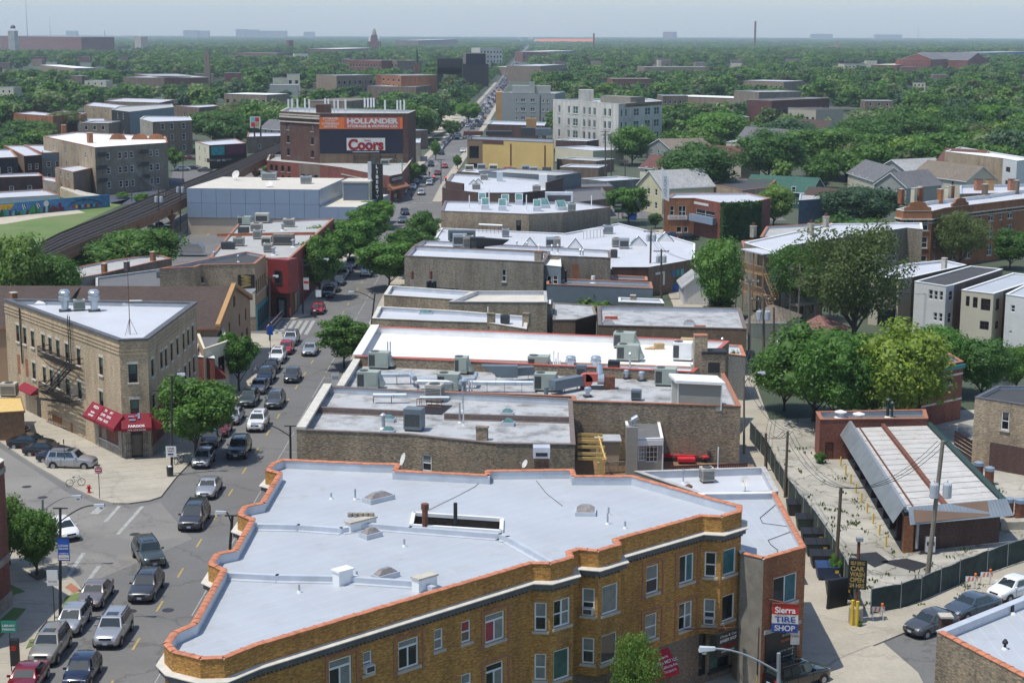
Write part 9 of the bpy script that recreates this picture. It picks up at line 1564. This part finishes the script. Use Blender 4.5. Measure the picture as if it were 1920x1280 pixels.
for i,(x,y,m,s) in enumerate(((1494,972,'dumpster_black','topmost black bin with rubbish on its lid'),(1512,1000,'dumpster_green','green-black dumpster second along the fence'),(1522,1028,'dumpster_black','small black dumpster third along the fence'),(1530,1048,'dumpster_green','dark dumpster fourth along the fence'),(1540,1070,'dumpster_black','dumpster just behind the blue one'),(1551,1092,'dumpster_blue','blue dumpster with yellow labels in the alley'),(1571,1128,'dumpster_black','open black dumpster nearest the street'))):
 q=P(x,y-8);t=thing('dumpster',s,'dumpster',q[:],'dumpsters along the alley fence');w,l,h=1.75,1.15,1.15;MB(m).add([q+Ve(v) for v in ((-w*.42,-l*.4,.12),(w*.42,-l*.4,.12),(w*.42,l*.45,.12),(-w*.42,l*.45,.12),(-w/2,-l/2,h*.85),(w/2,-l/2,h*.85),(w/2,l/2,h),(-w/2,l/2,h))],[(0,3,2,1),(0,1,5,4),(1,2,6,5),(2,3,7,6),(3,0,4,7)]).B('bin',t)
 for s_ in (-1,1): MB(BP if m!='dumpster_blue' else 'dumpster_blue').add([q+VV(s_*.45+a,b,c) for a,b,c in ((-.43,-l/2-.05,h*.86),(.43,-l/2-.05,h*.86),(.43,l/2,h+.03),(-.43,l/2,h+.03),(-.43,-l/2-.05,h*.92),(.43,-l/2-.05,h*.92),(.43,l/2,h+.1),(-.43,l/2,h+.1))],[(0,1,5,4),(4,5,6,7),(1,2,6,5),(3,0,4,7)]).B('lid',t)
 MB('yellow_paint').pb(q+VV(.45,-l/2-.0,.6),(.28,0,0),(0,-.02,0),Z*.25).B('label',t)
q=P(1577,1142);tag(MB(BP).pb(q+VV(-.9,0,.1),(1.5,.8,0),(.15,.35,1.9),(-.12,.2,.02)).pb(q+VV(-.95,-.05,.05),(1.55,.85,0),(.02,.04,.12),(-.1,.2,0)).B('mattress',None),'dark stained mattress leaning beside the open dumpster','mattress')
# car wash sign, bollards, barricades
q=P(1604,1167);t=thing('car_wash_sign','black sign with yellow lettering self serve car wash open 24 hours','sign',q[:]);MB('concrete').lathe(q,[(.5,0),(.5,1.15),(.45,1.2)],14).B('footing',t);MB('rust').tube(q+Z*1.1,q+Z*5.9,.11,n=8).B('post',t);X3=VV(1,-.3,0).normalized();N_=VV(-.3,-1,0).normalized();c=q+Z*2.5;MB(BP).pb(c-X3*.62+N_*.18,X3*1.24,-N_*.4,Z*2.1).B('board',t)
for k,(s,h,w) in enumerate((('SELF SERVE',.26,.95),('CAR',.34,.95),('WASH',.34,1.),('OPEN',.34,.95),('24 HRS',.3,1.))): text(t,s,c+Z*(1.87-.4*k)+N_*.2,X3,Z,h,'line_yellow',w=w,bold=.02)
MB('steel').pb(q+VV(-.2,-.25,5.9),(.45,0,0),(0,.35,0),Z*.25).B('floodlight',t)
for i,(x,y) in enumerate(((1599,1172),(1605,1174))): q=P(x-2+i*3,y+2);tag(MB('yellow_paint').tube(q,q+Z*1.9,.12,n=8).B('bollard',None),('left','right')[i]+' tall yellow bollard with red bands beside the car wash sign','bollard')
for i,(x,y) in enumerate(((1645,1162),(1820,1104),(1848,1096))):
 q=P(x,y+2);t=thing('barricade','orange and white striped barricade %s'%('beside the car wash sign','left of the far pair by the fence','right of the far pair by the fence')[i],'barricade',q[:])
 for a in (-.35,.35): MB(OW).tube(q+VV(a,-.25,0),q+VV(a,0,1.05),.03,n=4).tube(q+VV(a,.25,0),q+VV(a,0,1.05),.03,n=4).B('leg',t)
 for k in range(6): MB('orange_paint' if k%2 else WP_).add([q+Ve(v) for v in ((-.4+k*.14,-.06,.72),(-.3+k*.14,-.06,.72),(-.22+k*.14,-.04,1.05),(-.33+k*.14,-.04,1.05))],[(0,1,2,3)]).B('stripe',t)
 MB(WP_).pb(q+VV(-.42,-.03,.7),(.9,0,0),(0,.03,0),Z*.37).B('board',t);MB('orange_paint').lathe(q+VV(.3,0,1.1),[(.09,0),(.1,.18),(.05,.22)],8).B('beacon',t)
# signs on posts
def psign(x,yb,zt,w,h,mat,label,lines=(),mat2=None,yaw=0,tc=WP_,z0=.12,oct=False):
 q=P(x,yb,z0);t=thing('street_sign',label,'sign',q[:]);X3=VV(cos(yaw),sin(yaw),0);N_=VV(sin(yaw),-cos(yaw),0);MB('dark_metal').tube(q,q+Z*zt,.035,n=5).B('post',t);c=q+Z*(zt-h/2)
 if oct: MB(WP_).pb(c-X3*w/2-Z*h/2+N_*.05,X3*w,N_*.01,Z*h).B('board',t);MB(mat).tube(c+N_*.065,c+N_*.08,w*.47,n=20).B('disc',t);MB(WP_).pb(c-X3*w*.36-Z*h*.07+N_*.085,X3*w*.72,N_*.01,Z*h*.14).B('bar',t)
 else: MB(mat).pb(c-X3*w/2-Z*h/2+N_*.05,X3*w,N_*.03,Z*h).B('board',t)
 for dz,hh,s,ww in lines: text(t,s,c+Z*dz+N_*.1,X3,Z,hh,tc,w=ww)
psign(187,934,2.9,.66,.66,'signal_red','round red do not enter sign on the corner pavement',((.18,.1,'DO NOT',.4),(-.19,.1,'ENTER',.4)),oct=True);psign(103,1170,3.9,.75,1.1,WP_,'blue and white parking sign left of the black lamp post',((-.25,.12,'TOW ZONE',.6),),tc='tail_red');psign(22,1258,3.4,1.0,.8,'green_paint','green permit sign at the lower left pavement',((.1,.15,'LIBRARY',.8),(-.15,.15,'PARKING',.8)));psign(1487,1290,3.8,.55,.9,OW,'small white parking sign before the tyre shop',((.1,.12,'NO PARKING',.45),),tc='tail_red');psign(508,690,5.2,.7,1.1,'bin_blue','blue and white sign post by the zebra crossing');psign(598,590,3.6,.8,1.0,WP_,'white sign on the corner by the red sedan');psign(122,878,2.8,.1,.4,'dark_metal','thin dark post beside the silver angled car')
b=PY(316,845,P(322,890).y);t=thing('one_way_sign','white one way sign with a black arrow on the corner post','sign',b[:]);MB(WP_).pb(b+VV(-.2,-.25,-.5),(.95,0,0),(0,.03,0),Z*1.0).B('board',t);text(t,'ONE',b+VV(.27,-.27,.3),VV(1,0,0),Z,.18,BP,w=.6);text(t,'WAY',b+VV(.27,-.27,.05),VV(1,0,0),Z,.18,BP,w=.6);MB(BP).pb(b+VV(-.02,-.27,-.3),(.5,0,0),(0,.01,0),Z*.12).B('arrow',t)
def banner(x0,x1,yt,yb,Y,mat,label,lines=(),cat='banner'):
 a,b=PY(x0,yb,Y),PY(x1,yt,Y);w,h=b.x-a.x,b.z-a.z;t=thing('pole_banner',label,cat,a[:]);MB(mat).pb(a,(w,0,0),(0,.04,0),Z*h).B('cloth',t);MB('dark_metal').tube(a+VV(-.15,0,h),a+VV(w,0,h),.03,n=4).B('rod',t)
 for f,hh,s,m in lines:
  if s: text(t,s,a+VV(w/2,-.02,h*f),VV(1,0,0),Z,h*hh,m,w=w*.82,bold=.01)
  else: MB(m).pb(a+VV(w*.06,-.01,h*f),(w*.88,0,0),(0,.005,0),Z*h*hh).B('panel',t)
banner(109,129,1007,1051,P(113,1167).y-.1,'bin_blue','blue Logan Square banner hanging on the black lamp post',((.66,.09,'LOGAN',WP_),(.53,.09,'SQUARE',WP_),(.05,.2,None,WP_),(.33,.05,'CHAMBER OF',WP_),(.26,.05,'COMMERCE',WP_),(.13,.05,'WELCOME','tail_red')));banner(569,579,520,543,P(568,590).y-.1,OW,'white flag banner on the red-oriel lamp post',((.5,.2,None,'cushion_red'),));banner(622,635,696,721,164,OW,'white flag banner by the grey roof parapet',((.4,.25,None,'panel_blue'),));banner(307,316,845,850,P(322,890).y+3,'green_paint','small green street name plate at the wedge corner',cat='sign')
# hydrant, bins, bicycles, barrier, people
q=P(167,923,.14);t=thing('fire_hydrant','red fire hydrant on the corner pavement','hydrant',q[:]);MB('signal_red').lathe(q,[(.17,0),(.17,.06),(.11,.08),(.12,.5),(.16,.52),(.15,.62),(.05,.72)],10).B('barrel',t);MB('signal_red').tube(q+VV(-.24,0,.42),q+VV(.24,0,.42),.06,n=6).B('nozzle',t)
for x,y,s in ((319,892,'dark mesh bin at the foot of the corner post'),(590,594,'dark mesh bin on the red-oriel corner')): q=P(x,y,.12);t=thing('litter_bin',s,'bin',q[:]);MB('dark_metal').lathe(q,[(.28,0),(.33,.9)],12).B('basket',t);MB(WP_).lathe(q+Z*.9,[(.2,0),(.15,.06)],8).B('litter',t)
q=P(29,1246,.12);t=thing('parking_pay_box','black pay box with a red panel at the lower left pavement','pay box',q[:]);MB(BP).box(q,(.5,.45,1.75)).B('cabinet',t);MB('tail_red').pb(q+VV(-.15,-.24,1.05),(.32,0,0),(0,.01,0),Z*.35).B('panel',t)
def bike(x,y,a,label):
 q=P(x,y,.12);t=thing('bicycle',label,'bicycle',q[:]);d=VV(cos(a),sin(a),0);w0,w1=q+d*-.52+Z*.34,q+d*.52+Z*.34;n=VV(-d.y,d.x,0)
 for c in (w0,w1): MB('rubber').path([c+(d*cos(k*.52)+Z*sin(k*.52))*.33 for k in range(13)],.03,4).B('wheel',t)
 s,h,b=q+d*-.15+Z*.85,q+d*.36+Z*.9,q+d*-.05+Z*.35;MB(OW).path([w0,b,h,s,b],.025,4).path([w0,s],.02,4).path([h,w1],.025,4).B('frame',t);MB(BP).box(s,(.25,.1,.05),a).B('saddle',t);MB('steel').path([h+n*-.25+Z*.08,h+Z*.08,h+n*.25+Z*.08],.02,4).B('handlebar',t)
bike(142,911,.4,'pale bicycle locked by the silver angled car');bike(336,868,1.2,'dark bicycle locked at the wedge building corner');bike(478,700,1.3,'bicycle leaning by the dark pavement near the parked cars')
t=thing('crossing_barrier','white and red crowd barrier by the zebra crossing','barrier',P(515,610)[:]);a,b=P(500,628),P(529,596)
for z in (.3,.65,1.0): MB(OW if z!=.65 else 'brick_canvas').pb(a+Z*z,b-a,(.08,0,0),Z*.14).B('rail',t)
for k in range(5): q=a.lerp(b,k/4);MB('brick_canvas').box(q,(.08,.08,1.15)).B('post',t)
def person(x,y,label,top,legs,hair='hair_dark',a=0.,walk=.2,z0=0):
 q=P(x,y,z0);t=thing('person',label,'person',q[:],rz=a);
 V=[(0,0,.93),(0,0,1.12),(0,0,1.36),(0,0,1.47),(0,.01,1.6),(0,.02,1.7),(-.09,0,.9),(-.1,walk*.5,.5),(-.1,walk,.08),(.09,0,.9),(.1,-walk*.4,.5),(.1,-walk,.08),(-.19,0,1.38),(-.25,-.04,1.12),(-.2,.12,.92),(.19,0,1.38),(.25,-.02,1.12),(.22,.1,.9),(-.1,walk+.14,.04),(.1,-walk+.14,.04)]
 E_=[(0,1),(1,2),(2,3),(3,4),(4,5),(0,6),(6,7),(7,8),(0,9),(9,10),(10,11),(2,12),(12,13),(13,14),(2,15),(15,16),(16,17),(8,18),(11,19)];rr=[.14,.15,.15,.06,.095,.085,.09,.065,.045,.09,.065,.045,.07,.048,.035,.07,.048,.035,.04,.04]
 me=bpy.data.meshes.new('body');me.from_pydata(V,E_,[]);o=OBJ.new('body',me);C.objects.link(o);o.parent=t;sk=me.skin_vertices.new() if hasattr(me.skin_vertices,'new') else None
 md=o.modifiers.new('skin','SKIN');
 if not me.skin_vertices: return t
 for i,r in enumerate(rr): me.skin_vertices[0].data[i].radius=(r,r*(.75 if i<3 else 1));
 me.skin_vertices[0].data[0].use_root=True;o.modifiers.new('sub','SUBSURF').levels=1;m,nt,b=_mat('clothes_'+label[:14]);g=N(nt,'ShaderNodeTexCoord');sp=N(nt,'ShaderNodeSeparateXYZ');LK(nt,g.outputs['Object'],sp.inputs[0]);cr=ramp(nt,sp.outputs[2],[(0,(.02,.02,.02)),(.07,legs),(.92,top),(.999,top)]);cr.node.color_ramp.interpolation='CONSTANT';me.materials.append(m);LK(nt,cr,b.inputs[0])
 MB('skin').lathe((0,.02,1.5),[(.05,0),(.085,.06),(.09,.14),(.06,.2)],10).B('face',t);MB(hair).lathe((0,-.01,1.62),[(.098,-.03),(.1,.05),(.05,.1)],10).B('hair',t)
 return t
person(168,1157,'person in a dark grey polo shirt and navy trousers beside the taupe sedan',(.06,.07,.09),(.015,.02,.05),'hair_grey',.3)
for x,y,s,tp,lg in ((772,374,'pedestrian in dark red on the bank corner pavement',(.2,.02,.04),(.03,.02,.03)),(761,368,'pedestrian in white beside the crossing signal',(.6,.6,.6),(.03,.03,.04)),(805,332,'person walking beside the parked cars past the crossing',(.1,.03,.03),(.02,.02,.02)),(879,251,'person crossing the avenue beyond the yellow building',(.02,.02,.02),(.02,.02,.02))): person(x,y,s,tp,lg)
# traffic signals, small shop sign, trailer
for x,yt,yb,s in ((753,347,372,'red traffic signal on the left corner of the far crossing'),(814,331,345,'red signal hanging over the avenue'),(836,333,350,'red signal before the stepped parapet shop')):
 Y=P(x,yb).y;q=PY(x,yt,Y);t=thing('traffic_signal',s,'traffic signal',(q.x,Y,0));MB('dark_metal').tube((q.x,Y,0),q,.08,n=5).B('post',t);MB(BP).box(q-Z*.9,(.45,.3,1.2)).B('housing',t);MB('lit_red').tube(q+VV(0,-.16,.1),q+VV(0,-.2,.1),.17,n=10).B('lens',t)
Y=P(1160,432).y;a,b=PY(1152,399,Y),PY(1168,379,Y);t=thing('black_shop_sign','small black sign with white and green lines before the bright round tree','sign',a[:]);MB(BP).pb(a,(b.x-a.x,0,0),(0,.4,0),Z*(b.z-a.z)).B('board',t);MB('steel').tube(((a.x+b.x)/2,Y+.2,0),((a.x+b.x)/2,Y+.2,a.z),.1).B('post',t);text(t,'MARKET',VV((a.x+b.x)/2,Y-.03,b.z-.6),VV(1,0,0),Z,.35,OW,w=1.3);MB('mural_green').pb(a+VV(.15,-.03,.7),(1.2,0,0),(0,.02,0),Z*.35).B('panel',t)
for x,y,m,s in ((1185,412,'bin_blue','blue dumpster in the shop car park'),(1266,546,'bin_blue','blue bin with a green lid beside the white garage'),(192,349,'bin_blue','blue bins behind the parking lot fence')): q=P(x,y);t=thing('bin',s,'bin',q[:]);MB(m).box(q,(1.8,1.2,1.3)).B('body',t);MB('mural_green' if x==1266 else 'dumpster_blue').box(q+Z*1.3,(1.9,1.3,.12)).B('lid',t)
q=P(352,480);t=thing('camper_trailer','silver rounded camper trailer behind the dark red building','trailer',q[:]);MB('chrome').add([q+VV(x*3,y*1.15,z) for y in (-1,1) for x,z in ((-1,.5),(1,.5),(1,1.6),(.75,2.3),(-.75,2.3),(-1,1.6))],[(5,4,3,2,1,0),(6,7,8,9,10,11)]+[(i,(i+1)%6,6+(i+1)%6,6+i) for i in range(6)]).B('body',t);MB('panel_blue').pb(q+VV(-3,-1.17,.8),(6,0,0),(0,.01,0),Z*.2).B('stripe',t)
# ================================================================ cars
A_=-90;PKL='cars parked on the left kerb';MV='cars moving down the avenue';AN='cars parked at an angle beside the wedge building'
for a in ((52,1288,A_,'sedan','maroon','dark red sedan cut off by the lower left corner',PKL),(95,1228,A_,'suv','champagne','champagne station-wagon style car parked behind the red one',PKL),(138,1176,A_,'hatch','silver','silver retro hatchback parked by the lamp post',PKL),(180,1126,A_,'sedan','taupe','mauve-grey sedan with the man beside it',PKL),(213,1196,A_,'suv','silver','silver crossover in the near lane',MV),(155,1273,A_,'hatch','navy','glossy dark blue hatchback at the bottom edge',MV),(275,1113,A_,'wagon','gunmetal','dark grey wagon behind the turning car',MV),(279,1052,-66,'suv','greengrey','green-grey four-by-four turning out of the side street',MV),(365,982,A_,'van','gunmetal','dark grey minivan before the wedge building corner',MV),(392,925,A_,'sedan','silver','silver sedan behind the minivan',MV),(382,870,A_,'hatch','silver','silver hatchback parked nearest the corner',PKL),(449,852,A_,'suv','black','black four-by-four with pale headlights',MV),(484,802,A_,'suv','white','white four-by-four under the lamp arm',MV),(516,760,A_,'wagon','grey','grey wagon with a bonnet scoop',MV),(549,713,A_,'compact','gunmetal','dark compact sedan in mid avenue',MV),(582,663,A_,'sedan','silver','silver sedan near the zebra crossing',MV),(397,833,A_,'compact','black','black car parked in the shade of the locust',PKL),(416,813,A_,'hatch','maroon','dark red hatchback parked under the locust',PKL),(438,789,A_,'sedan','silver','silver sedan half hidden by the locust leaves',PKL),(467,757,A_,'wagon','greengrey','greenish wagon with roof bars',PKL),(487,733,A_,'sedan','taupe','taupe sedan parked in the middle of the row',PKL),(499,715,A_,'suv','navy','navy crossover parked in the row',PKL),(510,696,A_,'compact','black','black compact parked behind the white one',PKL),(521,677,A_,'suv','white','white four-by-four parked behind the red hatch',PKL),(537,661,A_,'hatch','red','bright red hatchback parked in the row',PKL),(546,644,A_,'suv','silver','silver four-by-four last before the zebra crossing',PKL),(597,586,A_,'sedan','red','red sedan parked beyond the zebra crossing',PKL),(616,556,A_,'suv','navy','navy four-by-four behind the red sedan',PKL),(626,546,A_,'compact','black','black compact second behind the red sedan',PKL),(636,533,A_,'sedan','slate','slate sedan third behind the red sedan',PKL),(643,520,A_,'sedan','champagne','champagne sedan beneath the locusts',PKL),(651,511,A_,'compact','blue','blue compact beneath the locusts',PKL),(659,501,A_,'suv','silver','silver four-by-four beneath the locusts',PKL),(684,470,A_,'suv','champagne','pale four-by-four parked before the bank',PKL),(688,516,A_,'suv','white','white four-by-four beside the right kerb tree',MV),(718,428,A_,'sedan','navy','navy sedan parked before the crossing',PKL),(755,417,A_,'sedan','slate','slate sedan waiting below the crossing',MV),(759,402,-82,'sedan','black','black sedan in the crossing',MV),(790,365,A_,'sedan','silver','silver sedan entering the crossing',MV),(805,347,A_,'sedan','silver','second silver sedan behind the crossing line',MV),(774,355,A_,'sedan','white','pale sedan parked by the curved red shop',PKL),(780,345,A_,'compact','slate','slate compact parked by the curved red shop',PKL),(786,335,A_,'suv','grey','grey four-by-four parked by the curved red shop',PKL),(793,328,A_,'wagon','blue','blue wagon parked past the curved red shop',PKL),(820,328,A_,'sedan','maroon','maroon sedan approaching the crossing',MV),(834,315,A_,'sedan','red','red sedan farther up the avenue',MV),(808,312,A_,'suv','navy','navy four-by-four beside the far pavement',PKL),(828,290,A_,'suv','black','black four-by-four at the second crossing',MV),(868,286,-90,'sedan','white','white sedan by the tan balcony',MV),(118,1005,-55,'hatch','white','white crossover turning behind the blue banner',None),(135,876,-6,'suv','silver','silver four-by-four nearest the bicycle, parked at an angle',AN),(116,866,-8,'sedan','navy','navy sedan beside the silver angled one',AN),(90,854,-8,'sedan','black','black sedan second from the silver angled one',AN),(60,840,-8,'sedan','black','black sedan third from the silver angled one',AN),(12,812,-8,'sedan','black','black sedan at the left edge',AN),(1745,1184,214,'compact','grey','grey sedan parked by the car wash pavement',None),(1822,1150,214,'sedan','slate','blue-grey sedan behind the grey one',None),(1898,1118,214,'compact','white','white sedan at the right edge',None),(1492,1284,34,'suv','black','dark four-by-four parked before the tyre shop',None),(300,432,20,'pickup','black','black pickup in the shade under the tracks',None),(343,320,10,'sedan','white','white car on the small street by the flats',None),(363,319,10,'sedan','navy','navy car on the small street by the flats',None),(385,322,10,'sedan','grey','grey car on the small street by the flats',None),(355,300,10,'sedan','maroon','dark red car by the black awning shop',None),(1185,280,20,'sedan','navy','navy car in the alley yard',None),(1165,305,0,'sedan','red','red car in the alley yard',None),(1260,448,20,'sedan','blue','blue car beside the orange brick shop',None),(1290,450,20,'sedan','black','black car beside the orange brick shop',None),(1180,408,60,'suv','champagne','pale car in the shop car park',None)): car(*a[:6],group=a[6])
PC=('navy','slate','silver','black','grey','blue','white','maroon','champagne');k=0
for Y in np.arange(560,760,6.2): car(0,0,A_,('sedan','suv','compact')[k%3],PC[(k*5)%9],PC[(k*5)%9]+' car, '+O2[k]+' from the near end of the long row by the vacant lot','cars in the long far row',world=(cx(Y)-3.9,Y,0));k+=1
for Y in list(np.arange(640,1000,17))+list(np.arange(1000,2300,16)):
 for off in (-1.4,1.6,3.8):
  if R.random()<.6: c=PC[R.randrange(9)];car(0,0,A_ if off<0 else 90,('sedan','suv','compact')[k%3],c,'tiny %s car %s in the distant traffic of the avenue'%(c,'coming this way' if off<0 else 'parked at the right' if off>3 else 'driving away'),'distant traffic on the avenue',world=(cx(Y)+off,Y+R.uniform(-4,4),0));k+=1
HAZE=.85e-4
hz=MB(WP_).pb((-13900,-50,-1),(27800,0,0),(0,15500,0),(0,0,260)).B('haze',None);hz.data.materials.clear()
m=bpy.data.materials.new('haze');m.use_nodes=True;nt=m.node_tree;nt.nodes.clear();v=nt.nodes.new('ShaderNodeVolumePrincipled');SV(v.inputs['Color'],(.72,.84,1,1));SV(v.inputs['Density'],HAZE);SV(v.inputs['Anisotropy'],.0)
o=nt.nodes.new('ShaderNodeOutputMaterial');LK(nt,v.outputs[0],o.inputs['Volume']);hz.data.materials.append(m);hz['kind']='stuff'
